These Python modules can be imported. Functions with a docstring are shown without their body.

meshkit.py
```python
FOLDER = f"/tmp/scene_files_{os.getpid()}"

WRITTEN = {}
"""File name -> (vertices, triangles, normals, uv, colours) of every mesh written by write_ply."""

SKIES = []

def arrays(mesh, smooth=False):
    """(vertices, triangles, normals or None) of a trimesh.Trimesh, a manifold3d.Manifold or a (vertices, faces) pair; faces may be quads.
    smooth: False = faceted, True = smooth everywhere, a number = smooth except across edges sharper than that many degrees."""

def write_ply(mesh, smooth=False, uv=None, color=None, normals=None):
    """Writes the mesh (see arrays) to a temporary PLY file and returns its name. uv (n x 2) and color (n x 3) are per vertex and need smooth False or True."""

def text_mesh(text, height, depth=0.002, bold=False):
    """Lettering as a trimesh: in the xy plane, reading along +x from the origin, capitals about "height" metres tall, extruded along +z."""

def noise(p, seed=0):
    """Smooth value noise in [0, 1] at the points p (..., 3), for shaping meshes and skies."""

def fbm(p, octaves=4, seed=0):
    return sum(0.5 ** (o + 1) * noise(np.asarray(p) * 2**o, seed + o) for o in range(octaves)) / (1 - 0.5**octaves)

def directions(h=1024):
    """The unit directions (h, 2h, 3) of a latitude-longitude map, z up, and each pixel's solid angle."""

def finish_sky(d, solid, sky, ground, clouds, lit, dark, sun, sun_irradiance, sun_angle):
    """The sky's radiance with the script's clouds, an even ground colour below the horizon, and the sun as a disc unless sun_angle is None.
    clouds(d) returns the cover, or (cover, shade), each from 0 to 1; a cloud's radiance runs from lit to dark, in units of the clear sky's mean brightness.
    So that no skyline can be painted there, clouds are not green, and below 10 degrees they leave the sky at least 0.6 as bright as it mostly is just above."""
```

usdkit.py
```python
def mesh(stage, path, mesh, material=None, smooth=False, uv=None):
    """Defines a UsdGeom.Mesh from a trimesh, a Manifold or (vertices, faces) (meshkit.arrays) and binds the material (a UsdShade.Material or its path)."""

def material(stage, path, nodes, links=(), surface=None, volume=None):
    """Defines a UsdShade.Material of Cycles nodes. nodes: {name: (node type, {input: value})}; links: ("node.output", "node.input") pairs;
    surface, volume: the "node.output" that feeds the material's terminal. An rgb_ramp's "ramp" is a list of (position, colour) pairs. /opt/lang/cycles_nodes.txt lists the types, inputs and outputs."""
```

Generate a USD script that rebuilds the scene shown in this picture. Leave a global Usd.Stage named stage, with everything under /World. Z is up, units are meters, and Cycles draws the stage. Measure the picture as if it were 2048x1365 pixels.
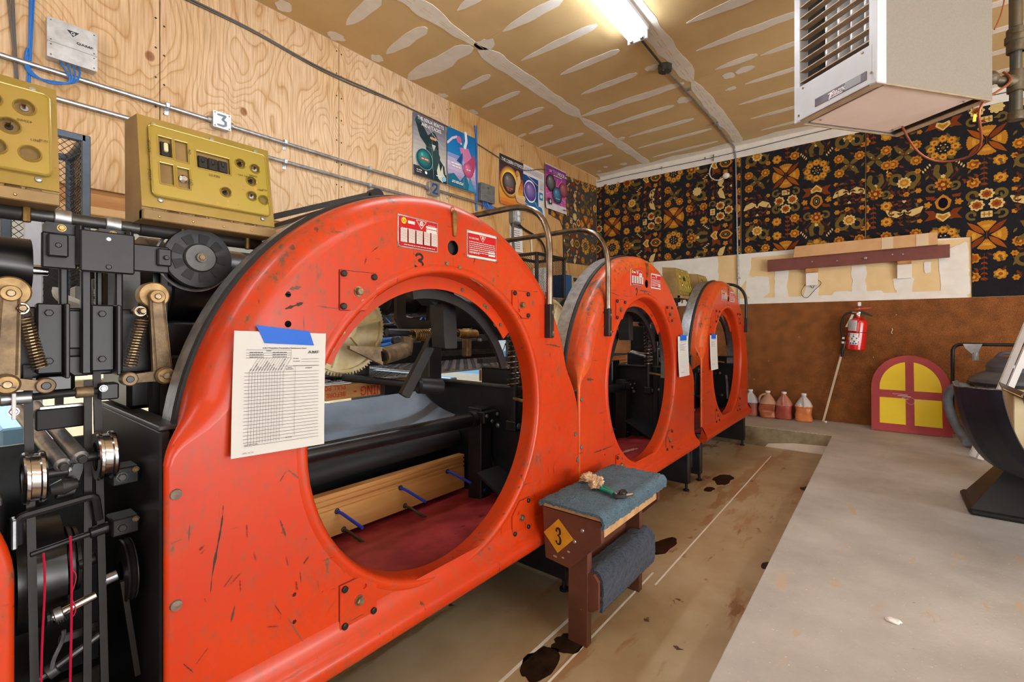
import math, random
import numpy as np, trimesh, shapely
from shapely import affinity
from shapely.geometry import Polygon, Point, LineString, box as rect
from shapely.ops import unary_union
import manifold3d as mf
import usdkit, meshkit
from pxr import Usd, UsdGeom, UsdLux, UsdShade, Gf, Sdf, Vt

stage = Usd.Stage.CreateInMemory()
UsdGeom.SetStageUpAxis(stage, UsdGeom.Tokens.z)
UsdGeom.SetStageMetersPerUnit(stage, 1.0)
UsdGeom.Xform.Define(stage, '/World'); UsdGeom.Scope.Define(stage, '/World/Looks')
random.seed(7); RNG = np.random.default_rng(7)

# ------------------------------------------------------------------ camera
FPX, YAW = 933.0, math.radians(38.72)          # x runs along the row of machines, y towards the plywood wall, eye at z = 1
cam = UsdGeom.Camera.Define(stage, '/World/camera')
fw = np.array([math.cos(YAW), math.sin(YAW), 0]); rt = np.array([math.sin(YAW), -math.cos(YAW), 0])
cam.AddTransformOp().Set(Gf.Matrix4d(*rt, 0, 0, 0, 1, 0, *(-fw), 0, 0, 0, 1.0, 1))
cam.CreateHorizontalApertureAttr(36.0); cam.CreateFocalLengthAttr(36.0 * FPX / 2048)
cam.CreateVerticalApertureOffsetAttr(-(682.5 - 657) / 2048 * 36.0)
cam.CreateClippingRangeAttr((0.02, 200.0))
cam.CreateExposureAttr(0.30)

# ------------------------------------------------------------------ lights: daylight from the open side of the workshop and through the bowling hall, plus an added ceiling fill
sky = UsdLux.DomeLight.Define(stage, '/World/daylight'); sky.CreateIntensityAttr(0.25); sky.CreateColorAttr(Gf.Vec3f(0.85, 0.93, 1.0))
def rect_light(name, pos, aim, w, h, power, color=(1, 1, 1)):
    l = UsdLux.RectLight.Define(stage, '/World/' + name)
    z = np.array(pos, float) - np.array(aim, float); z /= np.linalg.norm(z)
    x = np.cross([0, 0, 1.0] if abs(z[2]) < .99 else [0, 1.0, 0], z); x /= np.linalg.norm(x); y = np.cross(z, x)
    l.AddTransformOp().Set(Gf.Matrix4d(*x, 0, *y, 0, *z, 0, *map(float, pos), 1))
    l.CreateWidthAttr(w); l.CreateHeightAttr(h); l.CreateIntensityAttr(power); l.CreateColorAttr(Gf.Vec3f(*color))
rect_light('door_daylight', (1.2, -4.4, 1.5), (1.8, 1.0, .9), 4.0, 2.4, 2.2, (1.0, .99, .97))
rect_light('shop_daylight', (-2.9, -1.2, 1.7), (2.0, .4, 1.2), 2.6, 2.0, 2.0, (1.0, .98, .96))
rect_light('ceiling_fill', (1.6, -4.5, .35), (2.6, .6, 3.1), 4.4, 1.4, 10.0, (1.0, .98, .96))  # unseen fill light added to brighten the ceiling from below
rect_light('hall_light', (1.2, 6.5, 3.0), (1.2, 6.0, .3), 5.0, 4.0, 6.0, (.9, .96, 1.0))

# ------------------------------------------------------------------ scene tree
used, LIB = {}, {}
def uniq(parent, name):
    k = used.get((parent, name), 0); used[(parent, name)] = k + 1
    return f'{parent}/{name}' + (f'_{k:03d}' if k else '')
def tags(prim, **kw):
    for k, v in kw.items():
        if v: prim.SetCustomDataByKey(k, v)
def put(path, mesh, mat, smooth=30, loc=(0, 0, 0)):
    if isinstance(mesh, tuple) and len(mesh) == 3:                 # a flat print: points, triangles, colours
        v, f, c = mesh
        m = usdkit.mesh(stage, path, (np.asarray(v) - loc, f), MAT[mat], False)
        UsdGeom.PrimvarsAPI(m).CreatePrimvar('Cd', Sdf.ValueTypeNames.Color3fArray, 'vertex').Set(Vt.Vec3fArray.FromNumpy(np.asarray(c, np.float32)))
        return m.GetPrim()
    if hasattr(mesh, 'to_mesh'): mesh = fromman(mesh)
    v, f = np.asarray(mesh.vertices) - loc, np.asarray(mesh.faces)
    return usdkit.mesh(stage, path, trimesh.Trimesh(v, f, process=False), MAT[mat], smooth).GetPrim()
class Node:
    def __init__(s, path, loc): s.path, s.loc = path, np.array(loc, float)
    def add(s, name, mesh, mat, label=None, smooth=30, kind=None):
        p = uniq(s.path, name); tags(put(p, mesh, mat, smooth, s.loc), label=label, kind=kind)
        return Node(p, s.loc)
    def each(s, name, meshes, mat, label=None, smooth=30): return [s.add(name, m, mat, label, smooth) for m in meshes]
def thing(name, label, cat, loc=(0, 0, 0), group=None, kind=None):
    p = uniq('/World', name); x = UsdGeom.Xform.Define(stage, p)
    x.AddTranslateOp().Set(Gf.Vec3d(*map(float, loc)))
    tags(x.GetPrim(), label=label, category=cat, group=group, kind=kind)
    return Node(p, loc)
def obj(name, mesh, mat, label, cat, loc=None, group=None, kind=None, smooth=30):
    p = uniq('/World', name)
    if loc is None:
        b = mesh[0] if isinstance(mesh, tuple) else (fromman(mesh) if hasattr(mesh, 'to_mesh') else mesh).vertices
        b = np.asarray(b); loc = [*(b.min(0) + b.max(0))[:2] / 2, b[:, 2].min()]
    prim = put(p, mesh, mat, smooth, np.array(loc, float))
    UsdGeom.Xformable(prim).AddTranslateOp().Set(Gf.Vec3d(*map(float, loc)))
    tags(prim, label=label, category=cat, group=group, kind=kind)
    return Node(p, loc)
def copy_of(src, name, label, cat, offset, group=None, rotz=0):
    p = uniq('/World', name); x = UsdGeom.Xform.Define(stage, p)
    x.GetPrim().GetReferences().AddInternalReference(Sdf.Path(src.path))
    x.ClearXformOpOrder()
    t = src.loc + np.array(offset, float)
    x.GetPrim().GetAttribute('xformOp:translate').Set(Gf.Vec3d(*map(float, t)))
    ops = [UsdGeom.XformOp(x.GetPrim().GetAttribute('xformOp:translate'))]
    if rotz: ops.append(x.AddRotateZOp()); ops[-1].Set(float(rotz))
    x.SetXformOpOrder(ops)
    x.GetPrim().SetInstanceable(True)
    tags(x.GetPrim(), label=label, category=cat, group=group)
    return Node(p, t)

# ------------------------------------------------------------------ mesh helpers
A = lambda *x: np.array(x, float)
def unit(v): v = np.asarray(v, float); return v / np.linalg.norm(v)
def cat(*m): return trimesh.util.concatenate([fromman(x) if hasattr(x, 'to_mesh') else x for x in m])
def fromman(m):
    k = m.to_mesh(); return trimesh.Trimesh(k.vert_properties[:, :3], k.tri_verts, process=False)
def toman(m):
    m = trimesh.Trimesh(m.vertices, m.faces); m.merge_vertices(); return mf.Manifold(mf.Mesh(np.asarray(m.vertices, np.float32), np.asarray(m.faces, np.uint32)))
def hull(p): return fromman(mf.Manifold.hull_points(np.asarray(p, float)))
def box(x0, x1, y0, y1, z0, z1, b=.002):
    lo, hi = np.minimum([x0, y0, z0], [x1, y1, z1]), np.maximum([x0, y0, z0], [x1, y1, z1])
    b = min(b, .45 * (hi - lo).min())
    if b <= 0:
        m = trimesh.creation.box(hi - lo); m.apply_translation((lo + hi) / 2); return m
    p = []
    for k in range(3):
        o = np.full(3, b); o[k] = 0
        for c in np.ndindex(2, 2, 2): p.append(np.where(c, hi - o, lo + o))
    return hull(p)
def frame(n):
    n = unit(n); u = np.cross([0, 0, 1.0] if abs(n[2]) < .9 else [1.0, 0, 0], n); u = unit(u); return u, np.cross(n, u), n
def move(m, o, U=(1, 0, 0), W=(0, 0, 1)):
    """local x, y, z -> U, W, UxW at o"""
    U, W = unit(U), unit(W); T = np.eye(4); T[:3, 0], T[:3, 1], T[:3, 2], T[:3, 3] = U, W, np.cross(U, W), o
    m = m.copy(); m.apply_transform(T); return m
def rot(m, deg, axis, at):
    m = m.copy(); m.apply_transform(trimesh.transformations.rotation_matrix(math.radians(deg), axis, at)); return m
def lathe(prof, p=(0, 0, 0), d=(0, 0, 1), n=20):
    """prof: (radius, height) pairs along d from p"""
    u, w, d = frame(d); a = np.linspace(0, 2 * np.pi, n, endpoint=False)
    prof = [(max(r, 1e-5), h) for r, h in prof]
    v = np.concatenate([np.asarray(p) + d * h + r * (np.cos(a)[:, None] * u + np.sin(a)[:, None] * w) for r, h in prof])
    f = []
    for i in range(len(prof) - 1):
        for j in range(n):
            k = (j + 1) % n; f += [[i*n+j, i*n+k, (i+1)*n+k], [i*n+j, (i+1)*n+k, (i+1)*n+j]]
    m = trimesh.Trimesh(v, f, process=False); return m
def cyl(p, q, r, n=16, b=.0015):
    p, q = A(*p), A(*q); L = np.linalg.norm(q - p); b = min(b, r * .4, L * .4)
    return lathe([(0, 0), (r - b, 0), (r, b), (r, L - b), (r - b, L), (0, L)], p, q - p, n)
def ring(p, q, r, ri, n=24):
    p, q = A(*p), A(*q); L = np.linalg.norm(q - p)
    return lathe([(ri, 0), (r, 0), (r, L), (ri, L), (ri, 0)], p, q - p, n)
def tube(pts, r, n=8, closed=False):
    pts = np.asarray(pts, float); k = len(pts); rr = np.broadcast_to(r, k)
    t = np.gradient(pts, axis=0) if not closed else np.roll(pts, -1, 0) - np.roll(pts, 1, 0)
    t /= np.linalg.norm(t, axis=1, keepdims=True) + 1e-12
    u = frame(t[0])[0]; V = []; a = np.linspace(0, 2 * np.pi, n, endpoint=False)
    for i in range(k):
        u = unit(u - t[i] * np.dot(u, t[i])); w = np.cross(t[i], u)
        V.append(pts[i] + rr[i] * (np.cos(a)[:, None] * u + np.sin(a)[:, None] * w))
    f = []
    for i in range(k if closed else k - 1):
        for j in range(n):
            q, i2 = (j + 1) % n, (i + 1) % k
            f += [[i*n+j, i*n+q, i2*n+q], [i*n+j, i2*n+q, i2*n+j]]
    V = np.concatenate(V)
    if not closed:
        V = np.vstack([V, pts[0], pts[-1]]); c = k * n
        for j in range(n): q = (j + 1) % n; f += [[c, q, j], [c+1, (k-1)*n+j, (k-1)*n+q]]
    return trimesh.Trimesh(V, f, process=False)
def bend(pts, n=6, rad=.05):
    """round the corners of a polyline"""
    pts = [A(*p) for p in pts]; out = [pts[0]]
    for a, b, c in zip(pts, pts[1:], pts[2:]):
        r = min(rad, .49 * np.linalg.norm(a - b), .49 * np.linalg.norm(c - b)); p, q = b + unit(a - b) * r, b + unit(c - b) * r
        out += [(1-t)**2 * p + 2*t*(1-t) * b + t*t * q for t in np.linspace(0, 1, n)]
    return np.array(out + [pts[-1]])
def curve(pts, n=40):
    pts = np.asarray(pts, float)
    from scipy.interpolate import CubicSpline
    t = np.r_[0, np.cumsum(np.linalg.norm(np.diff(pts, axis=0), axis=1))]
    return CubicSpline(t, pts)(np.linspace(0, t[-1], n))
def spring(p, q, R, w, turns, n=12):
    p, q = A(*p), A(*q); u, v, d = frame(q - p); k = int(turns * n)
    a = np.linspace(0, 2 * np.pi * turns, k); h = np.linspace(0, 1, k)
    return tube(p + (q - p) * h[:, None] + R * (np.cos(a)[:, None] * u + np.sin(a)[:, None] * v), w, 5)
def bolt(p, d, r, h=None, n=6):
    d = unit(d); h = h or r * .7; p = A(*p)
    return cat(lathe([(0, 0), (r * 1.25, 0), (r * 1.25, h * .2), (0, h * .2)], p, d, 14), lathe([(0, h*.2), (r, h*.2), (r, h * .9), (r * .8, h * 1.1), (0, h*1.1)], p, d, n))
def prism(poly, o, U, W, t):
    """shapely polygon in the U-W plane through o, thickened by t along UxW"""
    parts = [trimesh.creation.extrude_polygon(g, abs(t), engine='earcut') for g in getattr(poly, 'geoms', [poly]) if g.area > 0]
    m = cat(*parts)
    if t < 0: m.apply_translation([0, 0, t])
    return move(m, o, U, W)
def tri2(g):
    if isinstance(g, tuple): return g
    V, F, n = [], [], 0
    for q in getattr(g, 'geoms', [g]):
        if q.geom_type != 'Polygon' or q.area < 1e-9: continue
        v, f = trimesh.creation.triangulate_polygon(q, engine='earcut')
        v, f = np.asarray(v)[:, :2], np.asarray(f)
        cr = np.cross(v[f[:, 1]] - v[f[:, 0]], v[f[:, 2]] - v[f[:, 0]]); f[cr < 0] = f[cr < 0][:, ::-1]
        V.append(v); F.append(f + n); n += len(v)
    return (np.vstack(V), np.vstack(F)) if V else (np.zeros((0, 2)), np.zeros((0, 3), int))
def prnt(layers, o, U, W, lift=.0004, base=.0004):
    """flat print: (shape, colour) layers stacked by a hair on the U-W plane through o"""
    U, W = unit(U), unit(W); N = np.cross(U, W); V, F, C, n = [], [], [], 0
    for i, (g, c) in enumerate(layers):
        v, f = tri2(g)
        if not len(f): continue
        V.append(np.asarray(o) + v[:, :1] * U + v[:, 1:] * W + N * (base + i * lift)); F.append(f + n); n += len(v); C.append(np.tile(c, (len(v), 1)))
    return np.vstack(V), np.vstack(F), np.vstack(C)
TX = {}
def text(s, x, y, h, bold=False, ang=0, align='l', sx=1.0, mirror=False, shear=0):
    if (s, bold) not in TX:
        m = meshkit.text_mesh(s, 1.0, .01, bold); k = m.face_normals[:, 2] > .5
        TX[(s, bold)] = (np.array(m.vertices)[:, :2], np.array(m.faces)[k])
    v, f = TX[(s, bold)]; v = v * h; v = v * [sx, 1]
    if align != 'l': v = v - [v[:, 0].max() * (.5 if align == 'c' else 1), 0]
    if shear: v = v + np.c_[v[:, 1] * shear, 0 * v[:, 1]]
    a = math.radians(ang); v = v @ np.array([[math.cos(a), math.sin(a)], [-math.sin(a), math.cos(a)]])
    return v + [x, y], f
def words(x, y, w, h, seed=0, fill=.75):
    """a line of print too small to read: short dashes of varied length"""
    r = random.Random(seed); out, at = [], x
    while at < x + w - h:
        k = min(r.uniform(1.2, 4.5) * h, x + w - at); out.append(rect(at, y, at + k, y + h * fill)); at += k + h * .6
    return shapely.MultiPolygon(out)
def disc(x, y, r, n=16, ry=None):
    a = np.linspace(0, 2 * np.pi, n, endpoint=False); return Polygon(np.c_[x + r * np.cos(a), y + (ry or r) * np.sin(a)])
def flower(x, y, r, k=8, d=.25, ph=0):
    a = np.linspace(0, 2 * np.pi, k * 4, endpoint=False); q = r * (1 - d + d * np.abs(np.cos(k * (a - ph) / 2))); return Polygon(np.c_[x + q * np.cos(a), y + q * np.sin(a)])
def leaf(x, y, L, w, ang):
    t = np.linspace(0, 1, 7); h = w / 2 * np.sin(np.pi * t ** .8); p = np.r_[np.c_[t * L, h], np.c_[t[::-1] * L, -h[::-1]][1:-1]]
    a = math.radians(ang); return Polygon(p @ np.array([[math.cos(a), math.sin(a)], [-math.sin(a), math.cos(a)]]) + [x, y])
def ribbon(pts, w): return LineString(pts).buffer(w / 2, cap_style=1, join_style=1, quad_segs=3)
def srgb(r, g, b):
    x = np.array([r, g, b]) / 255.; return tuple(np.where(x < .04045, x / 12.92, ((x + .055) / 1.055) ** 2.4))
def loft(rows, close=False):
    """rows: equal-length lists of points; quads between neighbouring rows"""
    n = len(rows[0]); v = np.vstack(rows); f = []
    R = len(rows) if close else len(rows) - 1
    for i in range(R):
        for j in range(n - 1):
            a, b = i * n + j, ((i + 1) % len(rows)) * n + j; f += [[a, a + 1, b + 1], [a, b + 1, b]]
    return trimesh.Trimesh(v, f, process=False)
X, Y, Z = A(1, 0, 0), A(0, 1, 0), A(0, 0, 1)

# ------------------------------------------------------------------ materials
MAT = {}
def mat(name, c1, c2=None, scale=6, rough=.5, metal=0, bump=0, bscale=None, stretch=(1, 1, 1), detail=5, coat=0, spec=.5, lo=.35, hi=.65, speck=None, rough2=None, trans=0, ior=1.45, sheen=0):
    n = {'geo': ('geometry', {}), 'map': ('mapping', {'scale': tuple(stretch)}), 'p': ('principled_bsdf', {'base_color': c1, 'roughness': rough, 'metallic': metal, 'coat_weight': coat, 'coat_roughness': .12, 'specular_ior_level': spec, 'transmission_weight': trans, 'ior': ior, 'sheen_weight': sheen})}
    l = [('geo.position', 'map.vector')]; last = None
    if c2 is not None:
        n['n'] = ('noise_texture', {'scale': scale, 'detail': detail, 'roughness': .6}); n['r'] = ('rgb_ramp', {'ramp': [(lo, c1), (hi, c2)]})
        l += [('map.vector', 'n.vector'), ('n.fac', 'r.fac')]; last = 'r.color'
        if rough2 is not None:
            n['rr'] = ('map_range', {'from_min': lo, 'from_max': hi, 'to_min': rough, 'to_max': rough2, 'clamp': True}); l += [('n.fac', 'rr.value'), ('rr.result', 'p.roughness')]
    for i, (sc, at, col, st) in enumerate(speck or []):             # marks: noise above a threshold takes another colour
        n[f'm{i}'] = ('mapping', {'scale': st}); n[f's{i}'] = ('noise_texture', {'scale': sc, 'detail': 6, 'roughness': .65})
        n[f't{i}'] = ('map_range', {'from_min': at, 'from_max': at + .035, 'clamp': True}); n[f'x{i}'] = ('mix', {'color1': c1, 'color2': col})
        l += [('geo.position', f'm{i}.vector'), (f'm{i}.vector', f's{i}.vector'), (f's{i}.fac', f't{i}.value'), (f't{i}.result', f'x{i}.fac')]
        if last: l.append((last, f'x{i}.color1'))
        last = f'x{i}.color'
    if last: l.append((last, 'p.base_color'))
    if bump:
        n['bn'] = ('noise_texture', {'scale': bscale or scale * 4, 'detail': 4}); n['b'] = ('bump', {'strength': min(1, bump), 'distance': .004})
        l += [('map.vector', 'bn.vector'), ('bn.fac', 'b.height'), ('b.normal', 'p.normal')]
    MAT[name] = usdkit.material(stage, '/World/Looks/' + name, n, l, surface='p.BSDF')
    return name
def worn_paint(name, base, base2, wear, pts, lift=0, scuff=srgb(96, 62, 46)):
    """enamel with chips and scrapes; pts: (place, reach, strength) of the spots that get knocked most"""
    n = {'g': ('geometry', {}), 'n0': ('noise_texture', {'scale': 2.6, 'detail': 4}), 'r0': ('rgb_ramp', {'ramp': [(.35, base), (.65, base2)]}), 'p': ('principled_bsdf', {'roughness': .38, 'coat_weight': .18, 'coat_roughness': .15, 'specular_ior_level': .35}),
         'ma': ('mapping', {'scale': (1, 1, .5)}), 'na': ('noise_texture', {'scale': 46, 'detail': 8, 'roughness': .74}), 'mb': ('mapping', {'scale': (1.6, 1, .10), 'rotation': (0, .35, 0)}), 'nb': ('noise_texture', {'scale': 30, 'detail': 4, 'roughness': .6}),
         'mc': ('mapping', {'scale': (.12, 1, 1.5), 'rotation': (0, .3, 0)}), 'nc': ('noise_texture', {'scale': 34, 'detail': 4, 'roughness': .6}), 'nd': ('noise_texture', {'scale': 150, 'detail': 2})}
    l = [('g.position', 'n0.vector'), ('n0.fac', 'r0.fac')]; acc = None
    for i, (q, r, k) in enumerate(pts):
        n[f'd{i}'] = ('vector_math', {'math_type': 'distance', 'vector2': q}); n[f'f{i}'] = ('map_range', {'range_type': 'smoothstep', 'from_min': 0, 'from_max': r, 'to_min': k * .62, 'to_max': 0, 'clamp': True}); l += [('g.position', f'd{i}.vector1'), (f'd{i}.value', f'f{i}.value')]
        if acc: n[f'a{i}'] = ('math', {'math_type': 'maximum'}); l += [(acc, f'a{i}.value1'), (f'f{i}.result', f'a{i}.value2')]; acc = f'a{i}.value'
        else: acc = f'f{i}.result'
    col = 'r0.color'
    for k, mp, th, use, c in (('a', 'ma', .66 - lift, 1, scuff), ('b', 'mb', .675 - lift, 0, srgb(92, 44, 28)), ('c', 'mc', .69 - lift, 0, srgb(80, 52, 40)), ('d', None, .80 - lift, 0, srgb(70, 36, 24))):
        l.append(('g.position', f'{mp}.vector')) if mp else None; l.append((f'{mp}.vector' if mp else 'g.position', f'n{k}.vector')); src = f'n{k}.fac'
        if use and acc: n['sum'] = ('math', {'math_type': 'add'}); l += [(src, 'sum.value1'), (acc, 'sum.value2')]; src = 'sum.value'
        n[f't{k}'] = ('map_range', {'from_min': th, 'from_max': th + .03, 'clamp': True}); n[f'x{k}'] = ('mix', {'color2': c}); l += [(src, f't{k}.value'), (f't{k}.result', f'x{k}.fac'), (col, f'x{k}.color1')]; col = f'x{k}.color'
    if acc: n['th'] = ('map_range', {'from_min': .50 - lift, 'from_max': .66 - lift, 'to_max': .42, 'clamp': True}); n['xh'] = ('mix', {'color2': srgb(120, 76, 54)}); l += [('sum.value', 'th.value'), ('th.result', 'xh.fac'), (col, 'xh.color1')]; col = 'xh.color'
    l.append((col, 'p.base_color')); MAT[name] = usdkit.material(stage, '/World/Looks/' + name, n, l, surface='p.BSDF')
worn_paint('orange_paint', srgb(184, 46, 4), srgb(194, 56, 6), 0, [((.53, 1.14, 1.15), .15, .22), ((.44, 1.12, 1.03), .12, .13), ((.80, 1.14, 1.40), .26, .14), ((1.1, 1.14, 1.42), .26, .12), ((.62, 1.15, 1.28), .2, .13), ((1.22, 1.1, .235), .10, .2), ((1.52, 1.1, .47), .09, .22), ((1.50, 1.1, .36), .06, .2), ((1.70, 1.1, .82), .05, .24), ((.62, 1.1, .42), .10, .14), ((.59, 1.1, .66), .05, .2), ((1.25, 1.1, 1.15), .09, .15), ((.30, 1.1, .60), .10, .1), ((.08, 1.1, .62), .10, .16),
    ((2.15, 1.1, .20), .12, .2), ((3.08, 1.1, .45), .12, .24), ((2.95, 1.1, .33), .12, .22), ((1.95, 1.1, .74), .08, .18), ((4.75, 1.1, .45), .15, .22), ((1.42, 1.1, .80), .05, .0)])
worn_paint('orange_rim', srgb(200, 84, 14), srgb(192, 58, 10), 0, [((1.98, 1.2, .95), .35, .10), ((2.12, 1.15, 1.22), .13, .30), ((2.05, 1.14, 1.10), .10, .26), ((2.35, 1.14, 1.37), .25, .14), ((2.0, 1.2, .80), .14, .12), ((3.9, 1.15, 1.15), .3, .14)], .02, srgb(92, 60, 40))
mat('worn_grey', srgb(120, 105, 92), srgb(84, 62, 48), 40, .55)
mat('black_metal', srgb(34, 34, 37), srgb(22, 22, 24), 9, .42, bump=.05, bscale=80, spec=.5)
mat('greasy_black', srgb(24, 24, 26), srgb(14, 14, 15), 12, .3, spec=.6)
mat('grey_metal', srgb(92, 92, 92), srgb(66, 64, 62), 14, .42, .6)
mat('chrome', srgb(200, 200, 205), None, rough=.16, metal=1)
mat('worn_steel', srgb(146, 130, 116), srgb(84, 66, 52), 22, .27, 1, lo=.45, hi=.75, stretch=(1, 1, .6))
mat('zinc', srgb(186, 190, 196), srgb(150, 152, 156), 30, .38, .85)
mat('bolt_metal', srgb(158, 138, 108), srgb(112, 96, 76), 60, .4, .8)
mat('brass', srgb(176, 146, 92), srgb(120, 92, 56), 30, .36, .85)
mat('cast_bronze', srgb(140, 118, 90), srgb(98, 82, 62), 26, .5, .55, bump=.15, bscale=220)
mat('bronze_face', srgb(164, 136, 92), srgb(120, 94, 60), 30, .45, .6)
mat('gold_zinc', srgb(142, 122, 48), srgb(160, 132, 70), 7, .36, .35, speck=[(24, .70, srgb(120, 92, 40), (1, 1, 1)), (11, .70, srgb(196, 128, 60), (1, 1, 1))])
mat('dull_gold', srgb(150, 122, 76), srgb(122, 98, 60), 7, .5, .25, speck=[(30, .70, srgb(92, 66, 40), (1, 1, 1))])
mat('nylon', srgb(226, 214, 176), srgb(196, 176, 120), 9, .45)
mat('rubber', srgb(28, 27, 28), None, rough=.6)
mat('belt_rubber', srgb(44, 40, 38), srgb(32, 30, 29), 20, .55)
mat('curtain_vinyl', srgb(136, 152, 170), srgb(116, 130, 148), 4, .42, bump=.03, bscale=160)
mat('pit_red', srgb(170, 58, 62), srgb(128, 34, 40), 8, .42, speck=[(14, .66, srgb(88, 26, 30), (1, 1, 1))])
mat('white_paint', srgb(226, 228, 230), None, rough=.45)
mat('paper', srgb(200, 198, 195), None, rough=.8)
mat('blue_tape', srgb(16, 92, 196), None, rough=.55)
mat('blue_plastic', srgb(28, 62, 190), None, rough=.35)
mat('teal_wire', srgb(40, 110, 190), None, rough=.45)
mat('grey_wire', srgb(96, 90, 84), None, rough=.6)
mat('red_wire', srgb(200, 24, 60), None, rough=.45)
mat('white_wire', srgb(226, 222, 214), None, rough=.5)
mat('copper', srgb(176, 104, 78), None, rough=.42, metal=.7)
mat('knob_black', srgb(26, 25, 25), None, rough=.35)
mat('clear_grey', srgb(150, 150, 156), srgb(120, 118, 124), 10, .2, coat=.5)
n = {'a': ('attribute', {'attribute': 'Cd'}), 'p': ('principled_bsdf', {'roughness': .55, 'specular_ior_level': .3})}
for nm, ro in (('print', .6), ('glossy_print', .3)):
    MAT[nm] = usdkit.material(stage, '/World/Looks/' + nm, {'a': ('attribute', {'attribute': 'Cd'}), 'p': ('principled_bsdf', {'roughness': ro, 'specular_ior_level': .35})}, [('a.color', 'p.base_color')], surface='p.BSDF')
MAT['carpet_print'] = usdkit.material(stage, '/World/Looks/carpet_print', {'a': ('attribute', {'attribute': 'Cd'}), 'g': ('geometry', {}), 'n': ('noise_texture', {'scale': 330, 'detail': 2}), 'm': ('mix', {'mix_type': 'multiply', 'fac': .55}), 'b': ('bump', {'strength': .7, 'distance': .004}),
    'k': ('rgb_ramp', {'ramp': [(.3, (.6, .6, .6)), (.7, (1.4, 1.4, 1.4))]}), 'p': ('principled_bsdf', {'roughness': .95, 'specular_ior_level': .1})},
    [('g.position', 'n.vector'), ('n.fac', 'k.fac'), ('a.color', 'm.color1'), ('k.color', 'm.color2'), ('m.color', 'p.base_color'), ('n.fac', 'b.height'), ('b.normal', 'p.normal')], surface='p.BSDF')
def lamp(name, col, strength): MAT[name] = usdkit.material(stage, '/World/Looks/' + name, {'e': ('emission', {'color': col, 'strength': strength})}, surface='e.emission')
lamp('tube_glow', (.88, .94, 1.0), 34.0)
# ------------------------------------------------------------------ the setting
LW, FW, CZ, PZ, EX, EY = 3.27, 6.03, 3.18, -.19, 5.27, .39      # plywood wall, far wall, ceiling, pit floor, pit edges
mat('concrete', srgb(188, 185, 180), srgb(162, 158, 152), 2.2, .62, bump=.25, bscale=90, speck=[(4, .62, srgb(184, 164, 142), (1, 2.5, 1)), (90, .64, srgb(216, 212, 204), (1, 1, 1)), (70, .66, srgb(150, 142, 132), (1, 1, 1)), (30, .70, srgb(112, 104, 96), (1, 1, 1))])
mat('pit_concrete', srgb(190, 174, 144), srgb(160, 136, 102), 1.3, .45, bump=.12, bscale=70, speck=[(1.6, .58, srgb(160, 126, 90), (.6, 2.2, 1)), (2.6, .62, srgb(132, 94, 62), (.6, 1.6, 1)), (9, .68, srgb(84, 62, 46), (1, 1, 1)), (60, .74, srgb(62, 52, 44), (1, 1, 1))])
mat('rough_concrete', srgb(168, 158, 132), srgb(116, 98, 66), 5, .85, bump=.8, bscale=40, speck=[(50, .68, srgb(214, 206, 190), (1, 1, 1))])
mat('oil', srgb(30, 22, 18), srgb(58, 42, 30), 14, .3)
mat('drywall', srgb(214, 182, 130), srgb(206, 174, 122), 4, .85)
mat('drywall_pale', srgb(228, 200, 152), srgb(220, 190, 140), 5, .85, speck=[(70, .76, srgb(90, 80, 70), (1, 1, 1))])
mat('mud', srgb(236, 228, 216), srgb(226, 218, 206), 9, .9)
mat('mud_white', srgb(232, 230, 226), srgb(222, 218, 210), 7, .9)
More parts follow.
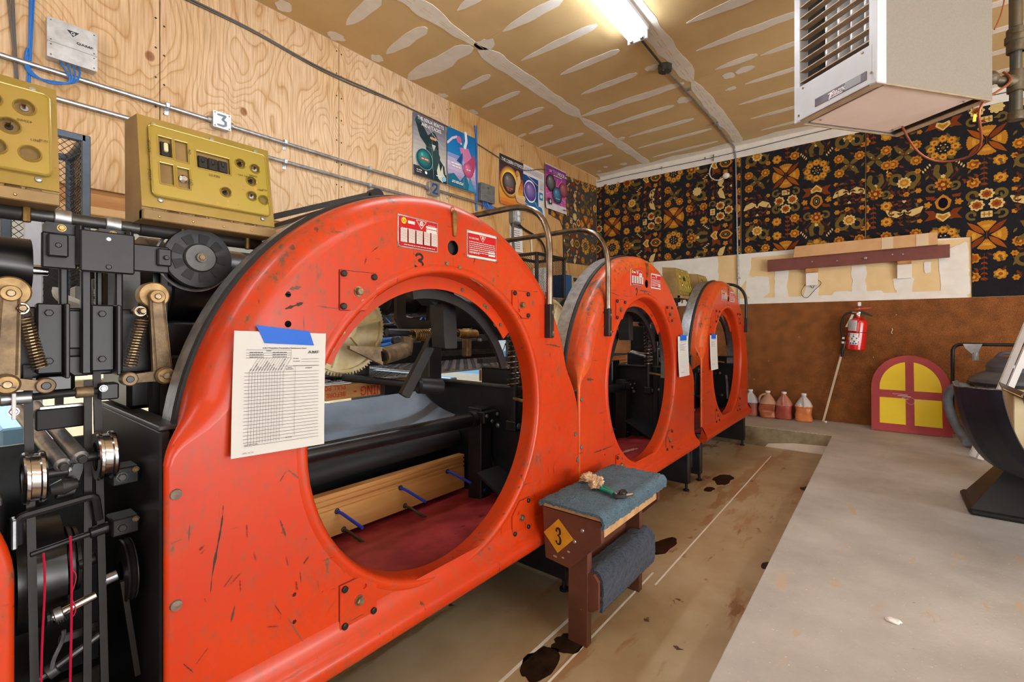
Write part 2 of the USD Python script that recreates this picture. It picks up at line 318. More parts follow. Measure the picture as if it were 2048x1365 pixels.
mat('lumber', srgb(198, 146, 84), srgb(164, 106, 52), 5, .6, stretch=(.15, 2, 2), bump=.05)
mat('pale_lumber', srgb(222, 184, 132), srgb(206, 164, 108), 5, .6, stretch=(.15, 2, 2))
def plywood(name, pale, mid, dark, rings, off, grainmix, sc):
    n = {'g': ('geometry', {}), 'm': ('mapping', {'scale': (1.0, 1, .42), 'location': off}), 'n': ('noise_texture', {'scale': sc, 'detail': 2.2, 'roughness': .42, 'distortion': .35}),
         'k': ('math', {'math_type': 'multiply', 'value2': rings}), 'f': ('math', {'math_type': 'fraction'}),
         'r': ('rgb_ramp', {'ramp': [(0, mid), (.10, pale), (.62, pale), (.86, mid), (.95, dark), (1, mid)]}),
         'm2': ('mapping', {'scale': (60, 60, 3.2)}), 'n2': ('noise_texture', {'scale': 1.6, 'detail': 4}), 'r2': ('rgb_ramp', {'ramp': [(.3, (.74, .68, .60)), (.62, (1.06, 1.05, 1.04))]}), 'x': ('mix', {'mix_type': 'multiply', 'fac': grainmix}),
         'n3': ('noise_texture', {'scale': 1.1, 'detail': 3}), 'r3': ('rgb_ramp', {'ramp': [(.38, (.92, .80, .62)), (.6, (1.05, 1.05, 1.08))]}), 'x3': ('mix', {'mix_type': 'multiply', 'fac': .8}),
         'v': ('voronoi_texture', {'scale': 2.3, 'randomness': 1}), 'mv': ('mapping', {'scale': (1, 1, .8), 'location': off}), 'kv': ('rgb_ramp', {'ramp': [(.0, (.25, .13, .07)), (.045, (.42, .26, .14)), (.06, (1, 1, 1)), (1, (1, 1, 1))]}), 'x4': ('mix', {'mix_type': 'multiply', 'fac': .85}),
         'p': ('principled_bsdf', {'roughness': .7, 'specular_ior_level': .25})}
    l = [('g.position', 'm.vector'), ('m.vector', 'n.vector'), ('n.fac', 'k.value1'), ('k.value', 'f.value1'), ('f.value', 'r.fac'), ('g.position', 'm2.vector'), ('m2.vector', 'n2.vector'), ('n2.fac', 'r2.fac'), ('r.color', 'x.color1'), ('r2.color', 'x.color2'),
         ('m.vector', 'n3.vector'), ('n3.fac', 'r3.fac'), ('x.color', 'x3.color1'), ('r3.color', 'x3.color2'), ('g.position', 'mv.vector'), ('mv.vector', 'v.vector'), ('v.distance', 'kv.fac'), ('x3.color', 'x4.color1'), ('kv.color', 'x4.color2'), ('x4.color', 'p.base_color')]
    MAT[name] = usdkit.material(stage, '/World/Looks/' + name, n, l, surface='p.BSDF')
PALE, MID, DRK = srgb(212, 184, 150), srgb(206, 158, 98), srgb(160, 106, 58)
plywood('plywood_bold', PALE, srgb(204, 172, 132), srgb(184, 148, 106), 30, (0, 0, 0), .9, 2.3)
plywood('plywood_knotty', srgb(214, 188, 158), srgb(208, 178, 142), srgb(190, 156, 116), 30, (3.1, 2, 1.3), .9, 2.6)
plywood('plywood_plain', srgb(206, 170, 118), srgb(202, 162, 108), srgb(186, 142, 88), 6, (7.7, 1, 4.2), 1.0, 1.4)

S = dict(kind='structure')
fl = thing('floor', 'grey worn concrete workshop floor raised above the machine pit', 'floor', (2, -2, 0), **S)
slab = Polygon([(-3, -4.6), (FW, -4.6), (FW, LW), (EX, LW), (EX, EY), (-3, EY)])
fl.add('slab', prism(slab, (0, 0, 0), X, Y, -.45), 'concrete', smooth=False)
# the worn lip and end wall of the pit are rougher concrete with a pale patch
fl.add('pit_end_wall', box(EX - .012, EX + .01, EY - .004, 1.5, PZ, -.006, 0), 'rough_concrete', 'rough concrete end wall of the pit')
fl.add('concrete_patch', prism(Polygon([(-.40, -.19), (-.95, -.19), (-.92, -.155), (-.7, -.12), (-.40, -.105)]), (EX - .013, 0, 0), -Y, Z, .003), 'mud', 'pale trowelled concrete patch')
pf = thing('floor', 'stained tan concrete floor of the pit under the machines', 'floor', (2, 2, PZ), **S)
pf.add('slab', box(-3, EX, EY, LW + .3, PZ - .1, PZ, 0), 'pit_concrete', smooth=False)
for x0, x1, y, w in ((-.5, 2.0, 1.005, .012), (2.1, 4.9, .83, .008), (-.5, 2.2, .88, .008)):
    pf.add('painted_line', box(x0, x1, y, y + w, PZ, PZ + .0012, 0), 'mud_white', 'thin pale painted line')
def blot(cx, cy, r, z, seed, ry=None, k=26):
    q = random.Random(seed); a = np.linspace(0, 2*np.pi, k, endpoint=False); f = np.array([1 + .45 * (meshkit.fbm(A(math.cos(t)*1.6+seed, math.sin(t)*1.6, seed)) - .5) * 2 for t in a])
    return prism(Polygon(np.c_[cx + r * f * np.cos(a), cy + (ry or r) * f * np.sin(a)]), (0, 0, z), X, Y, .0012)
for i, (x, y, r, ry) in enumerate(((1.35, .96, .10, .05), (1.50, .93, .06, .05), (1.1, .98, .08, .07), (3.9, 1.0, .16, .06), (3.6, 1.02, .06, .035), (2.25, 1.0, .16, .06), (2.5, .95, .12, .05))):
    pf.add('oil_stain', blot(x, y, r, PZ, i + 3, ry), 'oil', 'dark oil stain')
for i, (x, y, r) in enumerate(((2.62, .46, .045), (4.05, .455, .06))):
    obj('rubber_patch', blot(x, y, r, PZ, i + 30, r * .7), 'rubber', ('small torn black rubber scrap on the pit floor near the step edge', 'flat round black rubber disc lying at the far end of the pit floor')[i], 'scrap')
for i, (x, y, r, m, lab) in enumerate(((2.05, -.02, .018, 'mud_white', 'small white paper scrap on the grey concrete floor'), (1.68, -.50, .014, 'rubber', 'small dark flake on the grey concrete floor near the photo edge'), (5.86, .72, .018, 'mud_white', 'tiny white crumpled scrap in front of the jugs'), (5.93, .50, .013, 'mud_white', 'tiny white scrap at the foot of the white stick'))):
    q = trimesh.creation.icosphere(2, r); q.vertices *= [1, 1.3, .35 if i < 2 else .8]; q.vertices += .25 * r * (meshkit.noise(q.vertices / r * 2.2)[:, None] - .5) * 2; q.apply_translation([x, y, (.35 if i < 2 else .8) * r * .8]); obj('litter', q, m, lab, 'litter')

# plywood wall hung over the lanes
wl = thing('wall_left', 'plywood sheet wall above the machines', 'wall', (2, LW, 1.7), **S)
seams = [-3, -1.43, -.30, .83, 1.96, 3.11, 4.27, 5.30, FW]
for i, (a, b) in enumerate(zip(seams, seams[1:])):
    wl.add('plywood_sheet', box(a + .002, b - .002, LW, LW + .018, 1.74 if b < 3 else 1.25, CZ, .0015), ('plywood_bold', 'plywood_knotty', 'plywood_bold', 'plywood_bold', 'plywood_bold', 'plywood_plain', 'plywood_plain', 'plywood_plain')[i], smooth=False)
wl.add('backing', cat(box(-3, 3.11, LW + .018, LW + .05, 1.75, CZ, 0), box(3.11, FW, LW + .018, LW + .05, 1.25, CZ, 0)), 'rubber', 'dark backing behind the seams')
hb = wl.add('header_beam', box(-3, 3.11, LW + .03, LW + .12, 1.60, 1.745, .003), 'lumber', 'brown header beam under the plywood')
wl.add('edge_strip', box(-3, 3.11, LW + .005, LW + .03, 1.605, 1.645, .002), 'pale_lumber', 'pale strip under the header beam')
mat('nail', srgb(70, 60, 52), None, rough=.5, metal=.6)
wl.add('nail_heads', cat(*[cyl((s + o, LW - .0015, z), (s + o, LW + .002, z), .006, 8) for s in seams[2:7] for o in (-.02, .02) for z in np.arange(1.9, 3.1, .17) + random.uniform(0, .05)]), 'nail', 'rows of nail heads along the sheet edges', kind='stuff')

# drywall ceiling with its taped joints and mudded screw rows
ce = thing('ceiling', 'tan drywall ceiling with white mudded joints', 'ceiling', (2, 0, CZ), **S)
for i, (a, b) in enumerate(zip((-3, .62, 2.62, 4.19), (.62, 2.62, 4.19, FW))):
    for c, d in zip((-4.6, -1.0, .17, 1.33, 2.46), (-1.0, .17, 1.33, 2.46, LW)):
        ce.add('drywall_panel', box(a + .0008, b - .0008, c + .0008, d - .0008, CZ, CZ + .014, .001), 'drywall', smooth=False)
ce.add('roof_deck', box(-3, FW, -4.6, LW, CZ + .014, CZ + .06, 0), 'drywall')
def smear(p, q, w, seed, taper=(.35, .9), rough=.12):
    """a strip of joint compound from p to q on the ceiling (x, y), ragged and thinner at the ends"""
    p, q = A(*p), A(*q); d = unit(q - p); nn = A(-d[1], d[0]); t = np.linspace(0, 1, max(6, int(np.linalg.norm(q - p) / .045)))
    L, R = [], []
    for s in t:
        e = min(1, (s + .02) * 8) * (taper[0] + (1 - taper[0]) * min(1, s * 2.2)); e *= min(1, ((1 - s) + .04) * 8) * (taper[1] + (1 - taper[1]) * min(1, (1 - s) * 2))
        j = [1 + rough * (meshkit.noise(A(seed * 3.1, s * np.linalg.norm(q - p) * 9, k)) - .5) * 3 for k in (0, 5)]
        c = p + (q - p) * s; L.append(c + nn * w / 2 * e * j[0]); R.append(c - nn * w / 2 * e * j[1])
    return prism(Polygon(np.array(L + R[::-1])).buffer(0), (0, 0, CZ), X, -Y, .0025) if False else prism(affinity.scale(Polygon(np.array(L + R[::-1])).buffer(.002), 1, -1, origin=(0, 0)), (0, 0, CZ), X, -Y, .0025)
for y in (2.462, 1.335, .17, -1.0):
    for k, (a, b) in enumerate(((-3, 2.62), (2.62, 4.19), (4.19, FW - .05))):
        ce.add('joint_compound', smear((a, y), (b, y), (.15, .14, .11)[k], int(y * 10) + k, (.9, .9), .22), 'mud', smooth=False)
for i, (x, y0, y1) in enumerate(((2.62, 3.26, 2.5), (4.185, 2.44, 1.40), (.62, 2.44, 1.4), (2.62, 1.3, .2), (4.19, .15, -.95))):
    ce.add('joint_compound', smear((x, y0), (x, y1), .15 if x != 4.185 else .10, i + 50, (.7, .9), .2), 'mud', smooth=False)
STR = [(2.62, 2.19, 1.67, .085), (3.0, 2.31, 1.62, .075), (3.38, 2.18, 1.63, .08), (3.785, 2.21, 1.66, .08), (4.555, 2.33, 1.62, .075), (4.97, 2.28, 1.56, .07), (4.965, 2.42, 2.33, .06), (5.345, 2.34, 1.49, .06), (5.745, 2.32, 1.53, .05), (2.25, 2.29, 1.9, .08), (1.86, 2.2, 1.6, .09),
       (1.86, 3.02, 2.60, .10), (2.255, 3.09, 2.60, .10), (3.02, 3.02, 2.66, .075), (3.40, 3.11, 2.63, .07), (3.79, 3.07, 2.64, .065), (4.185, 3.12, 2.79, .075), (4.18, 3.27, 3.15, .05), (4.575, 3.28, 2.64, .07), (4.975, 3.28, 2.61, .065), (5.37, 3.28, 2.69, .05), (1.46, 3.0, 2.6, .10),
       (3.37, 1.11, .30, .10), (3.755, 1.16, .45, .085), (4.125, 1.12, .80, .075), (4.14, .78, .5, .06), (4.54, .98, .40, .07), (4.92, 1.12, .5, .075), (5.33, 1.10, .55, .06), (5.71, 1.07, .5, .055), (2.98, 1.1, .4, .09),
       (4.485, -.1, -.85, .075), (4.885, -.2, -.80, .075), (5.275, -.15, -.95, .075), (5.675, -.2, -.88, .055), (3.7, -.2, -.85, .08), (4.1, -.2, -.9, .08)]
for i, (x, a, b, w) in enumerate(STR):
    ce.add('joint_compound', smear((x + .008, a), (x - .008, b), w, i + 9), 'mud', smooth=False)
for i, (x, y, rx, ry) in enumerate(((4.30, 1.06, .055, .05), (4.29, .93, .05, .075), (4.55, 1.10, .035, .045), (4.50, 1.50, .06, .075), (3.77, 1.53, .04, .06), (1.5, 3.18, .05, .06), (1.90, 3.2, .07, .05), (2.25, 3.2, .05, .05), (3.0, 3.23, .045, .04), (3.42, 3.24, .06, .04), (5.75, 2.72, .04, .05), (5.7, 2.95, .04, .03), (5.8, 3.1, .03, .03), (2.66, 2.40, .06, .08))):
    ce.add('joint_compound', blot(x, y, rx, CZ - .0025, i + 70, ry), 'mud', smooth=False)
FRAY = [(x, y) for y in (2.462, 1.335) for x in np.arange(.9, 6, .17)]
ce.add('tape_ridge', cat(*[box(x, x + .10, y + o, y + o + .003, CZ - .0034, CZ - .002, 0) for x, y in FRAY for o in (-.012 + .006 * math.sin(x * 9), .016)]), 'drywall', 'thin torn edges of joint tape', kind='stuff')

# far wall: patched drywall, a drywall lip under the ceiling
wb = thing('wall_back', 'patched drywall end wall of the workshop', 'wall', (FW, 0, 0), **S)
wb.add('drywall', box(FW, FW + .05, -4.6, LW, -.1, CZ, 0), 'drywall_pale', smooth=False)
wb.add('drywall_lip', box(FW - .012, FW, -1.6, LW - .002, 3.03, CZ - .04, .002), 'mud_white', 'white drywall strip under the ceiling')
ce.add('ceiling_corner', loft([[A(FW - .001, -1.6 + k * .16, CZ - .06 - .01 * math.sin(k * 2.1)) for k in range(31)], [A(FW - .03, -1.6 + k * .16, CZ - .012) for k in range(31)], [A(FW - .14 - .03 * math.sin(k * 1.7), -1.6 + k * .16, CZ - .001) for k in range(31)]]), 'mud', 'taped corner between ceiling and end wall')
def patch(pts, seed, m='mud_white'):
    p = np.array(pts); c = Polygon(p).buffer(.02).buffer(-.008); L = c.length; q = []
    for s in np.linspace(0, 1, 60, endpoint=False):
        w = c.exterior.interpolate(s, normalized=True); k = meshkit.fbm(A(w.x * 14, w.y * 14, seed)) - .5; v = A(w.x - c.centroid.x, w.y - c.centroid.y); q.append(A(w.x, w.y) + unit(v) * k * .035)
    wb.add('joint_compound', prism(affinity.scale(Polygon(q).buffer(0), -1, 1, origin=(0, 0)), (FW, 0, 0), -Y, Z, .0015 + seed * .0003), m, smooth=False)
patch([(2.4, 1.87), (1.62, 1.87), (1.60, 1.28), (2.4, 1.28)], 1); patch([(1.36, 1.86), (1.24, 1.86), (1.27, 1.62), (1.36, 1.5)], 2); patch([(1.28, 1.60), (1.06, 1.58), (1.05, 1.42), (1.18, 1.30), (1.28, 1.40)], 3)
patch([(.98, 1.72), (.86, 1.72), (.88, 1.46), (.86, 1.30), (.98, 1.30)], 4); patch([(.68, 1.47), (.58, 1.47), (.57, 1.30), (.70, 1.30)], 5); patch([(.27, 1.64), (.17, 1.64), (.17, 1.33), (.27, 1.33)], 6); patch([(-.07, 1.48), (-.2, 1.48), (-.18, 1.34), (-.09, 1.34)], 7)
patch([(-.40, 1.70), (-.58, 1.80), (-.60, 1.32), (-.42, 1.32)], 8); patch([(1.4, 1.34), (-.55, 1.345), (-.6, 1.29), (1.4, 1.285)], 9); patch([(.42, 1.38), (.05, 1.37), (.02, 1.31), (.45, 1.31)], 10); patch([(1.4, 1.88), (-.58, 1.885), (-.6, 1.85), (1.4, 1.84)], 11); patch([(-.30, 1.63), (-.33, 1.63), (-.325, 1.55), (-.305, 1.55)], 12)
# the sides that the photo does not show: a closed room with an open door to the daylight
wr = thing('wall_right', 'drywall wall with a wide open doorway behind the camera', 'wall', (2, -4.6, 0), **S)
wr.add('drywall', cat(box(-3, -1.2, -4.7, -4.6, -.1, CZ, 0), box(3.6, FW, -4.7, -4.6, -.1, CZ, 0), box(-1.2, 3.6, -4.7, -4.6, 2.75, CZ, 0)), 'drywall_pale', smooth=False)
wf = thing('wall_front', 'drywall wall behind the camera with a window opening', 'wall', (-3, 0, 0), **S)
wf.add('drywall', cat(box(-3.1, -3, -4.6, -2.6, -.1, CZ, 0), box(-3.1, -3, .2, 9, -.4, CZ, 0), box(-3.1, -3, -2.6, .2, -.1, .6, 0), box(-3.1, -3, -2.6, .2, 2.75, CZ, 0)), 'drywall_pale', smooth=False)

# the lanes beyond, glimpsed under the plywood
mat('lane_wood', srgb(214, 190, 146), srgb(196, 168, 120), 3, .25, stretch=(6, .4, 1), coat=.4)
mat('lane_blue', srgb(120, 168, 206), None, rough=.4)
ln = thing('floor', 'pale polished lanes glimpsed beyond the machines', 'floor', (2, 6, .3), **S)
for k in range(-1, 5):
    c = 1.05 + 1.62 * (k - .0)
    ln.add('lane', box(c - .53, c + .53, LW + .35, 11, .30, .36, .004), 'lane_wood')
    ln.add('gutter', box(c + .55, c + .79, LW + .35, 11, .28, .30, 0), 'grey_metal')
    ln.add('lane_divider', box(c + .80, c + .90, LW + .35, 11, .30, .47, .01), 'lane_blue')
wh = thing('wall_lanes', 'pale wall and ceiling of the bowling hall', 'wall', (2, 11, 0), **S)
wh.add('hall_wall', cat(box(-3, 9, 11, 11.1, 0, 3.6, 0), box(-3, 9, LW + .05, 11, 3.5, 3.6, 0), box(9, 9.1, LW + .05, 11, 0, 3.6, 0)), 'white_paint', smooth=False)
# ------------------------------------------------------------------ on the ceiling
mat('fixture_white', srgb(226, 230, 236), None, rough=.35)
def light_fixture(x0, x1, y, label):
    t = thing('fluorescent_light', label, 'ceiling light', ((x0 + x1) / 2, y, CZ), group=None)
    a = .105
    t.add('housing', prism(Polygon([(-.085, 0), (-.085, -.03), (-.05, -.058), (.05, -.058), (.085, -.03), (.085, 0)]), (x0, y, CZ - .001), Y, Z, x1 - x0), 'fixture_white')
    t.each('end_plate', ([box(x - .008, x + .008, y - .075, y + .075, CZ - .095, CZ - .002) for x in (x0, x1)]), 'fixture_white')
    for s in (-1, 1):
        q = t.add('fluorescent_tube', cyl((x0 + .035, y + s * .038, CZ - .082), (x1 - .035, y + s * .038, CZ - .082), .0165, 14), 'tube_glow', 'glowing white tube')
        q.each('tube_cap', ([cyl((x, y + s * .038, CZ - .082), (x + d * .028, y + s * .038, CZ - .082), .0175, 14) for x, d in ((x0 + .008, 1), (x1 - .008, -1))]), 'zinc')
    return t
light_fixture(1.02, 3.22, 1.41, 'glowing two-tube fluorescent batten on the ceiling at the top of the photo')
light_fixture(-2.6, -.4, 1.41, 'two-tube fluorescent batten on the ceiling behind the camera')
light_fixture(.4, 2.6, -2.2, 'two-tube fluorescent batten over the open doorway side')
jb = thing('ceiling_junction_box', 'grey steel octagonal junction box on the ceiling beside the fluorescent light', 'junction box', (3.81, 1.43, CZ))
jb.add('box_body', lathe([(0, 0), (.058, 0), (.058, .045), (.05, .052), (0, .052)], (3.81, 1.43, CZ), -Z, 8), 'grey_metal', smooth=False)
jb.each('cover_screw', ([cyl((3.81 + d, 1.43, CZ - .052), (3.81 + d, 1.43, CZ - .056), .006, 8) for d in (-.035, .035)]), 'zinc')
tc = thing('conduit', 'thin metal conduit running along the ceiling and down the carpeted end wall', 'conduit', (5, 1.41, 1.3))
tc.add('ceiling_pipe', tube(bend([(3.22, 1.42, CZ - .03), (3.77, 1.43, CZ - .025)]), .009, 8), 'grey_metal')
tc.add('ceiling_pipe', tube(bend([(3.86, 1.43, CZ - .02), (5.0, 1.41, CZ - .012), (FW - .03, 1.41, CZ - .012), (FW - .018, 1.40, CZ - .12), (FW - .018, 1.36, 1.0)], 6, .06), .0095, 8), 'zinc')
tc.each('pipe_strap', ([box(FW - .03, FW, y - .02, y + .02, z - .008, z + .008, .002) for y, z in ((1.375, 2.2), (1.37, 1.6))] + [box(x - .008, x + .008, 1.38, 1.44, CZ - .024, CZ, .002) for x in (4.3, 5.2)]), 'zinc')
cw = thing('ceiling_wire', 'thin dark wire running along the white strip at the top of the end wall', 'wire', (FW, 1, 3.1))
cw.add('wire', tube(curve([(FW - .02, LW - .02, 3.105), (FW - .018, 2.6, 3.11), (FW - .018, 1.5, 3.10), (FW - .018, 1.0, 3.115), (FW - .018, .3, 3.13), (FW - .018, -.6, 3.11), (FW - .018, -1.4, 3.14)], 40), .0035, 5), 'rubber')
cw.each('staple', ([box(FW - .024, FW - .01, y - .006, y + .006, 3.09, 3.125, .001) for y in (2.3, 1.75, .2)]), 'zinc')

# ------------------------------------------------------------------ fixed to the plywood wall
W0 = LW - .001
mat('steel_cover', srgb(206, 208, 210), srgb(178, 180, 182), 20, .35, .35)
mat('dull_cover', srgb(132, 134, 136), srgb(112, 114, 116), 20, .45, .4)
DARK = srgb(44, 46, 50)
def tri_logo(cx, cy, h, hole=(1, 1, 1)):
    L = [(Polygon([(cx - h * .9, cy + h * .5), (cx + h * .9, cy + h * .5), (cx, cy - h * .6)]), DARK), (disc(cx, cy + .08 * h, h * .30), hole), (disc(cx, cy + .08 * h, h * .19), DARK), (ribbon([(cx + .02 * h, cy), (cx + .12 * h, cy - .32 * h)], h * .11), hole)]
    return L
def steel_box(name, label, x0, x1, z0, z1, d, m, split, logo):
    t = thing(name, label, 'box', ((x0 + x1) / 2, W0, z0))
    t.add('box_body', box(x0, x1, W0 - d, W0, z0, z1, .003), m)
    t.add('cover', box(x0 - .002, x1 + .002, W0 - d - .003, W0 - d, z0 + split + .002, z1 + .002, .001), m)
    t.add('lower_cover', box(x0 - .002, x1 + .002, W0 - d - .003, W0 - d, z0 - .002, z0 + split - .002, .001), m)
    s = [(x, z) for x in (x0 + .012, x1 - .012) for z in (z0 + .012, z0 + split - .012, z0 + split + .012, z1 - .012)]
    t.each('cover_screw', ([cyl((x, W0 - d - .006, z), (x, W0 - d, z), .0035, 6) for x, z in s]), 'bolt_metal')
    t.add('printed_logo', prnt(logo, ((x0 + x1) / 2, W0 - d - .0032, z0 + split), X, Z), 'print')
    return t
steel_box('relay_box', 'pale steel wall box with a triangle logo above the control boxes', .36, .545, 2.34, 2.535, .055, 'steel_cover', .075, tri_logo(.0, .075, .026, srgb(206, 208, 210)) + [(text('QAMF', .012, .03, .011, True, sx=1.5), DARK)])
steel_box('relay_box', 'small dull grey wall box with a triangle logo right of the creased double poster', 3.50, 3.71, 2.305, 2.485, .06, 'dull_cover', .055, tri_logo(.0, .085, .022, srgb(132, 134, 136)))
def wall_conduit(label, z, x0, x1, z1=None):
    t = thing('conduit', label, 'conduit', ((x0 + x1) / 2, W0, z)); z1 = z1 or z
    t.add('pipe', tube(bend([(x0, W0 - .02, z), (x1, W0 - .02, z1)]), .0125, 10), 'zinc')
    for x in np.arange(x0 + .32, x1, .68): t.add('pipe_strap', fromman(toman(box(x - .012, x + .012, W0 - .035, W0, z - .016, z + .016, .003)) + toman(box(x - .012, x + .012, W0 - .004, W0, z - .05, z, .001))), 'zinc')
wall_conduit('upper of the two metal conduits running along the plywood wall', 2.29, -1.5, 3.92, 2.28)
wall_conduit('lower of the two metal conduits running along the plywood wall', 2.155, -1.5, 2.7)
def stencil3(h): return [(ribbon([(-.26, .42), (.2, .42), (.02, .07), (.22, -.05), (.22, -.33), (.05, -.44), (-.26, -.42)], .17), 0)]
def digit_box(label, x, z, g, paint, plate, s=.095):
    t = thing('junction_box', label, 'junction box', (x, W0, z - s / 2))
    t.add('box_body', box(x - s/2, x + s/2, W0 - .05, W0, z - s/2, z + s/2, .006), plate)
    t.add('cover_plate', box(x - s/2 - .003, x + s/2 + .003, W0 - .053, W0 - .05, z - s/2 - .003, z + s/2 + .003, .001), plate)
    t.each('cover_screw', ([cyl((x + i * s * .42, W0 - .056, z + j * s * .42), (x + i * s * .42, W0 - .05, z + j * s * .42), .004, 8) for i in (-1, 1) for j in (-1, 1)]), 'bolt_metal')
    t.add('painted_number', prnt([(g, paint)], (x, W0 - .0532, z), X, Z), 'print', 'stencilled number')
    t.each('pipe_fitting', ([cyl((x + i * (s/2), W0 - .02, z), (x + i * (s/2 + .025), W0 - .02, z), .018, 8) for i in (-1, 1)]), 'zinc')
digit_box('square junction box with a stencilled 3 on the plywood wall conduit', 1.135, 2.29, affinity.scale(stencil3(1)[0][0], .085, .075, origin=(0, 0)), srgb(118, 128, 138), 'steel_cover')
digit_box('junction box with a blue stencilled 2 above the largest orange hood', 2.885, 2.275, affinity.scale(ribbon([(-.26, .2), (-.2, .4), (.2, .4), (.22, .12), (-.22, -.40), (.26, -.40)], .17), .11, .10, origin=(0, 0)), srgb(36, 62, 110), 'zinc', .115)

# cables on the plywood
def wires(name, label, paths, m, r=.004, cat_='cable', n=40):
    t = thing(name, label, cat_, paths[0][0]); [t.add('wire', tube(curve(p, n), r, 6), m) for p in paths]; return t
wires('cable', 'dark twin cable sagging along the top of the plywood wall', [[(-.3, W0 - .008, 3.06), (.5, W0 - .008, 3.0), (.98, W0 - .008, 2.98), (1.32, W0 - .008, 2.97), (1.75, W0 - .008, 2.93), (2.3, W0 - .008, 2.935), (2.64, W0 - .012, 2.93), (3.1, W0 - .014, 2.92), (3.45, W0 - .012, 2.89), (3.85, W0 - .012, 2.84), (4.27, W0 - .012, 2.82), (4.6, W0 - .008, 2.92), (4.72, W0 - .008, 2.95)],
    [(-.3, W0 - .008, 3.045), (.5, W0 - .008, 2.99), (.98, W0 - .008, 2.965), (1.32, W0 - .008, 2.96), (1.75, W0 - .008, 2.915), (2.3, W0 - .008, 2.92), (2.62, W0 - .008, 2.935)]], 'grey_wire', .006, n=60)
wires('cable', 'grey cables hanging down the plywood at the left photo edge', [[(.225, W0 - .01, 3.17), (.23, W0 - .01, 2.6), (.25, W0 - .012, 2.35), (.255, W0 - .01, 2.0)], [(.245, W0 - .01, 3.17), (.25, W0 - .01, 2.5), (.262, W0 - .01, 2.2)]], 'grey_wire', .006)
wires('cable', 'blue data cables hanging beside the pale steel wall box', [[(.30 + d, W0 - .01 - e, 3.17), (.305 + d, W0 - .01 - e, 2.6), (.30 + d*.6, W0 - .014, 2.33), (.29 + d, W0 - .012, 2.05)] for d, e in ((0, 0), (.012, .004), (.004, .010))], 'teal_wire', .0045)
wires('cable', 'bundle of blue cables looping out from under the pale steel wall box', [[(.41 + .02 * k, W0 - .028, 2.345), (.425 + .018 * k, W0 - .05, 2.30), (.44 + .006 * k, W0 - .05, 2.25), (.40, W0 - .04, 2.222 + .003 * k), (.34, W0 - .03, 2.225), (.295, W0 - .02, 2.30 + .02 * k)] for k in range(4)], 'teal_wire', .0045)
wires('cable', 'pale blue cables hanging beside the small dull grey box', [[(3.46 + d, W0 - .012 - d, 3.06), (3.475 + d, W0 - .014, 2.95), (3.48 + d, W0 - .014, 2.6), (3.48 + d, W0 - .012, 2.2)] for d in (0, .012)], srgb and 'teal_wire', .006)
wires('cable', 'tangle of blue cables under the small dull grey box', [[(3.55 + .03 * k, W0 - .03, 2.31), (3.56 + .035 * k, W0 - .06, 2.23), (3.62 + .03 * k, W0 - .055, 2.17 + .012 * k), (3.70 - .01 * k, W0 - .05, 2.25), (3.6 + .02 * k, W0 - .04, 2.27)] for k in range(4)], 'teal_wire', .0055)
sb = thing('switch_box', 'grey double switch box at the end of the wall conduit', 'switch box', (4.16, W0, 2.18))
sb.add('box_body', box(4.02, 4.16, W0 - .07, W0, 2.17, 2.33, .006), 'dull_cover')
sb.add('cover_plate', box(4.035, 4.145, W0 - .075, W0 - .07, 2.185, 2.315, .002), 'steel_cover')
sb.each('outlet_face', ([cyl((4.10, W0 - .079, z), (4.10, W0 - .075, z), .024, 14) for z in (2.22, 2.28)]), 'white_paint', 'white outlet face')
sb.add('cord', tube(curve([(4.05, W0 - .04, 2.18), (4.06, W0 - .04, 1.9), (4.16, W0 - .04, 1.62)]), .012, 8), 'grey_wire'); sb.add('cord', tube(curve([(4.13, W0 - .04, 2.19), (4.35, W0 - .03, 2.12), (4.62, W0 - .04, 2.02), (4.66, W0 - .04, 1.8)]), .012, 8), 'rubber')
wires('cable', 'short white cable hanging on the plywood below the purple ball poster', [[(4.42, W0 - .012, 2.1), (4.43, W0 - .014, 1.95), (4.45, W0 - .012, 1.75)]], 'white_wire', .009)

# hanging note with dark tape
def sheet(name, label, cat_, x0, x1, z0, z1, layers, y=W0 - .004, curl=.012, slant=0, m='print', group=None):
    """a paper sheet with a little curl; its print follows it"""
    t = thing(name, label, cat_, ((x0 + x1) / 2, y, z0), group=group)
    def warp(v):
        v = np.array(v); a, b = (v[:, 0] - x0) / (x1 - x0), (v[:, 2] - z0) / (z1 - z0)
        v[:, 1] -= curl * (np.clip(1 - b * 2.2, 0, 1) ** 2 + .35 * np.sin(a * 9) ** 2 * (1 - b) * .6); v[:, 2] += slant * (a - .5) * (x1 - x0); return v
    g = trimesh.creation.box([x1 - x0, .0008, z1 - z0]); g.apply_translation([(x0 + x1) / 2, y, (z0 + z1) / 2])
    g = g.subdivide().subdivide().subdivide(); g.vertices = warp(g.vertices); t.add('sheet', g, 'paper', smooth=60)
    v, f, c = prnt(layers, (x0, y - .0005, z0), X, Z, .0005, .002)
    for _ in range(4): v, f, c = subdiv(v, f, c, .05)
    t.add('print', (warp(v), f, c), m); t.warp = warp
    return t
